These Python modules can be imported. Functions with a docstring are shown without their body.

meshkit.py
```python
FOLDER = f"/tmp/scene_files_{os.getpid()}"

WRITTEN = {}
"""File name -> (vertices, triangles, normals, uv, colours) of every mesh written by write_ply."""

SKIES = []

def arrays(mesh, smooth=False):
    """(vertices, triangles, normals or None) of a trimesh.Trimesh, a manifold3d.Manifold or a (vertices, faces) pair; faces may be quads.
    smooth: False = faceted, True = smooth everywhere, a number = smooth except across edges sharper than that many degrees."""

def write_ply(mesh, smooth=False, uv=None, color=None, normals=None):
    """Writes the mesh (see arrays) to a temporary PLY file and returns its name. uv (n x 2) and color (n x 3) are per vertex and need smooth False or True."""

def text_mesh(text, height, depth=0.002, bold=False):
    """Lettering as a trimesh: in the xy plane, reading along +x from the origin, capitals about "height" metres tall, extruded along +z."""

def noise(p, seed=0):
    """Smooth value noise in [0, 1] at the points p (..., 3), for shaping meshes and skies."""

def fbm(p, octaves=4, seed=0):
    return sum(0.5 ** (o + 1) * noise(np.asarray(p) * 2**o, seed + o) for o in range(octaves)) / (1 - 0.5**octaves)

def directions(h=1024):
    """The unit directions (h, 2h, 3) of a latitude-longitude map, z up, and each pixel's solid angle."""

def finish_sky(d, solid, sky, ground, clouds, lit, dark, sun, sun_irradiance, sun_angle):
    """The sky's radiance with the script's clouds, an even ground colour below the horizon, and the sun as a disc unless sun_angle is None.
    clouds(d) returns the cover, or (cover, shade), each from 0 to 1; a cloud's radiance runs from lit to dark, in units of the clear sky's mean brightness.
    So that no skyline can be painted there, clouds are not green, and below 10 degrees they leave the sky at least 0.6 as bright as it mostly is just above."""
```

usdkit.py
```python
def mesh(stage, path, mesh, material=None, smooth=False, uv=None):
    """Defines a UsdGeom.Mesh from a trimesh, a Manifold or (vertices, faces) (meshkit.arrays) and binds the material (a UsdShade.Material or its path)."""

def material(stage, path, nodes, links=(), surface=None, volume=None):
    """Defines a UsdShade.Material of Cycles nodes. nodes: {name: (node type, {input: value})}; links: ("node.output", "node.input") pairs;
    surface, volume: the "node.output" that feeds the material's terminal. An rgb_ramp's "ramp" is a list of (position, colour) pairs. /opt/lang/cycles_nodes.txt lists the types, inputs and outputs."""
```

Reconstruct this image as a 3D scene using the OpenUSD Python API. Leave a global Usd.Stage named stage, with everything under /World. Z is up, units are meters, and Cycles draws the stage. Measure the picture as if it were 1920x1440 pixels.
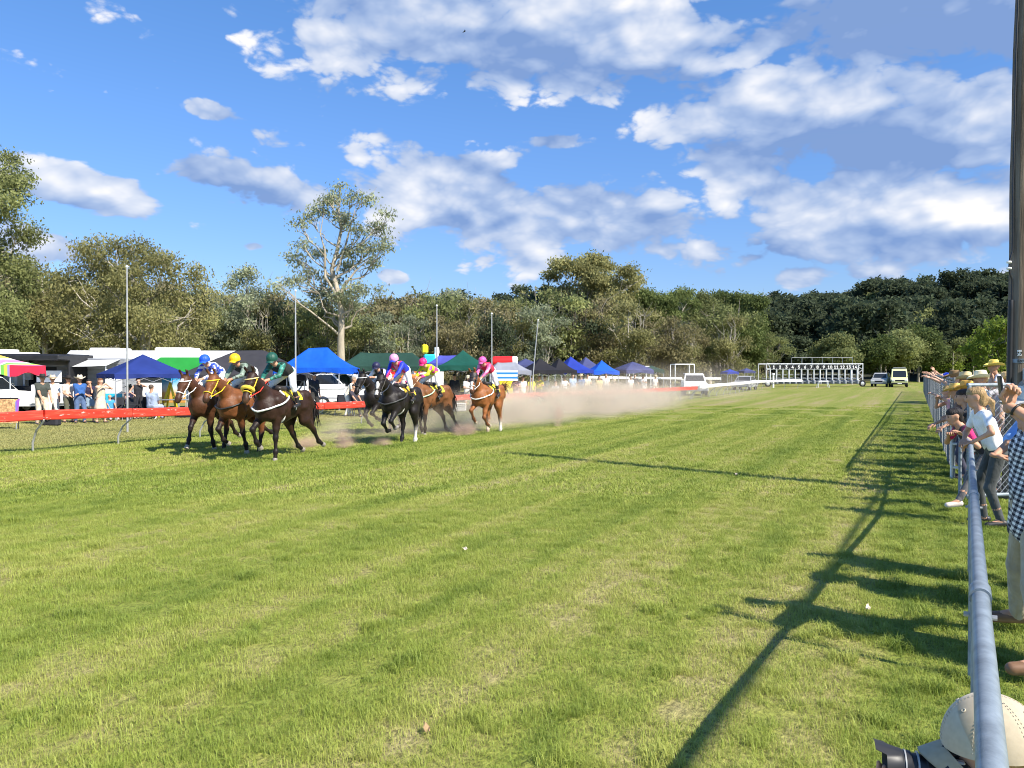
import math, random
import numpy as np, trimesh, usdkit, meshkit
from pxr import Usd, UsdGeom, UsdLux, UsdShade, Gf, Sdf, Vt

stage = Usd.Stage.CreateInMemory()
UsdGeom.SetStageUpAxis(stage, 'Z')
UsdGeom.SetStageMetersPerUnit(stage, 1.0)
UsdGeom.Xform.Define(stage, '/World')
T = Sdf.ValueTypeNames

# ------------------------------------------------------------ camera
EYE = 1.9
F = 1423.0                       # focal length in pixels of a picture 1920 wide
PITCH = math.atan(23 / F)        # looking slightly down
cam = UsdGeom.Camera.Define(stage, '/World/camera')
cam.CreateHorizontalApertureAttr(36.0)
cam.CreateVerticalApertureAttr(27.0)
cam.CreateFocalLengthAttr(36.0 * F / 1920)
cam.CreateClippingRangeAttr(Gf.Vec2f(0.05, 5000))
cam.AddTranslateOp().Set((0, 0, EYE))
cam.AddRotateXOp().Set(90 - math.degrees(PITCH))
cam.CreateExposureAttr(0.95)

# ------------------------------------------------------------ sun and sky
SUN_EL = math.radians(43.5)
SUN_H = np.array([.757, -.653])
SUN = np.array([*(SUN_H * math.cos(SUN_EL)), math.sin(SUN_EL)])
SUN_ROT = math.atan2(SUN[0], SUN[1])
SUN_POWER, SKY_POWER = 1.2, 0.10

sun = UsdLux.DistantLight.Define(stage, '/World/sun')
sun.CreateNormalizeAttr(True)
sun.CreateIntensityAttr(SUN_POWER)
sun.CreateAngleAttr(0.5)
sun.CreateColorAttr(Gf.Vec3f(1.0, .93, .82))
zdir = Gf.Vec3d(*SUN)
sun.AddOrientOp().Set(Gf.Quatf(Gf.Rotation(Gf.Vec3d(0, 0, 1), zdir).GetQuat()))


def sky_dir(px, py):
    d = np.array([(px - 960) / F, 1, (697 - py) / F])
    return d / np.linalg.norm(d)


def cloud_sky():
    """A blue sky with clouds: soft masks in chosen directions broken up by noise."""
    # centre x, y, half width, half height (pixel angles), tilt (deg), weight
    masks = [
        (860, 60, 360, 110, -4, .95), (620, 70, 130, 90, 0, .55), (1180, 60, 230, 130, -12, .9), (720, 185, 170, 45, -8, .42),
        (1290, 170, 200, 55, -16, .75), (1560, 200, 340, 75, -6, .9), (1700, 180, 170, 70, 0, .65), (1650, 275, 280, 66, -4, .95),
        (1760, 40, 340, 80, -8, .95), (480, 340, 170, 48, -3, .9), (620, 350, 130, 40, -3, .55), (180, 370, 150, 40, -14, 1.0), (80, 330, 80, 30, 0, .45),
        (880, 360, 250, 95, -10, .95), (720, 280, 70, 50, -30, .5), (1120, 400, 230, 85, -14, .9), (1290, 455, 120, 55, -20, .7), (1050, 268, 70, 18, 0, .75),
        (1420, 330, 110, 80, -20, .8), (1640, 400, 290, 90, -4, .95), (1500, 520, 70, 22, 0, .8), (1650, 510, 70, 30, 0, .75), (1800, 430, 160, 110, 0, .55),
        (80, 460, 110, 45, 0, .65), (480, 462, 30, 12, 0, .7), (1000, 480, 260, 34, -6, .5), (735, 518, 40, 16, -6, .65), (480, 250, 90, 30, -25, .45), (395, 208, 50, 18, -8, .7), (610, 295, 26, 14, 0, .6), (300, 480, 70, 18, -10, .45)]
    dark = [(1080, 130, 240, 50, -6, .55), (1640, 275, 330, 58, -2, 1.0), (1780, 50, 330, 85, -8, .95), (960, 425, 260, 30, -8, .75), (640, 200, 150, 50, -8, .5), (1480, 480, 200, 40, -4, .6),
            (430, 385, 160, 20, 0, .5), (720, 130, 190, 45, 0, .35), (1740, 470, 180, 40, 0, .5), (900, 320, 90, 20, -16, .4), (1340, 220, 170, 40, -14, .55), (500, 230, 90, 60, -20, .4), (740, 225, 110, 30, -6, .55)]
    bright = [(180, 365, 130, 32, -14, .7), (1690, 175, 150, 50, 0, .6), (1810, 390, 75, 40, -30, .9), (1310, 455, 75, 40, -20, .8), (930, 290, 70, 22, -20, .7), (1400, 310, 80, 40, -20, .7), (530, 330, 120, 25, -4, .5),
              (1250, 40, 120, 60, -20, .45), (980, 30, 200, 40, 0, .4), (1500, 515, 60, 16, 0, .6), (1660, 505, 60, 20, 0, .5), (700, 270, 60, 40, -30, .4), (780, 360, 60, 30, -20, .5)]
    n = {'dir': ('texture_coordinate', {}),
         'sky': ('sky_texture', {'sky_type': 'single_scattering', 'sun_disc': False, 'sun_elevation': SUN_EL, 'sun_rotation': SUN_ROT, 'altitude': 100., 'air_density': 1.0, 'aerosol_density': .35, 'ozone_density': 1.5})}
    L = []
    src = 'dir.generated'

    def total(name, items, soft):
        prev = None
        for i, (px, py, a, b, tilt, w) in enumerate(items):
            d = sky_dir(px, py)
            az = math.atan2(d[0], d[1])
            k = '%s%d' % (name, i)
            n[k + 'm'] = ('mapping', {'mapping_type': 'texture', 'location': d, 'rotation': (0, math.radians(-tilt), -az), 'scale': (a / F, .3, b / F)})
            n[k + 'l'] = ('vector_math', {'math_type': 'length'})
            n[k + 'r'] = ('map_range', {'range_type': 'smoothstep', 'from_min': soft, 'from_max': 0., 'to_min': 0., 'to_max': w, 'clamp': True})
            L.extend([(src, k + 'm.vector'), (k + 'm.vector', k + 'l.vector1'), (k + 'l.value', k + 'r.value')])
            if prev is None:
                prev = k + 'r.result'
            else:
                n[k + 'x'] = ('math', {'math_type': 'smoothmax', 'value3': .25})
                L.extend([(prev, k + 'x.value1'), (k + 'r.result', k + 'x.value2')])
                prev = k + 'x.value'
        return prev

    cov, drk, brt = total('c', masks, 1.85), total('d', dark, 1.5), total('b', bright, 1.5)

    def noise(name, scale, loc, detail, rough, squash=2.6, dist=0.):
        n[name + 'm'] = ('mapping', {'location': loc, 'scale': (scale, scale, scale * squash)})
        n[name] = ('noise_texture', {'scale': 1., 'detail': detail, 'roughness': rough, 'distortion': dist})
        L.extend([(src, name + 'm.vector'), (name + 'm.vector', name + '.vector')])
        return name + '.fac'

    def m(name, kind, a, b, c=None, clamp=False):
        ins = {'math_type': kind, 'use_clamp': clamp}
        for k, v in (('value1', a), ('value2', b), ('value3', c)):
            if isinstance(v, str):
                L.append((v, name + '.' + k))
            elif v is not None:
                ins[k] = float(v)
        n[name] = ('math', ins)
        return name + '.value'

    n1 = noise('n1', 6.2, (3.1, 1.7, 2.2), 10., .58, 1.9, .0)
    # the same broad noise seen a little higher and sunward: less cloud there means a sunlit top
    lo = noise('n4', 6.2, (3.1, 1.7, 2.2), 3., .5, 1.9, .0)
    n2 = noise('n2', 6.2, (3.1 + .04, 1.7, 2.2 + .16), 3., .5, 1.9, .0)
    n['pfm'] = ('mapping', {'location': (1., 2., 3.), 'scale': (11., 11., 19.)})
    n['pfn'] = ('noise_texture', {'scale': .8, 'detail': 3., 'roughness': .5})
    n['pfs'] = ('vector_math', {'math_type': 'multiply_add', 'vector2': (.9, .9, .9)})
    n['pf'] = ('voronoi_texture', {'feature': 'f1', 'scale': 1., 'detail': 3., 'roughness': .55, 'lacunarity': 2.2})
    L.extend([(src, 'pfm.vector'), ('pfm.vector', 'pfn.vector'), ('pfn.color', 'pfs.vector1'), ('pfm.vector', 'pfs.vector3'), ('pfs.vector', 'pf.vector')])
    puff = m('puff', 'subtract', .66, 'pf.distance')
    far = noise('n3', 3.2, (7., 5., 1.), 5., .5, 2.6)
    # away from the named clouds the sky carries scattered ones
    n['base'] = ('map_range', {'from_min': .54, 'from_max': .70, 'to_min': 0., 'to_max': .5, 'clamp': True})
    L.append((far, 'base.value'))
    n['sep'] = ('separate_xyz', {})
    L.append((src, 'sep.vector'))
    n['front'] = ('map_range', {'range_type': 'smoothstep', 'from_min': .72, 'from_max': .3, 'to_min': 0., 'to_max': 1., 'clamp': True})
    L.append(('sep.y', 'front.value'))
    bs = m('bs', 'multiply', 'base.result', 'front.result')
    c1 = m('c1', 'maximum', cov, bs)
    c2 = m('c2', 'multiply_add', n1, 3.5, -2.42)
    c3 = m('c3', 'multiply_add', c1, 2.62, m('c2p', 'multiply_add', puff, 1.25, c2))
    n['cover'] = ('map_range', {'range_type': 'smoothstep', 'from_min': .0, 'from_max': .40, 'to_min': 0., 'to_max': .95, 'clamp': True})
    L.append((c3, 'cover.value'))
    df = m('df', 'subtract', lo, n2)
    s0 = m('s0', 'multiply_add', df, 2.6, .50)
    s1 = m('s1', 'multiply_add', m('sb', 'subtract', n1, .5), .9, s0)
    s2 = m('s2', 'multiply_add', brt, .50, m('s1p', 'multiply_add', puff, .42, s1))
    s3 = m('s3', 'multiply_add', drk, -.50, s2)
    n['tone'] = ('rgb_ramp', {'ramp': [(0., CLOUD_DARK), (.30, CLOUD_MID), (.62, CLOUD_LIGHT), (1., CLOUD_WHITE)]})
    L.append((s3, 'tone.fac'))
    n['tint'] = ('mix_color', {'blend_type': 'multiply', 'fac': 1., 'b': SKY_TINT, 'use_clamp': False})
    L.append(('sky.color', 'tint.a'))
    n['lowr'] = ('rgb_ramp', {'ramp': [(0., (.80, .60, .62)), (.1, (.92, .67, .68)), (.3, (1., .84, .86)), (.6, (1., 1., 1.))]})
    n['low'] = ('mix_color', {'blend_type': 'multiply', 'fac': 1., 'use_clamp': False})
    L.extend([('sep.z', 'lowr.fac'), ('tint.result', 'low.a'), ('lowr.color', 'low.b')])
    n['mix'] = ('mix_color', {'blend_type': 'mix', 'use_clamp': False})
    L.extend([('cover.result', 'mix.fac'), ('low.result', 'mix.a'), ('tone.color', 'mix.b')])
    n['bg'] = ('background_shader', {'strength': SKY_POWER})
    L.append(('mix.result', 'bg.color'))
    return usdkit.material(stage, '/World/Looks/sky', n, L, surface='bg.background')


SKY_TINT = (.52, .88, 1.20)
CS = 1 / SKY_POWER
CLOUD_DARK, CLOUD_MID, CLOUD_LIGHT, CLOUD_WHITE = [tuple(c * CS for c in q) for q in ((.120, .190, .355), (.225, .290, .425), (.40, .43, .495), (.66, .625, .585))]
sky = UsdLux.DomeLight.Define(stage, '/World/sky')
UsdShade.MaterialBindingAPI.Apply(sky.GetPrim()).Bind(cloud_sky())
sky.GetPrim().SetCustomDataByKey('kind', 'structure')
# ------------------------------------------------------------ placing
CP, SP = math.cos(PITCH), math.sin(PITCH)


def ray(px, py):
    x, y, z = (px - 960) / F, 1.0, (720 - py) / F
    return np.array([x, y * CP + z * SP, -y * SP + z * CP])


def at(px, py, Y):
    """The point at depth Y that is seen in direction px, py."""
    d = ray(px, py)
    return np.array([0, 0, EYE]) + d * (Y / d[1])


def ground(px, py, z=0.0):
    d = ray(px, py)
    return np.array([0, 0, EYE]) + d * ((z - EYE) / d[2])


# ------------------------------------------------------------ objects
USED = {}


def path_for(parent, name):
    base = parent + '/' + name
    k = USED.get(base, 0)
    USED[base] = k + 1
    return base if k == 0 else '%s_%03d' % (base, k)


def up(parent):
    return '/World' if parent is None else str(parent.GetPath())


def tag(p, label=None, cat=None, group=None, kind=None):
    for k, v in (('label', label), ('category', cat), ('group', group), ('kind', kind)):
        if v:
            p.SetCustomDataByKey(k, v)
    return p


def thing(name, label, cat, loc=(0, 0, 0), rz=0.0, scale=1.0, group=None):
    x = UsdGeom.Xform.Define(stage, path_for('/World', name))
    x.AddTranslateOp().Set(Gf.Vec3d(*map(float, loc)))
    if rz:
        x.AddRotateZOp().Set(math.degrees(rz))
    if scale != 1.0:
        x.AddScaleOp().Set(Gf.Vec3f(*([scale] * 3 if np.ndim(scale) == 0 else scale)))
    return tag(x.GetPrim(), label, cat, group)


def obj(name, mesh, mat, parent=None, smooth=False, colors=None, label=None, cat=None, group=None, kind=None):
    p = usdkit.mesh(stage, path_for(up(parent), name), mesh, MAT[mat] if isinstance(mat, str) else mat, smooth=smooth)
    if colors is not None:
        UsdGeom.PrimvarsAPI(p).CreatePrimvar('tone', T.Color3fArray, 'vertex').Set(Vt.Vec3fArray.FromNumpy(np.asarray(colors, np.float32)))
    return tag(p.GetPrim(), label, cat, group, kind)


def copy_of(src, loc, rz=0.0, scale=1.0, label=None, group=None, name=None):
    was = src.GetCustomData()
    import re
    name = name or re.sub(r'_[0-9]{3}$', '', src.GetName())
    r = thing(name, label or was.get('label'), was.get('category'), loc, rz, scale, group or was.get('group'))
    r.GetReferences().AddInternalReference(src.GetPath())
    tag(r, label or was.get('label'), was.get('category'), group or was.get('group'))
    r.SetInstanceable(True)
    return r


# ------------------------------------------------------------ shapes
cat_mesh = trimesh.util.concatenate


def box(x0, x1, y0, y1, z0, z1):
    m = trimesh.creation.box((x1 - x0, y1 - y0, z1 - z0))
    m.apply_translation(((x0 + x1) / 2, (y0 + y1) / 2, (z0 + z1) / 2))
    return m


def rbox(x0, x1, y0, y1, z0, z1, r=.03):
    """A box with chamfered edges."""
    pts = []
    for sx in (0, 1):
        for sy in (0, 1):
            for sz in (0, 1):
                c = np.array([(x0, x1)[sx], (y0, y1)[sy], (z0, z1)[sz]])
                s = np.array([1 - 2 * sx, 1 - 2 * sy, 1 - 2 * sz]) * r
                pts += [c + s * (0, 1, 1), c + s * (1, 0, 1), c + s * (1, 1, 0)]
    return trimesh.convex.convex_hull(np.array(pts))


def tube(pts, r, n=6, caps=True):
    """A tube along points; r a number or one radius a point."""
    pts = np.asarray(pts, float)
    r = np.broadcast_to(r, len(pts))
    t = np.gradient(pts, axis=0)
    t /= np.maximum(np.linalg.norm(t, axis=1, keepdims=True), 1e-9)
    ref = np.array([0, 0, 1.0]) if abs(t[:, 2]).mean() < .8 else np.array([1.0, 0, 0])
    u = np.cross(t, ref)
    u /= np.maximum(np.linalg.norm(u, axis=1, keepdims=True), 1e-9)
    w = np.cross(t, u)
    a = np.arange(n) / n * 2 * math.pi
    ring = u[:, None] * np.cos(a)[None, :, None] + w[:, None] * np.sin(a)[None, :, None]
    v = (pts[:, None] + ring * r[:, None, None]).reshape(-1, 3)
    f = []
    for i in range(len(pts) - 1):
        for j in range(n):
            p, q = i * n + j, i * n + (j + 1) % n
            f += [(p, p + n, q), (q, p + n, q + n)]
    if caps:
        k = len(v)
        v = np.vstack([v, pts[0], pts[-1]])
        for j in range(n):
            f += [(k, j, (j + 1) % n), (k + 1, (len(pts) - 1) * n + (j + 1) % n, (len(pts) - 1) * n + j)]
    return trimesh.Trimesh(v, np.array(f), process=False)


def lathe(profile, n=20, z0=0.0):
    """A turned shape about z from (radius, height) pairs."""
    a = np.arange(n) / n * 2 * math.pi
    v, f = [], []
    for r, z in profile:
        v += [(r * math.cos(x), r * math.sin(x), z + z0) for x in a]
    for i in range(len(profile) - 1):
        for j in range(n):
            p, q = i * n + j, i * n + (j + 1) % n
            f += [(p, q, p + n), (q, q + n, p + n)]
    return trimesh.Trimesh(np.array(v), np.array(f), process=False)


def moved(m, loc=(0, 0, 0), rot=None, scale=None):
    m = m.copy()
    if scale is not None:
        m.apply_scale(scale)
    if rot is not None:
        for ax, ang in rot:
            m.apply_transform(trimesh.transformations.rotation_matrix(ang, ax))
    m.apply_translation(loc)
    return m


X_, Y_, Z_ = (1, 0, 0), (0, 1, 0), (0, 0, 1)


def grid_mesh(fn, nu, nv):
    """A sheet: fn(u, v) -> points for u, v in 0..1."""
    u, v = np.meshgrid(np.linspace(0, 1, nu), np.linspace(0, 1, nv), indexing='ij')
    p = fn(u, v)
    i = np.arange(nu * nv).reshape(nu, nv)
    a, b, c, d = i[:-1, :-1].ravel(), i[1:, :-1].ravel(), i[1:, 1:].ravel(), i[:-1, 1:].ravel()
    return trimesh.Trimesh(p.reshape(-1, 3), np.vstack([np.stack([a, b, c], 1), np.stack([a, c, d], 1)]), process=False)


# ------------------------------------------------------------ soft bodies: blended bones turned into one skin
def B(a, b, ra, rb=None, col=None, flat=None):
    """A bone from a to b with radii; flat = (axis, factor) squeezes it along an axis (factor under 1 makes it thicker there)."""
    return (np.asarray(a, float), np.asarray(b, float), float(ra), float(ra if rb is None else rb), col, flat)


def bone_dist(p, bn):
    a, b, ra, rb, _, flat = bn
    if flat is not None:
        ax, k = np.asarray(flat[0], float), flat[1]
        c = (a + b) / 2
        def sq(q):
            s = (q - c) @ ax
            return q + (s * (k - 1))[..., None] * ax
        p, a, b = sq(p), sq(a), sq(b)
    ab = b - a
    L = ab @ ab
    t = np.clip(((p - a) @ ab) / L, 0, 1) if L > 1e-12 else np.zeros(p.shape[:-1])
    d = p - a - t[..., None] * ab
    return np.sqrt((d * d).sum(-1)) - (ra + t * (rb - ra))


def skin(bones, h=.02, k=.04, grow=0.0, cuts=(), tones=False):
    """The blended surface of the bones as a trimesh (and a colour for each vertex). cuts: (point, normal) keeps what lies against the normal."""
    if grow:
        bones = [(a, b, ra + grow, rb + grow, c, f) for a, b, ra, rb, c, f in bones]
    lo = np.min([np.minimum(b[0], b[1]) - max(b[2], b[3]) * (1 / min(1, b[5][1]) if b[5] else 1) for b in bones], 0) - k - 2 * h
    hi = np.max([np.maximum(b[0], b[1]) + max(b[2], b[3]) * (1 / min(1, b[5][1]) if b[5] else 1) for b in bones], 0) + k + 2 * h
    n = np.ceil((hi - lo) / h).astype(int) + 1
    ax = [lo[i] + h * np.arange(n[i]) for i in range(3)]
    D = np.full(n, .25)
    for bn in bones:
        r = max(bn[2], bn[3]) * (1 / min(1, bn[5][1]) if bn[5] else 1) + k + 2 * h
        s = [slice(max(0, int((min(bn[0][i], bn[1][i]) - r - lo[i]) / h)), min(n[i], int((max(bn[0][i], bn[1][i]) + r - lo[i]) / h) + 2)) for i in range(3)]
        g = np.stack(np.meshgrid(*[ax[i][s[i]] for i in range(3)], indexing='ij'), -1)
        d, old = bone_dist(g, bn), D[s[0], s[1], s[2]]
        w = np.maximum(k - np.abs(d - old), 0) / k
        D[s[0], s[1], s[2]] = np.minimum(d, old) - w * w * k / 4
    if len(cuts):
        g = np.stack(np.meshgrid(*ax, indexing='ij'), -1)
        for p, nn in cuts:
            nn = np.asarray(nn, float) / np.linalg.norm(nn)
            D = np.maximum(D, (g - np.asarray(p, float)) @ nn)
    m = surface_nets(D, lo, h)
    if not tones:
        return m
    v = np.asarray(m.vertices)
    ds = np.stack([bone_dist(v, b) for b in bones], 1)
    w = np.exp(-(ds - ds.min(1, keepdims=True)) / .012)
    w /= w.sum(1, keepdims=True)
    return m, w @ np.array([b[4] if b[4] is not None else (0, 0, 0) for b in bones])


def surface_nets(D, lo, h):
    neg = D < 0
    nx, ny, nz = D.shape
    c = [neg[i:nx - 1 + i, j:ny - 1 + j, k:nz - 1 + k] for i in (0, 1) for j in (0, 1) for k in (0, 1)]
    tot = sum(x.astype(np.int8) for x in c)
    idx = np.argwhere((tot > 0) & (tot < 8))
    ids = np.full((nx - 1, ny - 1, nz - 1), -1, np.int64)
    ids[tuple(idx.T)] = np.arange(len(idx))
    off = np.array([(i, j, k) for i in (0, 1) for j in (0, 1) for k in (0, 1)])
    val = np.stack([D[tuple((idx + o).T)] for o in off], 1)
    acc, cnt = np.zeros((len(idx), 3)), np.zeros(len(idx))
    for a in range(8):
        for b in range(a + 1, 8):
            if np.abs(off[a] - off[b]).sum() != 1:
                continue
            s = (val[:, a] < 0) != (val[:, b] < 0)
            t = np.where(s, val[:, a] / np.where(s, val[:, a] - val[:, b], 1), 0)
            p = off[a] + t[:, None] * (off[b] - off[a])
            acc += np.where(s[:, None], p, 0)
            cnt += s
    v = lo + h * (idx + acc / cnt[:, None])
    q = []
    for d in range(3):
        e1, e2 = [(1, 2), (2, 0), (0, 1)][d]
        sl0 = [slice(None)] * 3
        sl1 = [slice(None)] * 3
        sl0[d], sl1[d] = slice(0, -1), slice(1, None)
        A, Bn = neg[tuple(sl0)], neg[tuple(sl1)]
        e = np.argwhere(A != Bn)
        e = e[(e[:, e1] > 0) & (e[:, e2] > 0) & (e[:, e1] < D.shape[e1] - 1) & (e[:, e2] < D.shape[e2] - 1)]
        inside = A[tuple(e.T)]
        o1, o2 = np.zeros(3, int), np.zeros(3, int)
        o1[e1], o2[e2] = 1, 1
        f = np.stack([ids[tuple(x.T)] for x in (e - o1 - o2, e - o2, e, e - o1)], 1)
        f[~inside] = f[~inside][:, ::-1]
        q.append(f)
    q = np.vstack(q)
    return trimesh.Trimesh(v, np.vstack([q[:, [0, 1, 2]], q[:, [0, 2, 3]]]), process=False)


def tidy(m):
    m.merge_vertices()
    return m


# ------------------------------------------------------------ materials
MAT = {}


def mat(name, color, rough=.6, vary=0.0, scale=8.0, spec=.4, metal=0.0, bump=0.0, bscale=60.0, coat=0.0, rnd=0.0, sheen=0.0, trans=0.0, stretch=(1, 1, 1)):
    """A plain procedural material: a colour with mottling, fine relief and optional change from copy to copy."""
    n = {'p': ('principled_bsdf', {'roughness': rough, 'metallic': metal, 'specular_ior_level': spec, 'coat_weight': coat, 'sheen_weight': sheen})}
    L = []
    if vary or bump:
        n['g'] = ('texture_coordinate', {})
        n['mp'] = ('mapping', {'scale': stretch})
        L.append(('g.object', 'mp.vector'))
    c = np.array(color, float)
    if vary:
        n['n'] = ('noise_texture', {'scale': scale, 'detail': 5., 'roughness': .6})
        n['r'] = ('rgb_ramp', {'ramp': [(.3, tuple(c * (1 - vary))), (.7, tuple(np.minimum(c * (1 + vary), 1)))]})
        L += [('mp.vector', 'n.vector'), ('n.fac', 'r.fac')]
        out = 'r.color'
    else:
        n['c'] = ('color', {'value': tuple(c)})
        out = 'c.color'
    L.append((out, 'p.base_color'))
    if bump:
        n['bn'] = ('noise_texture', {'scale': bscale, 'detail': 4., 'roughness': .6})
        n['b'] = ('bump', {'strength': bump, 'distance': .01})
        L += [('mp.vector', 'bn.vector'), ('bn.fac', 'b.height'), ('b.normal', 'p.normal')]
    surf = 'p.BSDF'
    if trans:
        n['t'] = ('translucent_bsdf', {})
        n['mx'] = ('mix_closure', {'fac': trans})
        L += [(out, 't.color'), ('p.BSDF', 'mx.closure1'), ('t.BSDF', 'mx.closure2')]
        surf = 'mx.closure'
    MAT[name] = usdkit.material(stage, '/World/Looks/' + name, n, L, surface=surf)
    return MAT[name]


def toned(name, rough=.5, spec=.4, sheen=0.0, coat=0.0, vary=.0, scale=30.0, bump=0.0, bscale=12.0, depth=.02, stretch=(1, 1, 1)):
    """A material whose colour is carried by the mesh (coats, silks, skin)."""
    n = {'a': ('attribute', {'attribute': 'tone'}), 'p': ('principled_bsdf', {'roughness': rough, 'specular_ior_level': spec, 'sheen_weight': sheen, 'coat_weight': coat, 'coat_roughness': .3})}
    L = []
    out = 'a.color'
    if vary:
        n['g'] = ('texture_coordinate', {})
        n['n'] = ('noise_texture', {'scale': scale, 'detail': 4., 'roughness': .6})
        n['mr'] = ('map_range', {'from_min': .3, 'from_max': .7, 'to_min': 1 - vary, 'to_max': 1 + vary})
        n['v'] = ('vector_math', {'math_type': 'scale'})
        L += [('g.object', 'n.vector'), ('n.fac', 'mr.value'), ('a.color', 'v.vector1'), ('mr.result', 'v.scale')]
        out = 'v.vector'
    L.append((out, 'p.base_color'))
    if bump:
        n['bg'], n['bm'] = ('texture_coordinate', {}), ('mapping', {'scale': stretch})
        n['bn'], n['bb'] = ('noise_texture', {'scale': bscale, 'detail': 3., 'roughness': .5, 'distortion': .6}), ('bump', {'strength': bump, 'distance': depth})
        L += [('bg.object', 'bm.vector'), ('bm.vector', 'bn.vector'), ('bn.fac', 'bb.height'), ('bb.normal', 'p.normal')]
    MAT[name] = usdkit.material(stage, '/World/Looks/' + name, n, L, surface='p.BSDF')
# ------------------------------------------------------------ ground
TRACK = np.array([.47, .883])            # the way the straight runs
ACROSS = np.array([.883, -.47])


def turf_nodes(n, L, blades):
    """Colour of the turf from its place in the world: streaks along the track, dry patches, bare earth by the running rail."""
    n['geo'] = ('geometry', {})
    rot = math.atan2(TRACK[0], TRACK[1])
    n['rm'] = ('mapping', {'rotation': (0, 0, rot), 'scale': (1, 1, 1)})
    L.append(('geo.position', 'rm.vector'))

    def noise(k, scale, sx, sy, detail=5., rough=.6, loc=(0, 0, 0)):
        n[k + 'm'] = ('mapping', {'scale': (sx, sy, .2), 'location': loc})
        n[k] = ('noise_texture', {'scale': scale, 'detail': detail, 'roughness': rough})
        L.extend([('rm.vector', k + 'm.vector'), (k + 'm.vector', k + '.vector')])

    noise('streak', 1., 1.0, .035, 3., .65)
    noise('patch', 1., .55, .40, 5., .62, (4, 2, 0))
    noise('fine', 1., 3.2, 2.4, 4., .7)
    noise('tiny', 1., 26., 20., 3., .7)
    n['mixn'] = ('math', {'math_type': 'multiply_add', 'value2': .62})
    n['half'] = ('math', {'math_type': 'multiply', 'value2': .20})
    L += [('streak.fac', 'mixn.value1'), ('patch.fac', 'half.value1'), ('half.value', 'mixn.value3')]
    n['mixf'] = ('math', {'math_type': 'multiply_add', 'value2': .24})
    L += [('fine.fac', 'mixf.value1'), ('mixn.value', 'mixf.value3')]
    return 'mixf.value'


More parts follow.
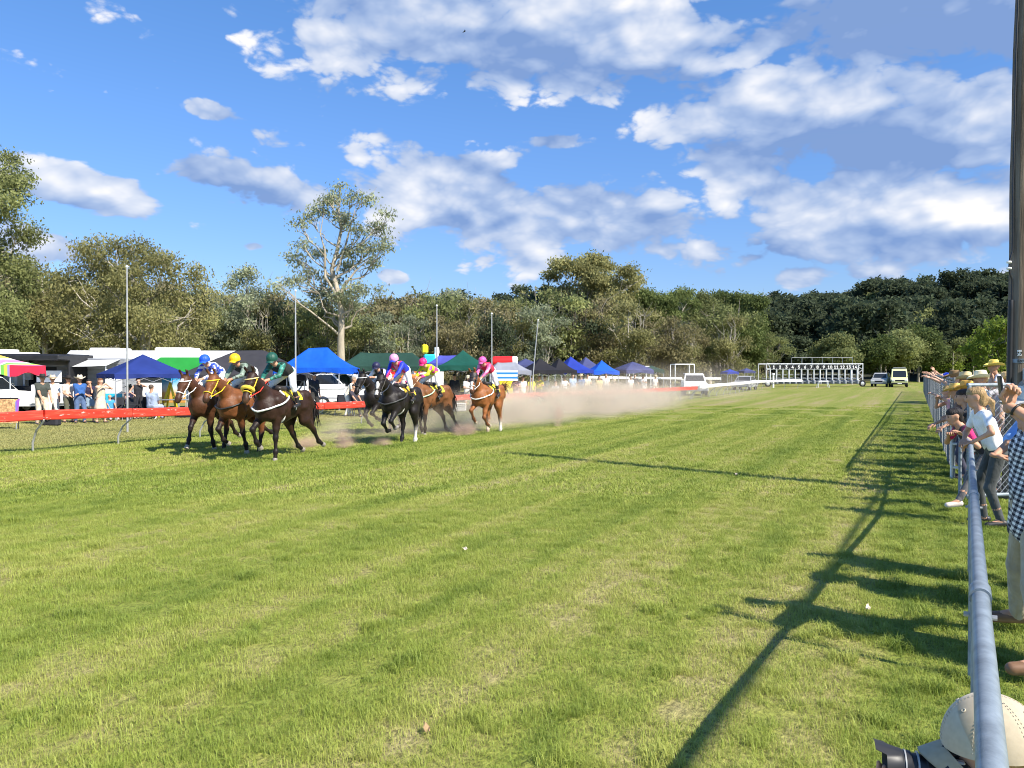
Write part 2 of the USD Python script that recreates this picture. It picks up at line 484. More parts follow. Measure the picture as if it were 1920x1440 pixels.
def make_turf():
    n, L = {}, []
    f = turf_nodes(n, L, False)
    n['ramp'] = ('rgb_ramp', {'ramp': [(.36, (.118, .159, .023)), (.45, (.169, .202, .035)), (.53, (.207, .219, .048)), (.60, (.252, .228, .084)), (.70, (.296, .240, .138))]})
    L.append((f, 'ramp.fac'))
    n['tr'] = ('rgb_ramp', {'ramp': [(.34, (.50, .50, .50)), (.5, (.95, .95, .95)), (.68, (1.4, 1.4, 1.35))]})
    n['tm'] = ('mix_color', {'blend_type': 'multiply', 'fac': 1., 'use_clamp': False})
    L += [('tiny.fac', 'tr.fac'), ('ramp.color', 'tm.a'), ('tr.color', 'tm.b')]
    # beyond the running rail the grass is dry
    n['dry'] = ('mix_color', {'blend_type': 'mix', 'fac': 0., 'b': (.26, .21, .10), 'use_clamp': False})
    n['sep'] = ('separate_xyz', {})
    n['edge'] = ('map_range', {'range_type': 'smoothstep', 'from_min': -16.6, 'from_max': -19.4, 'to_min': 0., 'to_max': .45, 'clamp': True})
    n['en'] = ('math', {'math_type': 'multiply_add', 'value2': 2.6})
    L += [('rm.vector', 'sep.vector'), ('fine.fac', 'en.value1'), ('sep.x', 'en.value3'), ('en.value', 'edge.value'), ('edge.result', 'dry.fac'), ('tm.result', 'dry.a')]
    n['p'] = ('principled_bsdf', {'roughness': .85, 'specular_ior_level': .15})
    n['bn'] = ('bump', {'strength': .8, 'distance': .03})
    L += [('dry.result', 'p.base_color'), ('tiny.fac', 'bn.height'), ('bn.normal', 'p.normal')]
    MAT['turf'] = usdkit.material(stage, '/World/Looks/turf', n, L, surface='p.BSDF')


def make_blade():
    n, L = {}, []
    f = turf_nodes(n, L, True)
    n['ri'] = ('geometry', {})
    n['rr'] = ('math', {'math_type': 'multiply_add', 'value2': .20, 'value3': -.10})
    n['ad'] = ('math', {'math_type': 'add'})
    L += [('ri.random_per_island', 'rr.value1'), (f, 'ad.value1'), ('rr.value', 'ad.value2')]
    n['ramp'] = ('rgb_ramp', {'ramp': [(.34, (.175, .240, .035)), (.43, (.288, .344, .058)), (.52, (.382, .404, .092)), (.60, (.464, .424, .160)), (.70, (.540, .445, .262))]})
    L.append(('ad.value', 'ramp.fac'))
    n['dry'] = ('mix_color', {'blend_type': 'mix', 'fac': 0., 'b': (.40, .32, .17), 'use_clamp': False})
    n['sep'] = ('separate_xyz', {})
    n['edge'] = ('map_range', {'range_type': 'smoothstep', 'from_min': -16.6, 'from_max': -19.4, 'to_min': 0., 'to_max': .50, 'clamp': True})
    n['en'] = ('math', {'math_type': 'multiply_add', 'value2': 2.6})
    L += [('rm.vector', 'sep.vector'), ('fine.fac', 'en.value1'), ('sep.x', 'en.value3'), ('en.value', 'edge.value'), ('edge.result', 'dry.fac'), ('ramp.color', 'dry.a')]
    n['p'] = ('principled_bsdf', {'roughness': .55, 'specular_ior_level': .3})
    n['t'] = ('translucent_bsdf', {})
    n['mx'] = ('mix_closure', {'fac': .25})
    L += [('dry.result', 'p.base_color'), ('dry.result', 't.color'), ('p.BSDF', 'mx.closure1'), ('t.BSDF', 'mx.closure2')]
    MAT['blade'] = usdkit.material(stage, '/World/Looks/blade', n, L, surface='mx.closure')


make_turf()
make_blade()


def ground_height(x, y):
    return .03 * (meshkit.noise(np.stack([x * .12, y * .12, x * 0], -1), 3) - .5) * np.clip((np.hypot(x, y) - 2) / 10, 0, 1)


def ground_sheet():
    r = np.concatenate([[0], np.geomspace(1.2, 1500, 90)])
    a = np.linspace(0, 2 * math.pi, 97)
    R, A = np.meshgrid(r, a, indexing='ij')
    x, y = R * np.sin(A), R * np.cos(A)
    p = np.stack([x, y, ground_height(x, y)], -1)
    nu, nv = p.shape[:2]
    i = np.arange(nu * nv).reshape(nu, nv)
    a_, b_, c_, d_ = i[:-1, :-1].ravel(), i[1:, :-1].ravel(), i[1:, 1:].ravel(), i[:-1, 1:].ravel()
    return trimesh.Trimesh(p.reshape(-1, 3), np.vstack([np.stack([a_, c_, b_], 1), np.stack([a_, d_, c_], 1)]), process=False)


obj('ground', ground_sheet(), 'turf', smooth=True, kind='structure')


def tuft_patch(seed, size, count, tall, wide, lean=.6):
    """A square of turf: bent blades, standing in clumps."""
    g = np.random.default_rng(seed)
    base = g.uniform(-size / 2, size / 2, (count, 2))
    cl = meshkit.noise(np.stack([base[:, 0] * 9, base[:, 1] * 9, np.full(count, seed * 7.7)], -1), seed)
    keep = g.random(count) < .45 + .7 * cl
    base, cl = base[keep], cl[keep]
    count = len(base)
    h = tall * g.uniform(.45, 1.0, count) * (.55 + .8 * cl)
    az, ln = g.uniform(0, 2 * math.pi, count), np.abs(g.normal(lean, .35, count))
    w = wide * g.uniform(.6, 1.2, count)
    d = np.stack([np.cos(az), np.sin(az), np.zeros(count)], 1)
    s = np.stack([-np.sin(az), np.cos(az), np.zeros(count)], 1)
    b = np.concatenate([base, np.full((count, 1), -.005)], 1)
    z = np.array([0, 0, 1.0])
    mid = b + d * (h * ln * .30)[:, None] + z * (h * .62)[:, None]
    tip = b + d * (h * ln)[:, None] + z * (h * np.maximum(1.0 - .22 * ln * ln, .3))[:, None]
    v = np.stack([b - s * w[:, None], b + s * w[:, None], mid - s * (w * .75)[:, None], mid + s * (w * .75)[:, None], tip], 1).reshape(-1, 3)
    k = np.arange(count)[:, None] * 5
    f = np.concatenate([k + [0, 1, 3], k + [0, 3, 2], k + [2, 3, 4]], 0)
    return trimesh.Trimesh(v, f, process=False)


def grass_field():
    pi = UsdGeom.PointInstancer.Define(stage, '/World/grass')
    tag(pi.GetPrim(), kind='stuff', label='short green racecourse grass with dry straw patches', cat='grass')
    protos = []
    for i in range(10):
        near = i < 5
        nm = '/World/grass/grass_patch_%03d' % (i + 1)
        m = tuft_patch(20 + i, .62 if near else 1.3, 2100 if near else 1700, .056 if near else .062, .0017 if near else .0055, .80)
        usdkit.mesh(stage, nm, m, MAT['blade'])
        protos.append(nm)
    for i in range(3):
        nm = '/World/grass/tussock' + ('_%03d' % i if i else '')
        usdkit.mesh(stage, nm, tuft_patch(60 + i, .26, 260, .15, .0032, .8), MAT['blade'])
        protos.append(nm)
    pi.CreatePrototypesRel().SetTargets([Sdf.Path(p) for p in protos])
    g = np.random.default_rng(5)
    pos, idx, rot, sc = [], [], [], []

    def add(step, y0, y1, first, n, s0):
        y = y0
        while y < y1:
            half = y * .72 + 1.2
            for x in np.arange(-half, half, step):
                if not (y0 <= y < y1) or g.random() < (y - 24) / 22:
                    continue
                px, py = x + g.uniform(-.1, .1), y + g.uniform(-.1, .1)
                pos.append((px, py, float(ground_height(np.array(px), np.array(py)))))
                idx.append(first + int(g.integers(n)))
                a = g.uniform(0, 2 * math.pi)
                rot.append((math.cos(a / 2), 0, 0, math.sin(a / 2)))
                sc.append(s0 * g.uniform(.8, 1.2))
            y += step
    add(.5, 2.4, 11.5, 0, 5, 1.0)
    add(1.05, 11.5, 46, 5, 5, 1.0)
    # taller tussocks where the mower does not reach, along the fence
    for Z in np.arange(1.0, 40, .22):
        fx_ = .806 + (Z - 1.264) * .6 if Z < 9.28 else 5.62 + (Z - 9.28) * .533
        for _ in range(3):
            x = fx_ + g.normal(-.25, .55)
            pos.append((x, Z, 0.0))
            idx.append(int(g.integers(10, 13)))
            a = g.uniform(0, 2 * math.pi)
            rot.append((math.cos(a / 2), 0, 0, math.sin(a / 2)))
            sc.append(g.uniform(.35, .85))
    for _ in range(190):
        y = 2.6 + 16 * g.random() ** 1.6
        x = g.uniform(-.7, .68) * y
        pos.append((x, y, 0.0))
        idx.append(int(g.integers(10, 13)))
        a = g.uniform(0, 2 * math.pi)
        rot.append((math.cos(a / 2), 0, 0, math.sin(a / 2)))
        sc.append(g.uniform(.35, .75))
    pi.CreatePositionsAttr(Vt.Vec3fArray.FromNumpy(np.array(pos, np.float32)))
    pi.CreateProtoIndicesAttr(Vt.IntArray.FromNumpy(np.array(idx, np.int32)))
    pi.CreateOrientationsAttr(Vt.QuathArray([Gf.Quath(*map(float, q)) for q in rot]))
    pi.CreateScalesAttr(Vt.Vec3fArray.FromNumpy(np.array([(s, s, s) for s in sc], np.float32)))


grass_field()
# ------------------------------------------------------------ foliage and bark
def leaf_mat(name, dark, mid, light, trans=.42):
    n = {'g': ('geometry', {}), 'o': ('object_info', {}),
         'a': ('math', {'math_type': 'multiply_add', 'value2': .22, 'value3': -.11}), 'b': ('math', {'math_type': 'add'}),
         'm': ('mapping', {'scale': (.35, .35, .35)}), 'n': ('noise_texture', {'scale': 1., 'detail': 3.}),
         'c': ('math', {'math_type': 'multiply_add', 'value2': .9}), 'd': ('math', {'math_type': 'multiply_add', 'value2': .45, 'value3': -.22}),
         'r': ('rgb_ramp', {'ramp': [(.2, dark), (.52, mid), (.9, light)]}),
         'p': ('principled_bsdf', {'roughness': .7, 'specular_ior_level': .12}), 't': ('translucent_bsdf', {}), 'x': ('mix_closure', {'fac': trans})}
    L = [('g.random_per_island', 'd.value1'), ('g.position', 'm.vector'), ('m.vector', 'n.vector'), ('n.fac', 'c.value1'), ('d.value', 'c.value3'),
         ('o.random', 'a.value1'), ('a.value', 'b.value1'), ('c.value', 'b.value2'), ('b.value', 'r.fac'), ('r.color', 'p.base_color'), ('r.color', 't.color'),
         ('p.BSDF', 'x.closure1'), ('t.BSDF', 'x.closure2')]
    MAT[name] = usdkit.material(stage, '/World/Looks/' + name, n, L, surface='x.closure')


leaf_mat('leaf_khaki', (0.212, 0.205, 0.083), (0.440, 0.419, 0.178), (0.720, 0.672, 0.308))
leaf_mat('leaf_olive', (0.163, 0.182, 0.069), (0.356, 0.381, 0.146), (0.616, 0.598, 0.248))
leaf_mat('leaf_grey', (0.216, 0.242, 0.149), (0.511, 0.549, 0.329), (0.922, 0.922, 0.577))
leaf_mat('leaf_green', (0.107, 0.137, 0.043), (0.242, 0.283, 0.091), (0.454, 0.451, 0.172))
leaf_mat('leaf_lime', (0.154, 0.208, 0.033), (0.350, 0.405, 0.068), (0.591, 0.591, 0.138))
leaf_mat('leaf_dark', (.062, .080, .044), (.118, .150, .078), (.19, .225, .12))  # dark green; on the hill forest it paints in the shade of a cloud
leaf_mat('leaf_brown', (0.202, 0.180, 0.086), (0.420, 0.367, 0.202), (0.660, 0.584, 0.341))
mat('bark_pale', (.40, .36, .29), .8, vary=.3, scale=3.0, bump=.4, bscale=12, stretch=(1, 1, .3))
mat('bark_cream', (.33, .285, .215), .8, vary=.4, scale=2.0, bump=.4, bscale=12, stretch=(1, 1, .3))
mat('bark_grey', (.24, .21, .165), .85, vary=.35, scale=3.0, bump=.5, bscale=14, stretch=(1, 1, .3))
mat('bark_dark', (.08, .068, .055), .9, vary=.35, scale=3.0, bump=.5, bscale=14, stretch=(1, 1, .3))


def leaves(g, clumps, n, sig, size, droop=.7, flat=.6):
    """n leaves about each clump: slim hanging blades."""
    c = np.repeat(np.asarray(clumps, float), n, 0)
    k = len(c)
    p = c + g.normal(0, 1, (k, 3)) * np.array([sig, sig, sig * flat])
    ax = g.normal(0, 1, (k, 3)) + np.array([0, 0, -droop * 1.6])
    ax /= np.linalg.norm(ax, axis=1, keepdims=True)
    s = np.cross(ax, g.normal(0, 1, (k, 3)))
    s /= np.maximum(np.linalg.norm(s, axis=1, keepdims=True), 1e-9)
    L = size * g.uniform(.6, 1.3, k)
    W = L * g.uniform(.17, .30, k)
    v = np.stack([p, p + ax * (L * .5)[:, None] + s * W[:, None], p + ax * L[:, None], p + ax * (L * .45)[:, None] - s * W[:, None]], 1).reshape(-1, 3)
    i = np.arange(k)[:, None] * 4
    return trimesh.Trimesh(v, np.concatenate([i + [0, 1, 2], i + [0, 2, 3]]), process=False)


def limb(g, a, b, ra, rb, wob=.08, n=5, sag=0.0, seg=6):
    a, b = np.asarray(a, float), np.asarray(b, float)
    t = np.linspace(0, 1, seg)[:, None]
    L = np.linalg.norm(b - a)
    w = np.zeros((seg, 3))
    w[1:-1] = g.normal(0, wob * L * .5, (seg - 2, 3))
    bow = np.array([0, 0, 1.0]) * (np.sin(t * math.pi) * sag * L)
    p = a + (b - a) * t + w + bow
    return p, tube(p, ra + (rb - ra) * np.linspace(0, 1, seg), n, caps=False)


def build_tree(name, label, base, trunk, lobes, leaf, bark, r0, seed, per=46, size=.27, dens=1.0, bare=(), group=None, droop=.7, hollow=.45, twigs=5, sig=.42):
    """A tree: trunk = points relative to the base, lobes = (x, y, z, rx, ry, rz), bare = leafless limbs as point lists."""
    g = np.random.default_rng(seed)
    t = thing(name, label, 'tree', base, group=group)
    tr = np.asarray(trunk, float)
    rad = np.linspace(1, .30, len(tr)) * r0
    rad[0] *= 1.35
    wood = [tube(tr, rad, 8, caps=False)]
    clumps = []
    zt = tr[:, 2]
    for (x, y, z, rx, ry, rz) in lobes:
        c = np.array([x, y, z])
        hd = np.hypot(tr[:, 0] - x, tr[:, 1] - y)
        zs = np.clip(z - .9 * np.hypot(x - tr[-1, 0], y - tr[-1, 1]) - .5 * rz, zt.max() * .30, zt.max())
        s = np.array([np.interp(zs, zt, tr[:, i]) for i in range(3)])
        rb = np.interp(zs, zt, rad) * .42
        p, m = limb(g, s, c, max(rb, .035), .025, .10, 5, -.06, 7)
        wood.append(m)
        vol = (rx * ry * rz) ** (1 / 3)
        k = max(5, int(dens * 15 * (rx * ry * rz) ** .62))
        d = g.normal(0, 1, (k, 3))
        d /= np.linalg.norm(d, axis=1, keepdims=True)
        rr = np.maximum(g.random(k) ** .45, hollow * g.random(k))[:, None]
        q = c + d * rr * np.array([rx, ry, rz])
        clumps.append(q)
        for j in range(min(twigs, k)):
            wood.append(limb(g, p[-3 if j % 2 else -1], q[j], .045, .014, .12, 4, 0, 4)[1])
    for pts in bare:
        pts = np.asarray(pts, float)
        wood.append(tube(pts, np.linspace(max(r0 * .45, .075), .025, len(pts)), 5, caps=False))
        for j in range(7):
            i = g.integers(1, len(pts))
            wood.append(limb(g, pts[i], pts[i] + g.normal(0, 1, 3) * (.9, .9, .6) + (pts[-1] - pts[0]) * .15, .03, .01, .1, 4, 0, 4)[1])
    obj('trunk', cat_mesh(wood), bark, t, smooth=True)
    if clumps:
        obj('crown', leaves(g, np.vstack(clumps), per, sig, size, droop), leaf, t)
    return t


def px_tree(name, label, Z, base_px, trunk_px, lobes_px, leaf, bark, r0, seed, bare_px=(), depth=.85, **kw):
    """A tree whose outline was measured in the photograph, set up at its own distance Z with real depth."""
    g = np.random.default_rng(seed + 99)
    b = at(base_px, 697, Z)
    base = np.array([b[0], Z, 0.0])
    s = Z / F

    def loc(x, y, dy=0.0):
        p = at(x, y, Z)
        return (p[0] - base[0], dy, p[2])
    lobes = []
    for (x, y, rx, ry) in lobes_px:
        spread = s * 55 * depth
        dy = g.uniform(-1, 1) * spread
        lobes.append((*loc(x, y, dy), rx * s, max(rx, ry) * s * .95, ry * s))
    tr = [(0, 0, -.1)] + [loc(x, y) for x, y in trunk_px]
    bare = [[loc(x, y, -.6 + .1 * i) for i, (x, y) in enumerate(pl)] for pl in bare_px]
    return build_tree(name, label, base, tr, lobes, leaf, bark, r0, seed, bare=bare, **kw)


# ------------------------------------------------------------ single trees, left to right
px_tree('gum_tree', 'tall olive gum tree cut off by the left edge of the photo', 62, -28, [(-25, 600), (-18, 500), (-10, 400), (-5, 320)],
        [(-5, 320, 42, 34), (15, 350, 36, 30), (28, 390, 26, 28), (0, 400, 46, 36), (20, 430, 34, 24), (-30, 460, 48, 44), (10, 500, 36, 30), (28, 530, 24, 26), (-20, 560, 52, 40), (18, 580, 34, 36), (-10, 285, 18, 18), (30, 620, 32, 40), (0, 640, 50, 36), (-60, 380, 50, 60), (-70, 560, 50, 60)], 'leaf_olive', 'bark_pale', .38, 1, dens=1.15)
px_tree('gum_tree', 'broad domed khaki gum tree with twisted bare grey limbs behind the navy gazebo', 66, 272, [(270, 640), (280, 600), (276, 560), (262, 510)],
        [(150, 490, 34, 28), (188, 466, 38, 24), (232, 462, 40, 22), (276, 480, 36, 26), (318, 500, 34, 26), (352, 512, 26, 24), (372, 545, 16, 26), (135, 530, 36, 32), (200, 515, 50, 36), (258, 530, 50, 36), (320, 550, 46, 34), (170, 570, 48, 34), (236, 585, 50, 34), (300, 600, 50, 34), (356, 600, 34, 36), (200, 630, 56, 30), (130, 600, 40, 40), (340, 645, 44, 30), (262, 650, 50, 26)], 'leaf_khaki', 'bark_pale', .42, 2,
        bare_px=[[(285, 615), (300, 602), (322, 605), (350, 596), (362, 580)], [(262, 640), (246, 622), (232, 628), (222, 640)], [(180, 590), (160, 600), (140, 588), (125, 575)], [(280, 560), (262, 540), (250, 512)], [(205, 610), (176, 626), (150, 640)]], dens=.95, twigs=7)
px_tree('gum_tree', 'greyish gum tree between the left edge tree and the broad dome', 70, 86, [(84, 620), (80, 560), (78, 520)],
        [(78, 515, 28, 22), (60, 550, 30, 28), (100, 545, 30, 28), (82, 585, 40, 30), (50, 610, 40, 36), (112, 620, 36, 36), (84, 650, 46, 26)], 'leaf_khaki', 'bark_pale', .26, 3,
        bare_px=[[(90, 640), (102, 612), (118, 598), (134, 590)], [(84, 650), (66, 630), (52, 634)]], twigs=7)
px_tree('gum_tree', 'small dark round headed gum tree right of the broad dome', 76, 468, [(467, 640), (464, 590), (462, 540)],
        [(458, 515, 20, 15), (474, 520, 16, 15), (444, 535, 14, 13), (464, 545, 22, 15), (450, 565, 20, 15), (478, 570, 16, 16), (460, 600, 28, 22), (440, 625, 30, 26), (484, 630, 30, 26), (462, 655, 36, 22)], 'leaf_grey', 'bark_grey', .2, 4, dens=1.0)
px_tree('gum_tree', 'tallest pale barked gum tree with open airy crown rising above the bright blue marquee', 72, 640, [(639, 640), (641, 590), (634, 550), (622, 505), (632, 470), (640, 430), (634, 390)],
        [(624, 362, 22, 13), (612, 372, 16, 10), (645, 356, 10, 8), (674, 375, 16, 10), (692, 378, 15, 10), (597, 386, 22, 9), (571, 399, 15, 8), (726, 404, 13, 9), (705, 423, 20, 12), (634, 399, 20, 10), (573, 425, 13, 8), (565, 455, 17, 7), (545, 476, 18, 9), (585, 468, 19, 9), (724, 468, 15, 10), (692, 466, 24, 16), (660, 470, 18, 13), (679, 436, 18, 11), (645, 494, 22, 11), (698, 494, 18, 9), (573, 508, 19, 8), (562, 527, 22, 12), (613, 522, 25, 15), (538, 540, 14, 9), (581, 546, 24, 12), (629, 553, 28, 14), (676, 546, 28, 15), (713, 544, 8, 7), (655, 567, 30, 12), (606, 565, 22, 11), (716, 440, 10, 6), (553, 490, 12, 6), (650, 415, 16, 8)], 'leaf_grey', 'bark_cream', .36, 5,
        bare_px=[[(636, 560), (612, 520), (611, 470), (602, 440), (608, 400)], [(634, 510), (648, 470), (660, 420), (668, 390)], [(640, 550), (668, 510), (690, 490)]], dens=1.45, per=22, size=.30, twigs=8, depth=.9, sig=.40)
px_tree('gum_tree', 'big spreading gum tree with khaki skirts above the black gazebos', 98, 1112, [(1108, 660), (1104, 620), (1100, 570), (1108, 520)],
        [(1112, 488, 28, 12), (1140, 490, 18, 11), (1052, 502, 20, 11), (1034, 515, 13, 8), (1083, 504, 26, 13), (1174, 510, 16, 9), (1200, 521, 13, 9), (1185, 533, 16, 10), (1143, 534, 30, 20), (1107, 526, 28, 18), (1065, 545, 18, 17), (1101, 562, 34, 22), (1143, 570, 28, 24), (1133, 603, 38, 26), (1096, 617, 28, 22), (1153, 636, 26, 22), (1068, 640, 22, 20), (1120, 650, 38, 18), (1172, 560, 14, 16)], 'leaf_khaki', 'bark_pale', .42, 6,
        bare_px=[[(1100, 630), (1070, 600), (1040, 585), (1005, 565)], [(1085, 625), (1060, 618), (1035, 600), (1010, 598)], [(1150, 560), (1176, 540), (1205, 522)], [(1110, 655), (1098, 640), (1080, 622)]], dens=1.7, size=.38, sig=.5)
px_tree('gum_tree', 'fresh green gum tree with forked white trunk behind the white frames', 104, 1226, [(1226, 680), (1228, 660), (1232, 640), (1246, 620), (1256, 590)],
        [(1221, 549, 22, 10), (1203, 565, 22, 15), (1245, 566, 22, 14), (1276, 550, 18, 9), (1294, 549, 9, 8), (1216, 594, 26, 18), (1198, 617, 20, 18), (1232, 620, 24, 17), (1260, 630, 20, 16), (1247, 592, 22, 14), (1186, 640, 16, 18), (1288, 575, 8, 10), (1210, 645, 24, 18), (1262, 655, 22, 16)], 'leaf_green', 'bark_pale', .42, 7,
        bare_px=[[(1240, 640), (1262, 616), (1274, 600), (1280, 580), (1294, 560)], [(1226, 660), (1212, 645), (1206, 630)]], dens=1.6, size=.38, sig=.5)
px_tree('gum_tree', 'upright olive gum tree left of the pair beside the dust', 108, 1330, [(1330, 660), (1331, 620), (1334, 580)],
        [(1318, 560, 20, 12), (1308, 586, 22, 20), (1341, 580, 24, 20), (1325, 617, 26, 24), (1348, 615, 20, 24), (1304, 640, 24, 26), (1335, 650, 26, 22)], 'leaf_olive', 'bark_pale', .3, 8, dens=1.7, size=.38, sig=.5)
px_tree('gum_tree', 'light green feathery gum tree right of the pair beside the dust', 112, 1384, [(1383, 660), (1384, 620), (1386, 580)],
        [(1362, 556, 22, 12), (1388, 562, 24, 13), (1407, 568, 15, 12), (1372, 596, 30, 20), (1400, 600, 24, 22), (1383, 633, 32, 24), (1416, 622, 20, 30), (1360, 640, 26, 26), (1410, 660, 26, 20)], 'leaf_green', 'bark_pale', .3, 9, dens=1.8, size=.38, sig=.5,
        bare_px=[[(1386, 620), (1400, 595), (1412, 580), (1424, 560)]])
px_tree('gum_tree', 'yellowish gum tree standing behind the starting gate', 128, 1574, [(1574, 680), (1574, 650)],
        [(1574, 640, 24, 14), (1556, 655, 18, 14), (1594, 655, 18, 14), (1574, 668, 30, 12)], 'leaf_olive', 'bark_pale', .25, 10, dens=2.2, size=.45, sig=.5)
for i, (x, y, r, lf, lb) in enumerate([(1652, 652, 24, 'leaf_green', 'rounded green tree just right of the starting gate'), (1690, 640, 26, 'leaf_olive', 'olive tree standing right behind the yellow van'),
                                       (1722, 632, 26, 'leaf_green', 'tallest pale green tree right of the yellow van'), (1786, 655, 22, 'leaf_olive', 'small dull green tree left of the bright lime tree'),
                                       (1765, 672, 20, 'leaf_lime', 'low yellow green bush at the end of the crowd')]):
    px_tree('leafy_tree', lb, 132 + 3 * i, x, [(x, 690), (x + 2, 660)], [(x, y - 6, r * .7, r * .6), (x - r * .5, y + r * .5, r * .8, r * .7), (x + r * .5, y + r * .55, r * .8, r * .7), (x, y + r * 1.1, r * 1.1, r * .8), (x - r * .2, y + r * .2, r * .7, r * .7)], lf, 'bark_grey', .22, 30 + i, dens=2.0, size=.46, droop=.3, sig=.5)
px_tree('leafy_tree', 'bright lime green tree behind the crowd beside the pole', 44, 1860, [(1860, 680), (1858, 650)],
        [(1862, 612, 22, 15), (1838, 628, 20, 16), (1884, 616, 18, 16), (1850, 650, 28, 20), (1880, 650, 24, 22), (1826, 655, 16, 18), (1858, 680, 36, 18), (1905, 620, 22, 26), (1925, 650, 24, 30)], 'leaf_lime', 'bark_grey', .15, 50, per=26, dens=3.0, size=.24, droop=.8, sig=.22)

# ------------------------------------------------------------ the wood behind the stalls: each tree a copy of one of five
G3 = np.random.default_rng(77)


def V0(*a):
    return np.array(a, float)


def fill_kind(k, leaf, bark, h, w, seed, label):
    g = np.random.default_rng(seed)
    lobes = []
    for i in range(12):
        z = h * (g.uniform(.06, .38) if i < 4 else g.uniform(.36, .95))
        lobes.append((g.normal(0, w * .28), g.normal(0, w * .28), z, w * g.uniform(.16, .30), w * g.uniform(.16, .30), h * g.uniform(.05, .11)))
    lobes.append((0, 0, h * .92, w * .2, w * .2, h * .08))
    lean = g.normal(0, .3, 2)
    bare = []
    for i in range(4):
        a, r = g.uniform(0, 6.28), w * g.uniform(.12, .42)
        q = V0(math.cos(a) * r, math.sin(a) * r, 0)
        bare.append([q * .3 + V0(0, 0, h * .05), q * .6 + V0(0, 0, h * .3), q + V0(g.normal(0, .2), 0, h * .58), q * 1.15 + V0(0, g.normal(0, .2), h * g.uniform(.7, .9))])
    return build_tree('woodland_tree', label, (0, 0, 0), [(0, 0, -.2), (lean[0] * .3, 0, h * .3), (lean[0], lean[1], h * .6), (0, 0, h * .88)], lobes, leaf, bark, .16, seed, bare=bare, per=19, size=.36, dens=1.45, group=label, twigs=6, sig=.5)


KINDS = [('leaf_khaki', 'bark_pale', 10.5, 6.0, 'khaki leaved tree in the wood behind the stalls'), ('leaf_olive', 'bark_grey', 10.0, 5.4, 'olive leaved tree in the wood behind the stalls'),
         ('leaf_brown', 'bark_grey', 9.5, 4.8, 'brownish wispy tree in the wood behind the stalls'), ('leaf_grey', 'bark_pale', 11.5, 5.6, 'grey green tree in the wood behind the stalls'),
         ('leaf_dark', 'bark_dark', 9.0, 5.0, 'dark leaved tree in the wood behind the stalls')]
spots = []
for row, (Z, step) in enumerate([(78, 30), (88, 36), (100, 40), (116, 40)]):
    x = -70 + row * 11
    while x < (1040, 1310, 1420, 1460)[row]:
        spots.append((row, x + G3.uniform(-9, 9), Z + G3.uniform(-3, 3)))
        x += step * G3.uniform(.8, 1.25) * (1.0 if row else 1.25)
protos3, placed3 = {}, []
for (row, x, Z) in spots:
    k = int(G3.choice(5, p=[.3, .26, .24, .14, .06]))
    # the top of the wood as the photograph has it
    top = np.interp(x, [-60, 60, 380, 430, 540, 700, 760, 880, 1000, 1180, 1300, 1460], [470, 520, 545, 560, 565, 580, 566, 552, 556, 580, 590, 590]) + G3.choice([-16, -4, 4, 10, 16, 24, 30]) + G3.uniform(-5, 5) + (12 if row == 0 else 0)
    H = KINDS[k][2]
    need = EYE + (697 - top) * Z / F
    P = at(x, 697, Z)
    sc = need / H
    s3 = (sc * G3.uniform(.85, 1.15), sc * G3.uniform(.85, 1.15), sc)
    rz = G3.uniform(0, 6.28)
    where = [(60, 'at the left edge of the photo'), (190, 'behind the black food trailer'), (380, 'behind the white coach'), (540, 'left of the tallest pale gum'), (700, 'around the tallest pale gum'), (820, 'behind the long green marquee'), (930, 'behind the teal gazebo'), (1030, 'behind the black gazebo'),
             (1160, 'around the big spreading gum'), (1290, 'around the fresh green gum'), (1400, 'around the pair beside the dust'), (9999, 'left of the starting gate')]
    wh = next(w for a, w in where if x < a)
    lb = '%s tree, %s of the wood, %s' % (KINDS[k][4].split(' tree')[0], ['front row', 'second row', 'third row', 'back row'][row], wh)
    if k not in protos3:
        protos3[k] = fill_kind(k, KINDS[k][0], KINDS[k][1], H, KINDS[k][3], 300 + k, lb)
        protos3[k].GetAttribute('xformOp:translate').Set(Gf.Vec3d(float(P[0]), float(Z), 0.0))
        placed3.append((protos3[k], lb, P[0] / Z))
    else:
        placed3.append((copy_of(protos3[k], (P[0], Z, 0), rz, s3, label=lb), lb, P[0] / Z))
for lb in {q[1] for q in placed3}:
    same = sorted([q for q in placed3 if q[1] == lb], key=lambda q: q[2])
    for i, q in enumerate(same):
        q[0].SetCustomDataByKey('group', 'trees of the wood behind the stalls')
        if len(same) > 1:
            q[0].SetCustomDataByKey('label', lb + ', ' + ['leftmost', 'second', 'third', 'fourth', 'fifth', 'sixth', 'seventh'][i])

# ------------------------------------------------------------ hill and far wood
def hill_height(x, y):
    az = x / np.maximum(y, 1)                       # how far to the right
    lift = np.interp(az, [-.9, -.25, -.1, .05, .22, .30, .38, .5, .66, .8, 1.2], [2, 4, 12, 15, 13, 13, 15, 19, 22.5, 25, 25])
    t = np.clip((y - 150) / 130, 0, 1)
    bumps = 3.0 * (meshkit.fbm(np.stack([x * .02, y * .02, x * 0], -1), 3, 5) - .5)
    return (lift + bumps) * (t * t * (3 - 2 * t)) - .2


def hill_mesh():
    def fn(u, v):
        y = 146 + 380 * v
        x = (-.95 + 2.05 * u) * y
        return np.stack([x, y, hill_height(x, y)], -1)
    return grid_mesh(fn, 90, 40)


mat('forest_floor', (.030, .034, .018), .95, vary=.4, scale=.4)
m_ = hill_mesh()
obj('hill', m_, 'forest_floor', smooth=True, kind='structure')


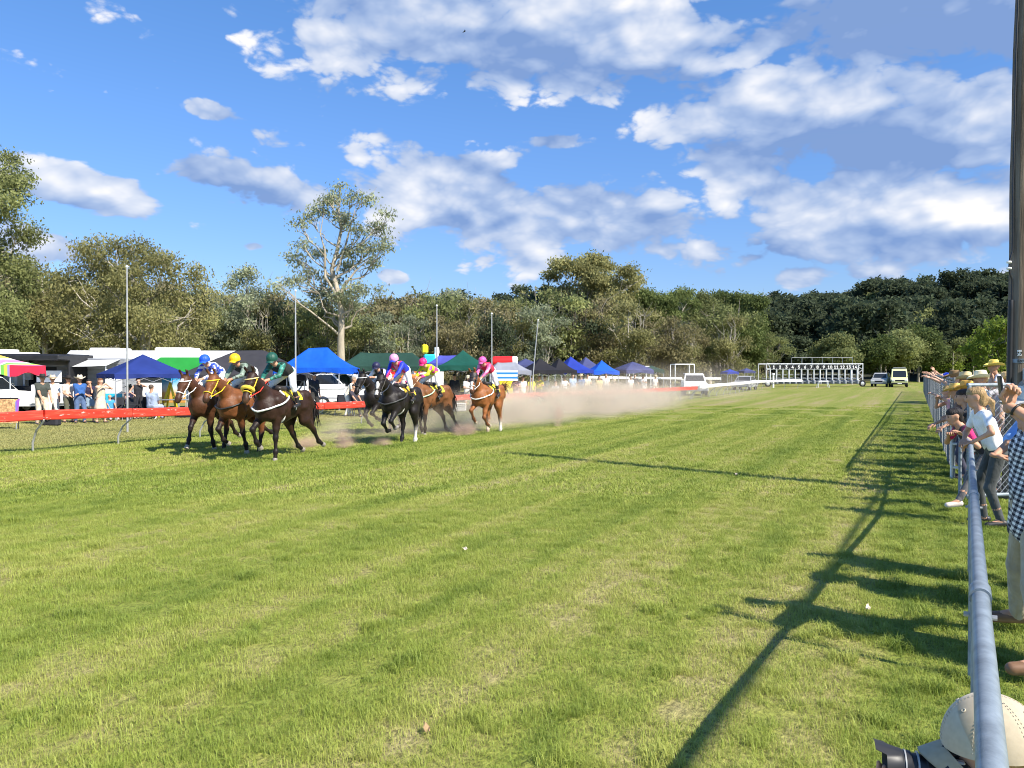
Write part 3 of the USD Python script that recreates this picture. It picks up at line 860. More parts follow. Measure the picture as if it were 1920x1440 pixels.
def far_wood():
    pi = UsdGeom.PointInstancer.Define(stage, '/World/hill_forest')
    tag(pi.GetPrim(), kind='stuff', label='dense eucalypt forest covering the hill on the right, cloud shade painted into its leaves', cat='forest')
    g = np.random.default_rng(9)
    paths = []
    for i in range(5):
        nm = '/World/hill_forest/far_tree' + ('_%03d' % i if i else '')
        UsdGeom.Xform.Define(stage, nm)
        h, w = 11 + 2 * (i % 3), 7.5
        cl, wood = [], [tube([(0, 0, -1), (.2, 0, h * .5), (0, .2, h * .9)], [.25, .17, .06], 5, caps=False)]
        for j in range(9):
            c = np.array([g.normal(0, w * .24), g.normal(0, w * .24), h * g.uniform(.4, .95)])
            k = 22
            d = g.normal(0, 1, (k, 3))
            d /= np.linalg.norm(d, axis=1, keepdims=True)
            cl.append(c + d * g.random((k, 1)) ** .4 * np.array([w * .26, w * .26, h * .09]))
            wood.append(limb(g, (0, 0, h * .35), c, .09, .03, .06, 4, 0, 4)[1])
        usdkit.mesh(stage, nm + '/trunk', cat_mesh(wood), MAT['bark_grey'])
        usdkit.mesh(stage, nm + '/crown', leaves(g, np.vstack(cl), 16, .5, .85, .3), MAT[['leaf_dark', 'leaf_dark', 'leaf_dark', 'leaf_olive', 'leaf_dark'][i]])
        paths.append(nm)
    pi.CreatePrototypesRel().SetTargets([Sdf.Path(p) for p in paths])
    pos, idx, rot, sc = [], [], [], []
    for Y0, Y1, n in ((148, 175, 230), (175, 215, 300), (215, 260, 360), (260, 300, 300), (300, 400, 260)):
        for _ in range(n):
            y = g.uniform(Y0, Y1)
            x = g.uniform(-.75, .85) * y
            if x / y < -.2 and y > 230:
                continue
            pos.append((x, y, float(hill_height(np.array(x), np.array(y)))))
            right = x / y > .28
            idx.append(int(g.choice(5, p=[.3, .25, .25, .02, .18] if right else [.12, .12, .1, .56, .1])))  # mostly the dark crowns to the right: cloud shade put into leaf colour
            a = g.uniform(0, 6.28)
            rot.append((math.cos(a / 2), 0, 0, math.sin(a / 2)))
            s = g.uniform(.55, 1.3)
            sc.append((s * g.uniform(.9, 1.2), s * g.uniform(.9, 1.2), s))
    pi.CreatePositionsAttr(Vt.Vec3fArray.FromNumpy(np.array(pos, np.float32)))
    pi.CreateProtoIndicesAttr(Vt.IntArray.FromNumpy(np.array(idx, np.int32)))
    pi.CreateOrientationsAttr(Vt.QuathArray([Gf.Quath(*map(float, q)) for q in rot]))
    pi.CreateScalesAttr(Vt.Vec3fArray.FromNumpy(np.array(sc, np.float32)))


far_wood()
# ------------------------------------------------------------ materials for made things
mat('white_paint', (.80, .80, .78), .35, vary=.06, scale=3.0)
mat('white_plastic', (.78, .77, .73), .45, vary=.10, scale=4.0)
mat('red_plastic', (.62, .045, .022), .42, vary=.28, scale=5.0, stretch=(.5, .5, 6))
n_ = {'g': ('texture_coordinate', {}), 'm': ('mapping', {'scale': (.8, .8, 9)}), 'n': ('noise_texture', {'scale': 3., 'detail': 5.}), 'r': ('rgb_ramp', {'ramp': [(.3, (.42, .03, .018)), (.55, (.62, .045, .022)), (.75, (.70, .12, .07))]}),
      'm2': ('mapping', {'scale': (1.6, 1.6, 5)}), 'n2': ('noise_texture', {'scale': 2.4, 'detail': 6., 'roughness': .7}), 'k': ('map_range', {'from_min': .62, 'from_max': .66, 'to_min': 0., 'to_max': .85, 'clamp': True}), 'x': ('mix_color', {'b': (.72, .66, .60)}),
      'p': ('principled_bsdf', {'roughness': .45})}
MAT['red_plastic'] = usdkit.material(stage, '/World/Looks/red_scuffed', n_, [('g.object', 'm.vector'), ('m.vector', 'n.vector'), ('n.fac', 'r.fac'), ('g.object', 'm2.vector'), ('m2.vector', 'n2.vector'), ('n2.fac', 'k.value'), ('k.result', 'x.fac'), ('r.color', 'x.a'), ('x.result', 'p.base_color')], surface='p.BSDF')
mat('galvanised_dull', (.17, .185, .20), .55, vary=.25, scale=9.0, metal=.2)  # darker copy of galvanised: shade on the mesh fence put into the colour
mat('galvanised', (.205, .24, .27), .45, vary=.30, scale=14.0, metal=.15, bump=.1, bscale=80)
mat('grey_metal', (.42, .42, .41), .45, vary=.15, scale=8.0, metal=.4)
mat('black_paint', (.018, .018, .02), .45, vary=.3, scale=4.0)
mat('dark_cloth', (.022, .022, .027), .85, vary=.3, scale=6.0)
mat('tyre', (.02, .02, .02), .85)
mat('glass_dark', (.02, .024, .028), .08, spec=.6)
mat('grey_panel', (.24, .25, .27), .5, vary=.12, scale=2.0)
mat('cream_panel', (.72, .69, .58), .45, vary=.08, scale=2.0)
mat('pole_alloy', (.62, .63, .64), .35, metal=.5, vary=.1, scale=10)
mat('timber', (.30, .20, .10), .7, vary=.3, scale=8.0)
mat('lamp_glass', (.75, .75, .72), .12, spec=.6)
mat('plate_yellow', (.75, .62, .06), .4)


def canvas(name, c, r=.75):
    """Awning cloth: thin, slightly see-through, with soft folds."""
    n = {'g': ('texture_coordinate', {}), 'n': ('noise_texture', {'scale': 1.1, 'detail': 4.}), 'r': ('rgb_ramp', {'ramp': [(.3, tuple(np.array(c) * .82)), (.7, tuple(np.array(c) * 1.12))]}),
         'w': ('noise_texture', {'scale': 2.6, 'detail': 2.}), 'b': ('bump', {'strength': .5, 'distance': .08}), 'p': ('principled_bsdf', {'roughness': r, 'specular_ior_level': .25}),
         't': ('translucent_bsdf', {}), 'x': ('mix_closure', {'fac': .22})}
    L = [('g.object', 'n.vector'), ('n.fac', 'r.fac'), ('r.color', 'p.base_color'), ('r.color', 't.color'), ('g.object', 'w.vector'), ('w.fac', 'b.height'), ('b.normal', 'p.normal'),
         ('p.BSDF', 'x.closure1'), ('t.BSDF', 'x.closure2')]
    MAT[name] = usdkit.material(stage, '/World/Looks/' + name, n, L, surface='x.closure')


for nm, c in dict(navy=(.020, .040, .20), blue=(.008, .105, .62), green=(.010, .085, .062), dgreen=(.022, .062, .045), black=(.022, .021, .027), charcoal=(.050, .048, .054), violet=(.075, .085, .40),
                  slate=(.065, .075, .19), dblue=(.020, .045, .33), white=(.75, .75, .73), grey=(.30, .31, .36)).items():
    canvas('canvas_' + nm, c)


def bands(name, stops, axis='x', scale=1.0, shift=0.0, rough=.6):
    """Printed stripes along one axis of the thing."""
    n = {'g': ('texture_coordinate', {}), 's': ('separate_xyz', {}), 'm': ('math', {'math_type': 'multiply_add', 'value2': scale, 'value3': shift}), 'f': ('math', {'math_type': 'fraction'}),
         'r': ('rgb_ramp', {'ramp': stops, 'interpolate': False}), 'p': ('principled_bsdf', {'roughness': rough})}
    MAT[name] = usdkit.material(stage, '/World/Looks/' + name, n, [('g.object', 's.vector'), ('s.' + axis, 'm.value1'), ('m.value', 'f.value1'), ('f.value', 'r.fac'), ('r.color', 'p.base_color')], surface='p.BSDF')


# ------------------------------------------------------------ running rails
def rail_path(keys, step):
    """Resamples plan points (x, y, z of the rail's middle) every step metres."""
    k = np.array(keys, float)
    d = np.r_[0, np.cumsum(np.hypot(*np.diff(k[:, :2], axis=0).T))]
    from scipy.interpolate import PchipInterpolator
    n = int(d[-1] / step)
    s = np.arange(n + 1) * step
    return np.stack([PchipInterpolator(d, k[:, i])(s) for i in range(3)], 1)


def rail_fence(name, label, keys, step, panel_mat, r, seg=4, first_joint=0):
    t = thing(name, label, 'rail')
    P = rail_path(keys, step)
    g = np.random.default_rng(3)
    for i in range(len(P) - 1):
        a, b = P[i], P[i + 1]
        d = (b - a) / np.linalg.norm(b - a)
        side = np.array([d[1], -d[0], 0])
        side /= np.linalg.norm(side)
        # hollow moulded rail: a rounded upright section
        sec = [(.035, -r), (.05, -r * .8), (.05, r * .8), (.03, r), (-.03, r), (-.05, r * .8), (-.05, -r * .8), (-.035, -r)]
        v, f = [], []
        sag = np.array([0, 0, g.normal(0, .006)])
        for q in (a + d * .012, (a + b) / 2 + sag, b - d * .012):
            v += [q + side * s + np.array([0, 0, z]) for s, z in sec]
        n = len(sec)
        for k in (0, 1):
            for j in range(n):
                p0, p1 = k * n + j, k * n + (j + 1) % n
                f += [(p0, p1, p0 + n), (p1, p1 + n, p0 + n)]
        f += [(0, j + 1, j) for j in range(1, n - 1)] + [(2 * n, 2 * n + j, 2 * n + j + 1) for j in range(1, n - 1)]
        m = trimesh.Trimesh(np.array(v), np.array(f), process=False)
        obj('panel', m, panel_mat, t)
    for i in range(len(P)):
        p = P[i]
        d = P[min(i + 1, len(P) - 1)] - P[max(i - 1, 0)]
        d /= np.linalg.norm(d)
        back = np.array([-d[1], d[0], 0])
        q = np.array([p[0], p[1], 0]) + back * .42 * (p[2] / .8) - d * .12
        zb = p[2] - r
        pts = [q + (0, 0, -.05), q + (0, 0, zb * .28), q + (p - q) * (.35, .35, 0) + np.array([0, 0, zb * .66]), np.array([p[0], p[1], zb * .96]), np.array([p[0], p[1], zb + .02])]
        obj('post', tube(pts, .024, 6), 'grey_metal', t, smooth=True)
    return t, P


def rail_key(px, py, Y):
    p = at(px, py, Y)
    return (p[0], Y, p[2])


red_keys = [rail_key(-420, 802, 15.4), rail_key(-160, 789, 16.6), rail_key(0, 780.5, 17.4), rail_key(112, 777, 18.0), rail_key(250, 774, 19.8), rail_key(358, 770.5, 21.0), rail_key(640, 759.5, 26.4), rail_key(760, 754, 29.0),
            rail_key(860, 746, 31.8), rail_key(1000, 740.5, 36.5), rail_key(1200, 733, 43.6), rail_key(1310, 727, 52)]
rail_fence('running_rail', 'red plastic running rail along the far side of the track', red_keys, 2.3, 'red_plastic', .115)
white_keys = [rail_key(1311, 725, 52.4), rail_key(1380, 719.5, 64), rail_key(1450, 714.5, 82), rail_key(1480, 713.5, 84), rail_key(1511, 714, 86)]
rail_fence('running_rail', 'white plastic running rail curving off beyond the red one', white_keys, 2.6, 'white_plastic', .12)
back_keys = [rail_key(1100, 707.5, 62), rail_key(1230, 709, 66), rail_key(1372, 710, 70)]
rail_fence('running_rail', 'far white rail behind the gazebos and the parked white car', back_keys, 3.0, 'white_plastic', .10)


# ------------------------------------------------------------ gazebos
def gazebo(label, cxpx, Z, wpx, eave_py, peak_py, cloth, rot=.15, ridge=0.0, depth=None, valance=.26, group=None, sag=.18, name='gazebo', legs=True):
    """A pop-up shelter: sagging cloth roof (with a ridge if ridge > 0), hanging edge, four legs, lattice braces."""
    c = at(cxpx, 697, Z)
    s = Z / F
    ze, zp = at(cxpx, eave_py, Z)[2], at(cxpx, peak_py, Z)[2]
    full = wpx * s
    w = full / (abs(math.cos(rot)) + abs(math.sin(rot)) * (1 if depth is None else depth))
    dpt = w if depth is None else w * depth
    t = thing(name, label, 'gazebo', (c[0], Z, 0), rot, group=group)
    hw, hd = w / 2, dpt / 2
    zt = ze + valance

    def roof(u, v):
        x, y = (u * 2 - 1), (v * 2 - 1)
        ax = np.clip((np.abs(x) - ridge) / (1 - ridge), 0, 1)
        k = np.maximum(ax, np.abs(y))
        h = (1 - k) ** (1.0 + sag * 1.6)
        pull = 1 - .035 * (1 - (np.minimum(np.abs(x), np.abs(y)) ** 2)) * (k > .97)
        fold = .012 * np.sin(7 * x + 3 * y) * (1 - k)
        dip = -.05 * (1 - x * x) * np.cos(np.clip(y, -1, 1) * math.pi / 2) * (ridge > 0) * (np.abs(x) < ridge)
        return np.stack([x * hw * pull, y * hd * pull, zt + (zp - zt) * h + fold + dip], -1)
    obj('roof', grid_mesh(roof, 33, 33), 'canvas_' + cloth, t, smooth=50)
    g = np.random.default_rng(int(abs(cxpx)))
    va = []
    for (x0, y0, x1, y1) in ((-1, -1, 1, -1), (1, -1, 1, 1), (1, 1, -1, 1), (-1, 1, -1, -1)):
        ph = g.uniform(0, 6)
        def hang(u, v, x0=x0, y0=y0, x1=x1, y1=y1, ph=ph):
            x, y = x0 + (x1 - x0) * u, y0 + (y1 - y0) * u
            out = 1 + .012 * np.sin(u * 17 + ph) * v
            return np.stack([x * hw * out, y * hd * out, zt - valance * v * (1 + .10 * np.sin(u * 11 + ph) - .28 * np.sin(u * math.pi)) - .002], -1)
        va.append(grid_mesh(hang, 25, 4))
    obj('valance', cat_mesh(va), 'canvas_' + cloth, t, smooth=True)
    if legs:
        for sx in (-1, 1):
            for sy in (-1, 1):
                x, y = sx * (hw - .05), sy * (hd - .05)
                obj('leg', cat_mesh([tube([(x, y, 0), (x, y, zt - .03)], .024, 4), box(x - .06, x + .06, y - .06, y + .06, 0, .012)]), 'pole_alloy', t)
        for sy in (-1, 1):
            br = []
            y = sy * (hd - .05)
            xs = np.linspace(-hw + .07, hw - .07, 5)
            for a, b in zip(xs[:-1], xs[1:]):
                br += [tube([(a, y, zt - .32), (b, y, zt - .05)], .011, 3), tube([(a, y, zt - .05), (b, y, zt - .32)], .011, 3)]
            obj('brace', cat_mesh(br), 'pole_alloy', t)
    return t


gazebo('navy blue pop up gazebo with seated people under it', 268, 31.5, 182, 710, 664, 'navy', .72, valance=.2, sag=.05)
gazebo('charcoal marquee roof behind the yellow capped jockey', 470, 37, 250, 712, 655, 'charcoal', .2, ridge=.2, sag=.02)
gazebo('small navy gazebo top peeping out behind the green capped jockey', 492, 46, 80, 690, 664, 'dblue', .3)
gazebo('bright blue ridged marquee pitched in front of the parked utes', 597, 33.5, 152, 701, 650, 'blue', .1, ridge=.22, sag=.25, depth=.8)
gazebo('long dark green marquee behind the pink capped jockey', 725, 39, 180, 697, 660, 'dgreen', .12, ridge=.55, sag=.03, depth=.6)
gazebo('violet blue flat topped gazebo behind the teal one', 845, 44, 95, 690, 665, 'violet', .1, ridge=.45)
gazebo('teal green peaked gazebo left of the pink silks jockey', 868, 37.5, 108, 697, 656, 'green', .12, sag=.3, valance=.3)
gazebo('dark purple blue gazebo behind the black gazebo and leaning pole', 985, 48, 66, 692, 672, 'slate', .3)
gazebo('black peaked gazebo in front of the leaning pole', 1012, 42, 84, 703, 671, 'black', .35, sag=.28)
gazebo('second black gazebo tucked behind the black peaked one', 1048, 46, 66, 702, 671, 'black', .5, sag=.28)
gazebo('navy peaked gazebo, left one of a close pair', 1070, 49, 84, 701, 668, 'dblue', .45, sag=.25)
gazebo('dull navy gazebo, right one of a close pair', 1098, 52, 80, 700, 669, 'slate', .45, sag=.25)
gazebo('vivid blue peaked gazebo standing alone right of the navy pair', 1128, 50, 62, 703, 675, 'blue', .25, sag=.28)
gazebo('grey blue domed gazebo between the vivid blue and green ones', 1186, 53, 74, 701, 678, 'slate', .35, sag=-.1)
gazebo('low dark green gazebo beside the white frames', 1221, 56, 44, 700, 685, 'dgreen', .2)
gazebo('small blue gazebo far off in the dust, the left of two', 1368, 78, 30, 702, 692, 'dblue', .3)
gazebo('small blue gazebo far off in the dust, the right of two', 1399, 84, 30, 700, 690, 'slate', .3)
gazebo('white and blue banded gazebo just right of the pink silks jockey', 950, 40, 92, 704, 678, 'grey', .2, ridge=.4)

# the rainbow stall at the left edge
bands('rainbow', [(0, (.80, .55, .05)), (.14, (.75, .68, .10)), (.26, (.70, .62, .55)), (.36, (.55, .25, .55)), (.46, (.70, .20, .35)), (.58, (.75, .72, .68)), (.68, (.16, .50, .08)), (.78, (.55, .62, .08)), (.88, (.30, .25, .55)), (.95, (.70, .02, .06))], 'x', .87, -.05)
t_ = gazebo('rainbow striped promotional gazebo cut off by the left edge', -8, 28.5, 128, 738 - 32, 664, 'white', .08, valance=.42, sag=.2)
for ch in t_.GetChildren():
    if ch.GetName() in ('roof', 'valance'):
        UsdShade.MaterialBindingAPI(ch).Bind(MAT['rainbow'])

# flag poles behind the running rail
for px, top, by, Z, lean, lb in ((238, 500, 790, 23.5, 0.0, 'tall slim pale pole in front of the navy gazebo'), (554, 545, 752, 28.5, 0, 'tall slim pale pole in front of the bright blue marquee'),
                                 (819, 573, 742, 33.5, 0, 'slim pale pole left of the teal gazebo'), (922, 588, 735, 36.5, 0, 'slim pale pole behind the pink silks jockey'), (1004, 600, 728, 40.5, 5, 'slim pale pole leaning right in front of the black gazebo')):
    a, b = at(px - lean * 2, 697, Z), at(px + lean, top, Z)
    t = thing('flag_pole', lb, 'pole', (a[0], Z, 0), group='pale poles behind the running rail')
    obj('shaft', tube([(0, 0, -.1), ((b[0] - a[0]) * .5, 0, b[2] * .5), (b[0] - a[0], 0, b[2])], [.034, .030, .022], 8), 'grey_metal', t, smooth=True)
    obj('cap', moved(trimesh.creation.icosphere(1, .045), (b[0] - a[0], 0, b[2])), 'white_paint', t)


# ------------------------------------------------------------ vehicles
def wheel(t, x, y, r, w=.22, rim=.62):
    ty = obj('tyre', moved(lathe([(r * .6, -w / 2), (r * .93, -w / 2), (r, -w * .3), (r, w * .3), (r * .93, w / 2), (r * .6, w / 2)], 20), (x, y, r), [(X_, math.pi / 2)]), 'tyre', t, smooth=40)
    sp = [moved(lathe([(.001, -.02), (r * .2, -.03), (r * rim, .02), (r * rim, .06)], 16), (x, y - math.copysign(w * .34, y) * -1, r), [(X_, math.pi / 2 * math.copysign(1, y))])]
    obj('rim', cat_mesh(sp), 'pole_alloy', t, smooth=40)


def side_prism(profile, y0, y1, inset=.0, top_z=None):
    """Extrudes an (x, z) outline across y; points above top_z lean in by inset."""
    from shapely.geometry import Polygon
    m = trimesh.creation.extrude_polygon(Polygon(profile), 1.0, engine='earcut')
    v = np.array(m.vertices)
    x, z, k = v[:, 0], v[:, 1], v[:, 2]
    y = y0 + (y1 - y0) * k
    if top_z is not None:
        lean = np.clip((z - top_z) / max(z.max() - top_z, 1e-6), 0, 1) * inset
        y = np.where(k > .5, y - lean, y + lean)
    return trimesh.Trimesh(np.stack([x, y, z], 1), m.faces[:, ::-1], process=False)


def car(name, label, loc, rz, kind='suv', paint='white_paint', cat='car', scale=1.0):
    """Front of the vehicle along +x."""
    t = thing(name, label, cat, loc, rz, scale)
    if kind == 'ute':
        low = [(-2.5, .45), (-2.5, 1.05), (-.75, 1.08), (.95, 1.08), (2.35, .98), (2.5, .75), (2.5, .42)]
        cab = [(-.8, 1.07), (-.72, 1.72), (-.55, 1.80), (.25, 1.80), (1.05, 1.07)]
        hw = .92
    elif kind == 'sedan':
        low = [(-2.3, .35), (-2.32, .85), (-1.6, .98), (1.0, .93), (2.1, .78), (2.25, .55), (2.2, .32)]
        cab = [(-1.75, .96), (-1.15, 1.42), (-.2, 1.46), (.45, 1.38), (1.15, .92)]
        hw = .88
    else:
        low = [(-2.25, .42), (-2.3, 1.0), (-2.1, 1.08), (1.05, 1.06), (2.15, .96), (2.32, .72), (2.3, .4)]
        cab = [(-2.15, 1.06), (-1.95, 1.70), (-1.7, 1.76), (.1, 1.76), (.5, 1.66), (1.1, 1.05)]
        hw = .93
    obj('body', side_prism(low, -hw, hw, .06, .8), paint, t, smooth=35)
    zc = cab[0][1]
    obj('cabin', side_prism(cab, -hw + .05, hw - .05, .16, zc), paint, t, smooth=35)
    c = np.array(cab)
    mid = c.mean(0)
    for s in (-1, 1):
        g = (c - mid) * (.86, .72) + mid + (0, .03)
        m = side_prism([tuple(q) for q in g], -.01, .01)
        v = np.array(m.vertices)
        lean = np.clip((v[:, 2] - zc) / (c[:, 1].max() - zc), 0, 1) * .16
        v[:, 1] = s * (hw - .05 - lean + .008 + .004 * np.sign(v[:, 1]) * s)
        obj('side_window', trimesh.Trimesh(v, m.faces, process=False), 'glass_dark', t)
    a, b = np.array(cab[-1]), np.array(cab[-2])
    a2, b2 = a + (b - a) * .12, a + (b - a) * .92
    nn = np.array([(b - a)[1], -(b - a)[0]])
    nn = -nn / np.linalg.norm(nn) * (1 if nn[0] < 0 else -1) * .012
    w0, w1 = hw - .16, hw - .26
    q = np.array([(a2[0] + nn[0], -w0, a2[1] + nn[1]), (a2[0] + nn[0], w0, a2[1] + nn[1]), (b2[0] + nn[0], w1, b2[1] + nn[1]), (b2[0] + nn[0], -w1, b2[1] + nn[1])])
    obj('windscreen', trimesh.Trimesh(q, [(0, 1, 2), (0, 2, 3)], process=False), 'glass_dark', t)
    fx = max(x for x, z in low)
    for s in (-1, 1):
        obj('headlight', rbox(fx - .12, fx + .012, s * .68 - .18, s * .68 + .18, .66, .82, .02), 'lamp_glass', t)
    obj('grille', rbox(fx - .1, fx + .014, -.42, .42, .58, .76, .015), 'black_paint', t)
    obj('bumper', rbox(fx - .1, fx + .06, -hw + .04, hw - .04, .36, .54, .03), 'grey_panel', t)
    for x in (-1.45, 1.45):
        for s in (-1, 1):
            wheel(t, x, s * (hw - .1), .36)
    if kind == 'ute':
        obj('tray', cat_mesh([box(-2.5, -.85, s * (hw - .03) - .03, s * (hw - .03) + .03, 1.08, 1.30) for s in (-1, 1)] + [box(-2.52, -2.46, -hw, hw, 1.08, 1.30)]), paint, t)
        obj('bull_bar', cat_mesh([tube([(2.62, y, .4), (2.66, y, 1.0), (2.55, y, 1.1)], .03, 6) for y in (-.5, .5)] + [tube([(2.64, -.75, z), (2.68, 0, z), (2.64, .75, z)], .03, 6) for z in (.6, .9)]), 'pole_alloy', t, smooth=True)
    return t


def on(px, Z):
    p = at(px, 697, Z)
    return (p[0], Z, 0)


car('parked_ute', 'white ute half hidden behind the green silks jockey under the blue marquee', on(548, 37.5), math.pi + .25, 'ute', cat='ute')
car('parked_ute', 'white four wheel drive parked at the right end of the blue marquee', on(628, 38.5), -.25, 'ute', cat='ute')
car('parked_car', 'white car parked behind the man in cream at the blue marquee', on(668, 42), -.4, 'suv')
car('parked_car', 'white hatchback parked in the dust beside the white frames', on(1301, 62), -math.pi / 2 - .15, 'suv')
car('parked_car', 'silver car partly seen in the dust under the far blue gazebos', on(1397, 80), -math.pi / 2 - .5, 'sedan', 'grey_metal')
car('parked_car', 'silver grey car facing the camera right of the starting gate', on(1652, 97), math.atan2(-97, -(1652 - 960) / F * 97) - .12, 'suv', 'grey_metal')
car('parked_car', 'white car with a dark bonnet cut off at the left edge', on(-34, 33.5), .2, 'suv')

# yellow ambulance van facing the camera
mat('van_yellow', (.78, .78, .36), .35)
t_ = thing('ambulance_van', 'pale yellow ambulance van facing the camera beside the far end of the track', 'van', on(1686, 95), math.atan2(-95, -(1686 - 960) / F * 95) + .03, .92)
obj('body', side_prism([(-2.9, .4), (-2.9, 2.45), (.6, 2.45), (1.15, 2.3), (1.75, 1.25), (2.45, 1.02), (2.6, .8), (2.6, .4)], -.98, .98, .1, 1.2), 'van_yellow', t_, smooth=30)
q_ = np.array([(1.72, -.80, 1.36), (1.72, .80, 1.36), (1.235, .76, 2.18), (1.235, -.76, 2.18)])
obj('windscreen', trimesh.Trimesh(q_, [(0, 1, 2), (0, 2, 3)], process=False), 'glass_dark', t_)
obj('roof_rack', cat_mesh([rbox(-1.2, .7, -.82, .82, 2.45, 2.54, .02), rbox(.5, .75, -.75, .75, 2.53, 2.66, .03)]), 'grey_panel', t_)
obj('grille', rbox(2.5, 2.615, -.55, .55, .78, .98, .02), 'black_paint', t_)
obj('bumper', rbox(2.45, 2.68, -.96, .96, .36, .62, .04), 'black_paint', t_)
for s in (-1, 1):
    obj('headlight', rbox(2.42, 2.63, s * .78 - .16, s * .78 + .16, .78, 1.0, .02), 'lamp_glass', t_)
    obj('mirror', rbox(1.55, 1.7, s * 1.04 - .07, s * 1.04 + .07, 1.3, 1.55, .03), 'black_paint', t_)
    for x in (-1.7, 1.75):
        wheel(t_, x, s * .88, .37)
obj('number_plate', rbox(2.66, 2.69, -.26, .26, .44, .56, .005), 'white_paint', t_)

# white bus with a green panel behind the navy gazebo
mat('leaf_panel', (.03, .33, .055), .4, vary=.1, scale=2)
t_ = thing('motor_coach', 'long white motor coach with a green painted panel behind the navy gazebo', 'coach', on(308, 39), math.pi + .06)
obj('body', rbox(-4.6, 4.3, -1.2, 1.2, .5, 2.95, .16), 'white_paint', t_, smooth=30)
obj('roof_unit', cat_mesh([rbox(-1.6, .2, -.7, .7, 2.95, 3.12, .05), rbox(1.9, 3.4, -.7, .7, 2.95, 3.1, .05)]), 'white_plastic', t_)
from shapely.geometry import Polygon
pg = trimesh.creation.extrude_polygon(Polygon([(-2.6, 2.62), (-.3, 2.62), (.1, 2.35), (-.3, 2.0), (-1.3, 1.72), (-2.6, 1.95)]), .01, engine='earcut')
obj('green_panel', moved(pg, (0, 1.212, 0), [(X_, math.pi / 2)]), 'leaf_panel', t_)
obj('window_band', rbox(-4.3, 4.1, 1.19, 1.207, 1.35, 1.68, .004), 'glass_dark', t_)
for x in (-3.0, 2.9):
    for s in (-1, 1):
        wheel(t_, x, s * 1.08, .48)

# black food trailer with a raised canopy, white caravan end, grey trailer
t_ = thing('food_trailer', 'black food trailer with a long black raised canopy behind the hat wearing men', 'trailer', on(80, 36), 0)
obj('body', cat_mesh([rbox(-1.9, -1.78, -1, 1, .55, 2.7, .03), rbox(1.75, 1.87, -1, 1, .55, 2.7, .03), rbox(-1.78, 1.75, .9, 1, .55, 2.7, .03), rbox(-1.78, 1.75, -1, .9, 2.6, 2.72, .03)]), 'black_paint', t_)
obj('counter', rbox(-1.78, 1.75, -1.06, -.98, .55, 1.25, .03), 'black_paint', t_)
obj('canopy', rbox(-1.9, 1.95, -2.0, -1.0, 2.42, 2.66, .04), 'black_paint', t_)
obj('awning_strip', rbox(-1.86, 1.9, -2.012, -1.99, 2.44, 2.62, .004), 'black_paint', t_)
for i, x in enumerate((-1.2, -.6, .1, .75)):
    obj('shelf_item', rbox(x, x + .3, .5, .75, 1.5 + .1 * (i % 2), 1.95, .03), 'white_plastic', t_)
obj('menu_board', rbox(.35, 1.5, -1.03, -1.012, 1.42, 1.95, .004), 'white_paint', t_)
for s in (-1, 1):
    wheel(t_, .3, s * 1.02, .34)
t_ = thing('caravan', 'white caravan with a cream door behind the rainbow gazebo', 'caravan', on(8, 37), 0)
obj('body', rbox(-2.2, 1.25, -1.1, 1.1, .5, 2.85, .14), 'white_paint', t_, smooth=30)
obj('door', rbox(.35, 1.18, -1.125, -1.09, .62, 2.3, .01), 'cream_panel', t_)
obj('roof_hatch', rbox(-.2, .5, -.4, .4, 2.85, 2.98, .04), 'white_plastic', t_)
obj('step', rbox(.4, 1.1, -1.5, -1.14, .14, .2, .02), 'grey_metal', t_)
for s in (-1, 1):
    wheel(t_, -.6, s * .98, .34)
t_ = thing('box_trailer', 'grey ribbed box trailer with an open white awning left of the navy gazebo', 'trailer', on(190, 37.5), 0)
ribs = [rbox(-1.6, 1.7, -1.02, 1, .6, 2.55, .02)]
obj('body', ribs[0], 'grey_panel', t_)
for i in range(8):
    obj('rib', rbox(-1.58, 1.68, -1.04, -1.015, .7 + i * .22, .86 + i * .22, .01), 'grey_panel', t_)
aw = grid_mesh(lambda u, v: np.stack([-2.4 + 3.9 * u, -1.05 - 1.3 * v, 2.5 - .32 * v - .05 * np.sin(u * math.pi)], -1), 12, 6)
obj('awning', aw, 'canvas_white', t_, smooth=True)
for x in (-2.35, 1.45):
    obj('awning_leg', tube([(x, -2.3, 0), (x, -2.3, 2.18)], .02, 4), 'pole_alloy', t_)
for s in (-1, 1):
    wheel(t_, 0, s * .95, .33)
t_ = thing('small_trailer', 'low white trailer with a spare wheel behind the man in the cream hat', 'trailer', on(113, 32.5), 0)
obj('body', rbox(-.9, 1.0, -.6, .6, .55, 1.35, .03), 'white_paint', t_)
obj('frame', rbox(-1.0, 1.5, -.55, .55, .46, .54, .01), 'grey_metal', t_)
for s in (-1, 1):
    wheel(t_, -.1, s * .7, .30)

# ------------------------------------------------------------ inflatables, frames, banners
def arc(r0, r1, a0, a1, w, n):
    out = []
    for i in range(n):
        b0, b1 = a0 + (a1 - a0) * i / n, a0 + (a1 - a0) * (i + 1) / n
        p = [(r * math.cos(b), y, r * math.sin(b)) for b in (b0 + .015, b1 - .015) for r in (r0, r1) for y in (-w, w)]
        out.append(moved(trimesh.convex.convex_hull(np.array(p)).subdivide(), (0, 0, 0)))
    return out


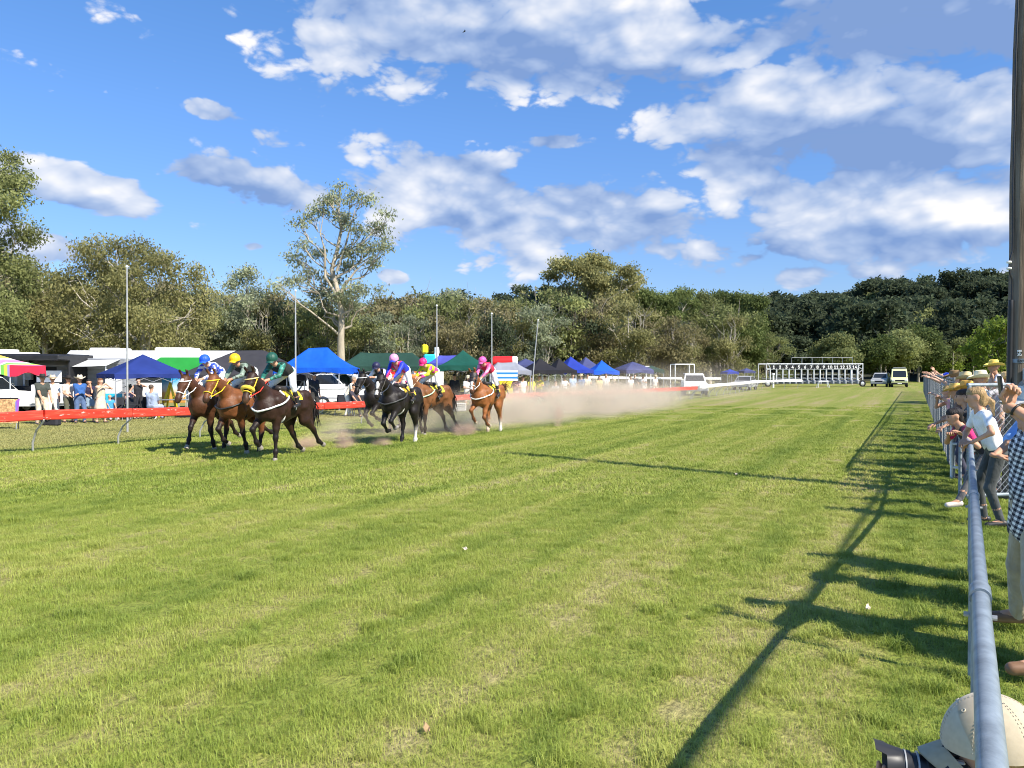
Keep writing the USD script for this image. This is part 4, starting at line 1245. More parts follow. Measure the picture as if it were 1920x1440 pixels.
for nm, c in dict(inf_yellow=(.75, .58, .02), inf_blue=(.02, .20, .55), inf_cyan=(.03, .45, .62), inf_red=(.65, .02, .02), inf_orange=(.75, .22, .06), inf_white=(.8, .78, .75), inf_green=(.2, .6, .1)).items():
    mat(nm, c, .4, vary=.06, scale=2)
s_ = 46 / F
p_ = at(760, 702, 46)
t_ = thing('inflatable_arch', 'rainbow inflatable play arch behind the green marquee', 'inflatable', (p_[0], 46, p_[2]))
for i, m in enumerate(arc(.62, 1.12, .1, math.pi, .5, 9)):
    obj('segment', m, ['inf_orange', 'inf_blue', 'inf_cyan', 'inf_blue', 'inf_cyan', 'inf_blue', 'inf_cyan', 'inf_yellow', 'inf_red'][i], t_)
obj('base', rbox(-1.1, 1.2, -.6, .6, -p_[2], 0, .1), 'inf_orange', t_)
p_ = at(801, 697, 48)
t_ = thing('inflatable_castle', 'inflatable figure with yellow block top, blue body and white arm', 'inflatable', (p_[0], 48, 0))
zz = lambda py: at(801, py, 48)[2]
obj('base', rbox(-.9, 1.0, -.7, .7, 0, zz(688), .15), 'inf_white', t_)
obj('middle', rbox(-.2, .55, -.35, .35, zz(690), zz(664), .1), 'inf_cyan', t_)
obj('head', rbox(-.32, .05, -.3, .3, zz(663), zz(646), .09), 'inf_yellow', t_)
obj('arm', tube([(.35, 0, zz(686)), (.52, 0, zz(672)), (.62, 0, zz(660)), (.60, 0, zz(651))], [.2, .16, .16, .15], 10), 'inf_white', t_, smooth=40)
p_ = at(946, 678, 47)
t_ = thing('inflatable_tube', 'red inflatable tube with a white end behind the pink silks jockey', 'inflatable', (p_[0], 47, 0))
obj('tube', moved(lathe([(.02, -.75), (.3, -.72), (.33, -.6), (.33, .6)], 18), (0, 0, p_[2]), [(Y_, math.pi / 2)]), 'inf_red', t_, smooth=40)
obj('end', moved(lathe([(.335, .5), (.335, .74), (.28, .8), (.02, .82)], 18), (0, 0, p_[2]), [(Y_, math.pi / 2)]), 'inf_white', t_, smooth=40)
obj('mount', rbox(-.5, .5, -.3, .3, 0, p_[2] - .3, .08), 'inf_yellow', t_)

for (x0, x1, ytop, yb, Z, lb) in ((1188, 1221, 687, 712, 60, 'small white tubular frame right of the low green gazebo'), (1266, 1303, 683, 712, 64, 'larger white tubular frame left of the parked hatchback')):
    a, b = at(x0, ytop, Z), at(x1, ytop, Z)
    w = b[0] - a[0]
    t = thing('tube_frame', lb, 'frame', (a[0], Z, 0), .1)
    for k, (x, y) in enumerate(((0, 0), (w, 0), (0, 1.3), (w, 1.3))):
        obj('upright', tube([(x, y, 0), (x, y, a[2])], .04, 6), 'white_plastic', t)
    for q in (((0, 0), (w, 0)), ((0, 1.3), (w, 1.3)), ((0, 0), (0, 1.3)), ((w, 0), (w, 1.3))):
        obj('top_bar', tube([(*q[0], a[2]), (*q[1], a[2])], .04, 6), 'white_plastic', t)

# beach scene banner, yellow frame, banner at the left
n_ = {'g': ('texture_coordinate', {}), 's': ('separate_xyz', {}), 'nn': ('noise_texture', {'scale': 3., 'detail': 2.}), 'a': ('math', {'math_type': 'multiply_add', 'value2': .35}), 'm': ('map_range', {'from_min': .75, 'from_max': 1.95, 'to_min': 0., 'to_max': 1.}),
      'r': ('rgb_ramp', {'ramp': [(.0, (.6, .30, .06)), (.32, (.70, .38, .10)), (.42, (.7, .6, .45)), (.55, (.55, .72, .80)), (.8, (.05, .40, .75)), (1., (.02, .25, .6))]}), 'p': ('principled_bsdf', {'roughness': .5})}
MAT['beach_print'] = usdkit.material(stage, '/World/Looks/beach_print', n_, [('g.object', 's.vector'), ('g.object', 'nn.vector'), ('nn.fac', 'a.value1'), ('s.z', 'a.value3'), ('a.value', 'm.value'), ('m.result', 'r.fac'), ('r.color', 'p.base_color')], surface='p.BSDF')
t_ = thing('banner', 'beach picture banner with blue sky right of the navy gazebo', 'banner', on(325, 33), .0)
obj('print', rbox(-.5, .52, -.02, .02, .55, 1.72, .008), 'beach_print', t_)
for x in (-.5, .52):
    obj('pole', tube([(x, .03, 0), (x, .03, 1.78)], .02, 5), 'pole_alloy', t_)
t_ = thing('display_stand', 'bright yellow folding A frame in front of the beach banner', 'stand', on(318, 32), .2)
for a, b in (((-.38, -.25), (.02, 0)), ((-.22, .25), (.02, 0)), ((.36, -.25), (.02, 0)), ((.3, .25), (.02, 0))):
    obj('leg', tube([(a[0], a[1], 0), (b[0], b[1], 1.45)], .045, 5), 'inf_yellow', t_)
t_ = thing('banner', 'white and pale blue upright banner under the left of the navy gazebo', 'banner', on(213, 33), .0)
obj('print', rbox(-.36, .36, -.015, .015, .95, 2.0, .005), 'white_paint', t_)
obj('lower_print', rbox(-.36, .36, -.015, .015, .55, .945, .005), 'inf_cyan', t_)
for x in (-.34, .34):
    obj('pole', tube([(x, .03, 0), (x, .03, 2.0)], .018, 5), 'pole_alloy', t_)
bands('flag_print', [(0, (.04, .45, .45)), (.25, (.1, .2, .6)), (.55, (.35, .1, .5)), (.8, (.65, .03, .08))], 'x', 2.2, .5)
t_ = thing('feather_banner', 'rainbow tilted sign panel near the left edge of the photo', 'banner', on(29, 25), .0)
obj('panel', trimesh.creation.extrude_polygon(Polygon([(-.25, .5), (.02, .95), (.14, 1.02), (.05, .45)]), .012, engine='earcut').apply_transform(trimesh.transformations.rotation_matrix(math.pi / 2, X_)), 'flag_print', t_)
obj('stake', tube([(.0, 0, 0), (.1, .02, 1.02)], .015, 5), 'pole_alloy', t_)
mat('fruit_print', (.62, .34, .16), .5, vary=.75, scale=14.0)
t_ = thing('food_sign', 'food picture counter sign at the left edge', 'sign', on(8, 25), .05)
obj('board', rbox(-.45, .42, -.03, .03, .2, 1.0, .01), 'fruit_print', t_)
obj('frame', cat_mesh([tube([(-.46, 0, 0), (-.46, 0, 1.02)], .02, 4), tube([(.43, 0, 0), (.43, 0, 1.02)], .02, 4), tube([(-.46, 0, 1.02), (.43, 0, 1.02)], .02, 4)]), 'black_paint', t_)
t_ = thing('striped_banner', 'white banner with blue bands hung on the grey gazebo right of the pink silks jockey', 'banner', on(948, 38.5), .15)
for i in range(5):
    obj('band', rbox(-.62, .62, -.012, .012, 1.98 - .11 * (i + 1) + .004, 1.98 - .11 * i, .003), ['white_paint', 'dark_blue_print' if False else 'inf_blue'][i % 2], t_)

mat('gate_paint', (.52, .53, .53), .45, vary=.2, scale=2.0)
# ------------------------------------------------------------ starting gate
Zg = 96.0
sg = Zg / F
t_ = thing('starting_gate', 'white fourteen stall starting gate standing across the far end of the track', 'starting gate', (at(1437, 697, Zg)[0], Zg, 0), .05)
W_ = (1622 - 1437) * sg
gz = lambda py: at(1530, py, Zg)[2]
top_, mid_, low_ = gz(681), gz(691.5), gz(709)
n_st = 15
xs_ = np.linspace(.5, W_ - .7, n_st)
obj('top_beam', cat_mesh([rbox(0, W_, -.07, .07, top_ - .14, top_, .02), rbox(0, W_, 2.6, 2.74, top_ - .14, top_, .02)]), 'gate_paint', t_)
obj('number_beam', rbox(0, W_ - .5, -.1, -.04, mid_ - .12, mid_ + .05, .015), 'gate_paint', t_)
for i, x in enumerate(xs_):
    obj('stall_post', cat_mesh([tube([(x, 0, low_ - .3), (x, 0, mid_)], .10, 5), tube([(x - .3, -.05, top_ - .1), (x, -.06, mid_)], .05, 4)]), 'gate_paint', t_)
    obj('stall_pad', rbox(x - .14, x + .14, -.3, 2.4, .35, low_ - .25, .06), 'grey_panel', t_)
    obj('divider', tube([(x, 0, low_ - .1), (x, 2.6, low_ - .1)], .05, 4), 'gate_paint', t_)
for i in range(14):
    xm = (xs_[i] + xs_[i + 1]) / 2
    pn = obj('number_panel', rbox(xm - .36, xm + .36, -.13, -.11, mid_ - .05, mid_ + .5, .005), 'black_paint', t_)
    tx = meshkit.text_mesh(str(i + 1), .36, .01, True)
    c = tx.bounds.mean(0)
    tx.apply_translation((-c[0], -c[1], 0))
    obj('number', moved(tx, (xm, -.132, mid_ + .22), [(X_, math.pi / 2)]), 'white_paint', pn)
    obj('front_gate', cat_mesh([tube([(xs_[i] + .1, -.1, z), (xm - .03, -.35, z)], .03, 4) for z in (.7, 1.1, 1.5)]), 'gate_paint', t_)
for x in (0.0, W_):
    for y in (0, 2.67):
        obj('end_post', tube([(x, y, .25), (x, y, top_)], .07, 5), 'gate_paint', t_)
tr_ = []
for k in range(6):
    z0, z1 = .5 + (top_ - .5) * k / 6, .5 + (top_ - .5) * (k + 1) / 6
    tr_.append(tube([(W_ - .6, 0, z0), (W_, 0, z1)] if k % 2 else [(W_, 0, z0), (W_ - .6, 0, z1)], .035, 4))
obj('end_truss', cat_mesh(tr_ + [tube([(W_ - .6, 0, .3), (W_ - .6, 0, top_)], .06, 5)]), 'gate_paint', t_)
obj('handrail', cat_mesh([tube([(W_ * .35, 2.6, top_ + .75), (W_, 2.6, top_ + .75)], .035, 4)] + [tube([(x, 2.6, top_), (x, 2.6, top_ + .75)], .03, 4) for x in np.linspace(W_ * .35, W_, 7)]), 'grey_metal', t_)
for x in (.1, W_ - .15):
    wheel(t_, x, -.25, .42)
for i, px in enumerate((1450, 1545)):
    p = on(px, 90)
    t = thing('marker_stand', ['short white post by the end of the white rail', 'folded white trestle on the grass in front of the starting gate'][i], 'stand', p)
    if i == 0:
        obj('post', tube([(0, 0, 0), (0, 0, 1.5)], .1, 6), 'white_paint', t)
        obj('top', rbox(-.14, .14, -.14, .14, 1.5, 1.75, .03), 'white_plastic', t)
    else:
        obj('top', rbox(-.7, .5, -.15, .15, .72, .82, .02), 'white_paint', t)
        for x, dx in ((-.6, -.2), (.4, .2)):
            obj('leg', cat_mesh([tube([(x, -.1, .74), (x + dx, -.25, 0)], .03, 4), tube([(x, .1, .74), (x + dx, .25, 0)], .03, 4)]), 'white_paint', t)
# ------------------------------------------------------------ people: joints -> one continuous body, clothes over it
SKINS = [(.50, .27, .17), (.42, .22, .135), (.56, .33, .23), (.30, .15, .09)]
toned('skin', .58, .25, vary=.09, scale=18.0, bump=.25, bscale=40, depth=.004)
toned('cloth', .8, .2, sheen=.15, vary=.16, scale=9.0, bump=.9, bscale=8, depth=.035, stretch=(1, 1, .6))
toned('silk', .5, .35, vary=.12, scale=12.0, bump=.8, bscale=10, depth=.03, stretch=(1, 1, .7))
toned('leather', .45, .4, vary=.15, scale=20.0)
toned('coat', .52, .24, vary=.30, scale=6.0, bump=.5, bscale=7, depth=.03)
toned('hairy', .55, .3, vary=.40, scale=45.0, bump=1.0, bscale=60, depth=.02, stretch=(1, 1, .12))
toned('straw', .75, .25, vary=.15, scale=60.0)


def unit(v):
    v = np.asarray(v, float)
    return v / max(np.linalg.norm(v), 1e-9)


def V(*a):
    return np.array(a, float)


def bend(a, b, l1, l2, pole):
    """The joint between a and b for two bones, bent towards pole; also the reachable end."""
    d = b - a
    L = np.linalg.norm(d)
    if L > (l1 + l2) * .998:
        b = a + d / L * (l1 + l2) * .998
        d, L = b - a, (l1 + l2) * .998
    x = (l1 * l1 - l2 * l2 + L * L) / (2 * L)
    h = math.sqrt(max(l1 * l1 - x * x, 0))
    u = d / L
    p = np.asarray(pole, float) - (np.asarray(pole, float) @ u) * u
    return a + u * x + unit(p) * h, b


def pose(s=1.0, pelvis=(0, 0, .95), lean=0.0, turn=0.0, hands=None, feet=None, look=(1, 0, 0), side_lean=0.0, knees=(1, 0, 0), elbows=None, nod=0.0, wide=1.0):
    """Joints of a person facing +x. hands, feet: (left, right) points; lean in radians forward."""
    p = V(*pelvis) * (1, 1, 1)
    up_ = unit((math.sin(lean), math.sin(side_lean), math.cos(lean) * math.cos(side_lean)))
    lf = V(-math.sin(turn), math.cos(turn), 0)            # towards the left shoulder
    J = {'pelvis': p, 'waist': p + up_ * .16 * s, 'chest': p + up_ * .36 * s, 'neck': p + up_ * .53 * s, 'up': up_, 'left': lf, 's': s, 'wide': wide}
    f = unit(np.cross(lf, up_))
    J['fwd'] = f
    J['head'] = J['neck'] + unit(up_ * .7 + V(0, 0, .5) + f * (.12 + nod)) * .165 * s
    J['look'] = unit(look)
    hl = V(0, 1, 0)
    for k, sg_ in ((0, 1), (1, -1)):
        sh = p + up_ * .47 * s + lf * .175 * s * sg_ * wide
        J['sh%d' % k] = sh
        tgt = V(*hands[k]) if hands is not None and hands[k] is not None else sh + V(.06, sg_ * .08, -.56) * s
        pol = (-.5, sg_ * .7, -.5) if elbows is None else elbows[k]
        J['el%d' % k], J['wr%d' % k] = bend(sh, tgt, .285 * s, .25 * s, pol)
        hp = p + hl * .092 * s * sg_ - V(0, 0, .03) * s
        J['hp%d' % k] = hp
        ft = V(*feet[k]) if feet is not None and feet[k] is not None else V(p[0], p[1] + sg_ * .12 * s, .075)
        J['kn%d' % k], J['an%d' % k] = bend(hp, ft, .435 * s, .425 * s, (knees[0], knees[1] + .12 * sg_, knees[2]))
        J['toe%d' % k] = J['an%d' % k] + V(.15, .025 * sg_, -.045) * s
    return J


def body_bones(J, skin_c, slim=1.0, hands=True):
    s, c = J['s'], skin_c
    w = s * slim
    lf, fw, hl = J['left'], J['fwd'], V(0, 1, 0)
    b = []
    hd, lk = J['head'], J['look']
    hu = unit(V(0, 0, 1) - lk * lk[2] * .9)
    hs = unit(np.cross(hu, lk))
    b += [B(hd + hu * .03 * s - lk * .02 * s, hd + hu * .02 * s + lk * .015 * s, .086 * s, .08 * s, c), B(hd + lk * .035 * s - hu * .02 * s, hd + lk * .04 * s - hu * .085 * s, .062 * s, .042 * s, c),
          B(hd + lk * .09 * s + hu * .005 * s, hd + lk * .112 * s - hu * .03 * s, .010 * s, .014 * s, c)]
    for q in (-1, 1):
        b.append(B(hd + hs * .082 * s * q - lk * .01 * s + hu * .005 * s, hd + hs * .086 * s * q - lk * .012 * s - hu * .03 * s, .016 * s, .012 * s, c))
    b.append(B(J['neck'] - J['up'] * .03 * s, hd - hu * .05 * s - lk * .015 * s, .058 * s, .052 * s, c))
    for q in (-1, 1):
        b += [B(J['pelvis'] + lf * .07 * q * s, J['waist'] + lf * .055 * q * s, .105 * w, .095 * w, c), B(J['waist'] + lf * .055 * q * s, J['chest'] + lf * .075 * q * s, .095 * w, .105 * w, c)]
    b += [B(J['sh0'] - lf * .03 * s, J['sh1'] + lf * .03 * s, .058 * s, .058 * s, c), B(J['chest'], J['neck'], .09 * w, .055 * s, c)]
    for k in (0, 1):
        b += [B(J['sh%d' % k], J['el%d' % k], .050 * w, .038 * w, c), B(J['el%d' % k], J['wr%d' % k], .039 * w, .026 * w, c)]
        if hands:
            d = unit(J['wr%d' % k] - J['el%d' % k])
            b.append(B(J['wr%d' % k], J['wr%d' % k] + d * .085 * s, .030 * s, .032 * s, c))
            b.append(B(J['wr%d' % k] + d * .085 * s, J['wr%d' % k] + d * .15 * s - V(0, 0, .02) * s, .026 * s, .014 * s, c))
        b += [B(J['hp%d' % k], J['kn%d' % k], .086 * w, .056 * w, c), B(J['kn%d' % k], J['an%d' % k] * .6 + J['kn%d' % k] * .4, .055 * w, .05 * w, c),
              B(J['an%d' % k] * .6 + J['kn%d' % k] * .4, J['an%d' % k], .05 * w, .036 * s, c), B(J['an%d' % k], J['toe%d' % k], .038 * s, .030 * s, c)]
    return b


def shirt_bones(J, col, sleeve=.55, slim=1.0, hem=.04, sleeve_col=None, trim=None):
    s, w, lf = J['s'], J['s'] * slim, J['left']
    b = []
    for q in (-1, 1):
        b += [B(J['pelvis'] + J['up'] * hem * s + lf * .07 * q * s, J['waist'] + lf * .06 * q * s, .112 * w, .104 * w, col), B(J['waist'] + lf * .06 * q * s, J['chest'] + lf * .078 * q * s, .104 * w, .112 * w, col)]
    b += [B(J['sh0'] - lf * .03 * s, J['sh1'] + lf * .03 * s, .066 * s, .066 * s, col), B(J['chest'], J['neck'] - J['up'] * .05 * s, .095 * w, .064 * s, col)]
    sc = sleeve_col or col
    for k in (0, 1):
        a, m, e = J['sh%d' % k], J['el%d' % k], J['wr%d' % k]
        if sleeve > 0:
            f = min(sleeve, .5) * 2
            b.append(B(a, a + (m - a) * f, .062 * w, .054 * w if f < 1 else .047 * w, sc))
        if sleeve > .5:
            b.append(B(m, m + (e - m) * (sleeve - .5) * 2, .047 * w, .036 * w, sc))
    return b


def leg_bones(J, col, length=1.0, slim=1.0, low_col=None):
    s, w = J['s'], J['s'] * slim
    b = [B(J['pelvis'] + V(0, .06, .02) * s, J['pelvis'] + V(0, -.06, .02) * s, .118 * w, None, col)]
    for k in (0, 1):
        h, n, a = J['hp%d' % k], J['kn%d' % k], J['an%d' % k]
        f = min(length, .5) * 2
        b.append(B(h, h + (n - h) * f, .098 * w, (.098 - .030 * f) * w, col))
        if length > .5:
            g = (length - .5) * 2
            b.append(B(n, n + (a - n) * g, .067 * w, (.067 - .018 * g) * w, low_col or col))
    return b


def shoe_bones(J, col, boot=0.0):
    s = J['s']
    b = []
    for k in (0, 1):
        a, t, n = J['an%d' % k], J['toe%d' % k], J['kn%d' % k]
        b += [[B(a - V(.03, 0, .02) * s, t, .046 * s, .038 * s, col)] + ([B(a, a + (n - a) * boot, .048 * s, .058 * s, col)] if boot else [])]
    return b


def put_skin(name, bones, parent, material, h, k=.03, smooth=True, **kw):
    m, c = skin(bones, h, k, tones=True, **kw)
    return obj(name, m, material, parent, smooth=smooth, colors=c)


def shade_mesh(name, m, col, parent, material, smooth=40):
    v, f, _ = meshkit.arrays(m, smooth)
    if smooth and smooth is not True:
        m = trimesh.graph.smooth_shade(m, angle=np.radians(smooth), facet_minarea=None)
        v, f = np.array(m.vertices), np.array(m.faces)
    return obj(name, trimesh.Trimesh(v, f, process=False), material, parent, smooth=True, colors=np.tile(np.asarray(col, float), (len(v), 1)))


def frame_for(J):
    lk = J['look']
    hu = unit(V(0, 0, 1) - lk * lk[2] * .9)
    hs = unit(np.cross(hu, lk))
    M = np.eye(4)
    M[:3, 0], M[:3, 1], M[:3, 2], M[:3, 3] = unit(np.cross(hs, hu)), hs, hu, J['head']
    return M


def headgear(J, kind, col, parent, band=None, n=22):
    """hat: wide brimmed, straw, cap, bucket, helmet - or hair."""
    s, M = J['s'], frame_for(J)

    def place(m):
        m = m.copy()
        m.apply_scale(s)
        m.apply_transform(M)
        return m
    if kind in ('hat', 'straw'):
        g = lathe([(.012, .165), (.07, .168), (.084, .15), (.092, .10), (.100, .052), (.103, .045), (.150, .040), (.19, .050), (.192, .046), (.15, .032), (.10, .036), (.094, .05), (.02, .10)], n)
        v = np.array(g.vertices)
        r = np.hypot(v[:, 0], v[:, 1])
        v[:, 2] += np.where(r > .11, (np.abs(v[:, 1]) - np.abs(v[:, 0]) * .55) * .30 * (r - .10) / .09, 0)          # brim curls up at the sides
        v[:, 2] -= np.where((v[:, 2] > .13) & (r < .08), .028 * np.exp(-(v[:, 1] / .03) ** 2), 0)                     # crease
        v[:, 0] *= 1.12
        h = shade_mesh('hat', place(trimesh.Trimesh(v, g.faces, process=False)), col, parent, 'straw', True)
        bb = lathe([(.1035, .052), (.1005, .078)], n)
        vb = np.array(bb.vertices)
        vb[:, 0] *= 1.12
        shade_mesh('hat_band', place(trimesh.Trimesh(vb, bb.faces, process=False)), band or tuple(np.array(col) * .35), h.GetPrim() if hasattr(h, 'GetPrim') else h, 'cloth', True)
    elif kind in ('cap', 'helmet'):
        rr = .104 if kind == 'cap' else .130
        a = np.linspace(0, 1, 9)
        g = lathe([(max(rr * math.sin(t * math.pi / 2), .004), .015 + (rr * 1.08 if kind == 'cap' else rr * 1.02) * math.cos(t * math.pi / 2)) for t in a] + [(rr * 1.0, -.005 if kind == 'cap' else -.025)], n)
        v = np.array(g.vertices)
        v[:, 0] = v[:, 0] * 1.1 - .008
        h = shade_mesh('cap' if kind == 'cap' else 'helmet', place(trimesh.Trimesh(v, g.faces, process=False)), col, parent, 'cloth' if kind == 'cap' else 'silk', True)
        pk = grid_mesh(lambda u, w: np.stack([rr * 1.02 + (.085 if kind == 'cap' else .05) * w * np.cos((u - .5) * 2.2) - .06 * np.abs(u - .5) * 2 * (1 - w), (u - .5) * .19 * (1 - .15 * w), .012 - .03 * w - .05 * (u - .5) ** 2 * 2], -1), 9, 5)
        pk = cat_mesh([pk, moved(trimesh.Trimesh(pk.vertices, pk.faces[:, ::-1], process=False), (0, 0, -.006))])
        shade_mesh('peak', place(pk), band or col, h, 'cloth' if kind == 'cap' else 'silk', True)
    return None


def hair(J, col, parent, kind='short', h=.016):
    s, lk = J['s'], J['look']
    hu = unit(V(0, 0, 1) - lk * lk[2] * .9)
    hs = unit(np.cross(hu, lk))
    hd = J['head']
    b = [B(hd + hu * .045 * s - lk * .035 * s, hd + hu * .05 * s + lk * .012 * s, .090 * s, .080 * s, col)]
    if kind != 'short':
        b.append(B(hd - lk * .05 * s + hu * .03 * s, hd - lk * .07 * s - hu * .07 * s, .075 * s, .06 * s, col))
    if kind == 'long':
        for q in (-1, 1):
            b.append(B(hd + hs * q * .06 * s - lk * .04 * s, hd + hs * q * .065 * s - lk * .05 * s - hu * .24 * s, .045 * s, .03 * s, col))
        b.append(B(hd - lk * .075 * s - hu * .05 * s, hd - lk * .07 * s - hu * .27 * s, .06 * s, .035 * s, col))
    if kind == 'tail':
        b += [B(hd - lk * .10 * s + hu * .0 * s, hd - lk * .17 * s - hu * .08 * s, .035 * s, .036 * s, col), B(hd - lk * .17 * s - hu * .08 * s, hd - lk * .18 * s - hu * .24 * s, .036 * s, .012 * s, col)]
    if kind == 'bun':
        b.append(B(hd - lk * .11 * s + hu * .04 * s, hd - lk * .12 * s + hu * .04 * s, .045 * s, .045 * s, col))
    return put_skin('hair', b, parent, 'hairy', h, .02)


def person(name, label, loc, rz, J, skin_c, top, legs, shoes=(.05, .04, .035), hat=None, hr=None, sleeve=.3, leg_len=1.0, slim=1.0, h=.022, skirt=None, sleeve_col=None, group=None, sunnies=False, boot=0.0, hem=.04, top_mat='cloth', legs_mat='cloth', split_feet=True, extra_body=(), bare_mid=False):
    """A dressed person. top, legs: colours; hat = (kind, colour, band); hr = (kind, colour)."""
    t = thing(name, label, 'person', loc, rz, group=group)
    m, c = skin(body_bones(J, skin_c, slim * .97, hands=not len(extra_body)), h, .03, tones=True)
    if len(extra_body):
        n = len(m.vertices)
        ms = [m] + [e for e in extra_body]
        c = np.vstack([c] + [np.tile(np.asarray(skin_c, float), (len(e.vertices), 1)) for e in extra_body])
        m = cat_mesh(ms)
    obj('body', m, 'skin', t, smooth=True, colors=c)
    if top is not None:
        put_skin('shirt', shirt_bones(J, top, sleeve, slim * (1.14 if hem < 0 else 1), hem, sleeve_col), t, top_mat, h, .03)
    if legs is not None:
        put_skin('trousers' if leg_len > .6 else 'shorts', leg_bones(J, legs, leg_len, slim), t, legs_mat, h, .025)
    if skirt is not None:
        col, ln = skirt
        s = J['s']
        p = J['pelvis']
        a = np.linspace(0, 1, 7)
        g = lathe([(.14 * s * slim, .12 * s)] + [((.16 + .10 * x) * s * slim, (.08 - ln * x) * s) for x in a] + [(.20 * s * slim, (.09 - ln) * s)], 24)
        v = np.array(g.vertices)
        an = np.arctan2(v[:, 1], v[:, 0])
        fold = 1 + .05 * np.sin(an * 9) * np.clip((.08 - v[:, 2] / s) / ln, 0, 1)
        v[:, 0] *= fold * .85
        v[:, 1] *= fold
        shade_mesh('skirt', trimesh.Trimesh(v + p, g.faces, process=False), col, t, 'cloth', True)
    if shoes is not None:
        for bb in shoe_bones(J, shoes, boot):
            put_skin('shoe' if not boot else 'boot', bb, t, 'leather', h * .8, .02)
    if hr:
        hair(J, hr[1], t, hr[0], h * .8)
    if hat:
        headgear(J, hat[0], hat[1], t, hat[2] if len(hat) > 2 else None)
    if sunnies:
        s, M = J['s'], frame_for(J)
        m = grid_mesh(lambda u, w: np.stack([.098 - .075 * (np.abs(u - .5) * 2) ** 2.2, (u - .5) * .165, .028 - .034 * w * (1 - .3 * np.abs(u - .5))], -1), 11, 3)
        m = cat_mesh([m, moved(trimesh.Trimesh(m.vertices, m.faces[:, ::-1], process=False), (-.006, 0, 0))])
        m.apply_scale(s)
        m.apply_transform(M)
        shade_mesh('sunglasses', m, (.012, .012, .014), t, 'silk', True)
    return t


# ------------------------------------------------------------ horses
def ang(p, deg, L, y=0.0):
    a = math.radians(deg)
    return p + V(math.sin(a) * L, y, -math.cos(a) * L)


def trace(bones, o, d, off=.014, n=26):
    """From outside at o along d to the surface of the bones."""
    o, d = np.asarray(o, float), np.asarray(d, float)
    d = d / np.linalg.norm(d, axis=-1, keepdims=True)
    p = o.copy()
    for _ in range(n):
        dist = np.min([bone_dist(p, b) for b in bones], 0) - off
        p = p + d * np.maximum(dist, 0)[..., None] * .95
    return p


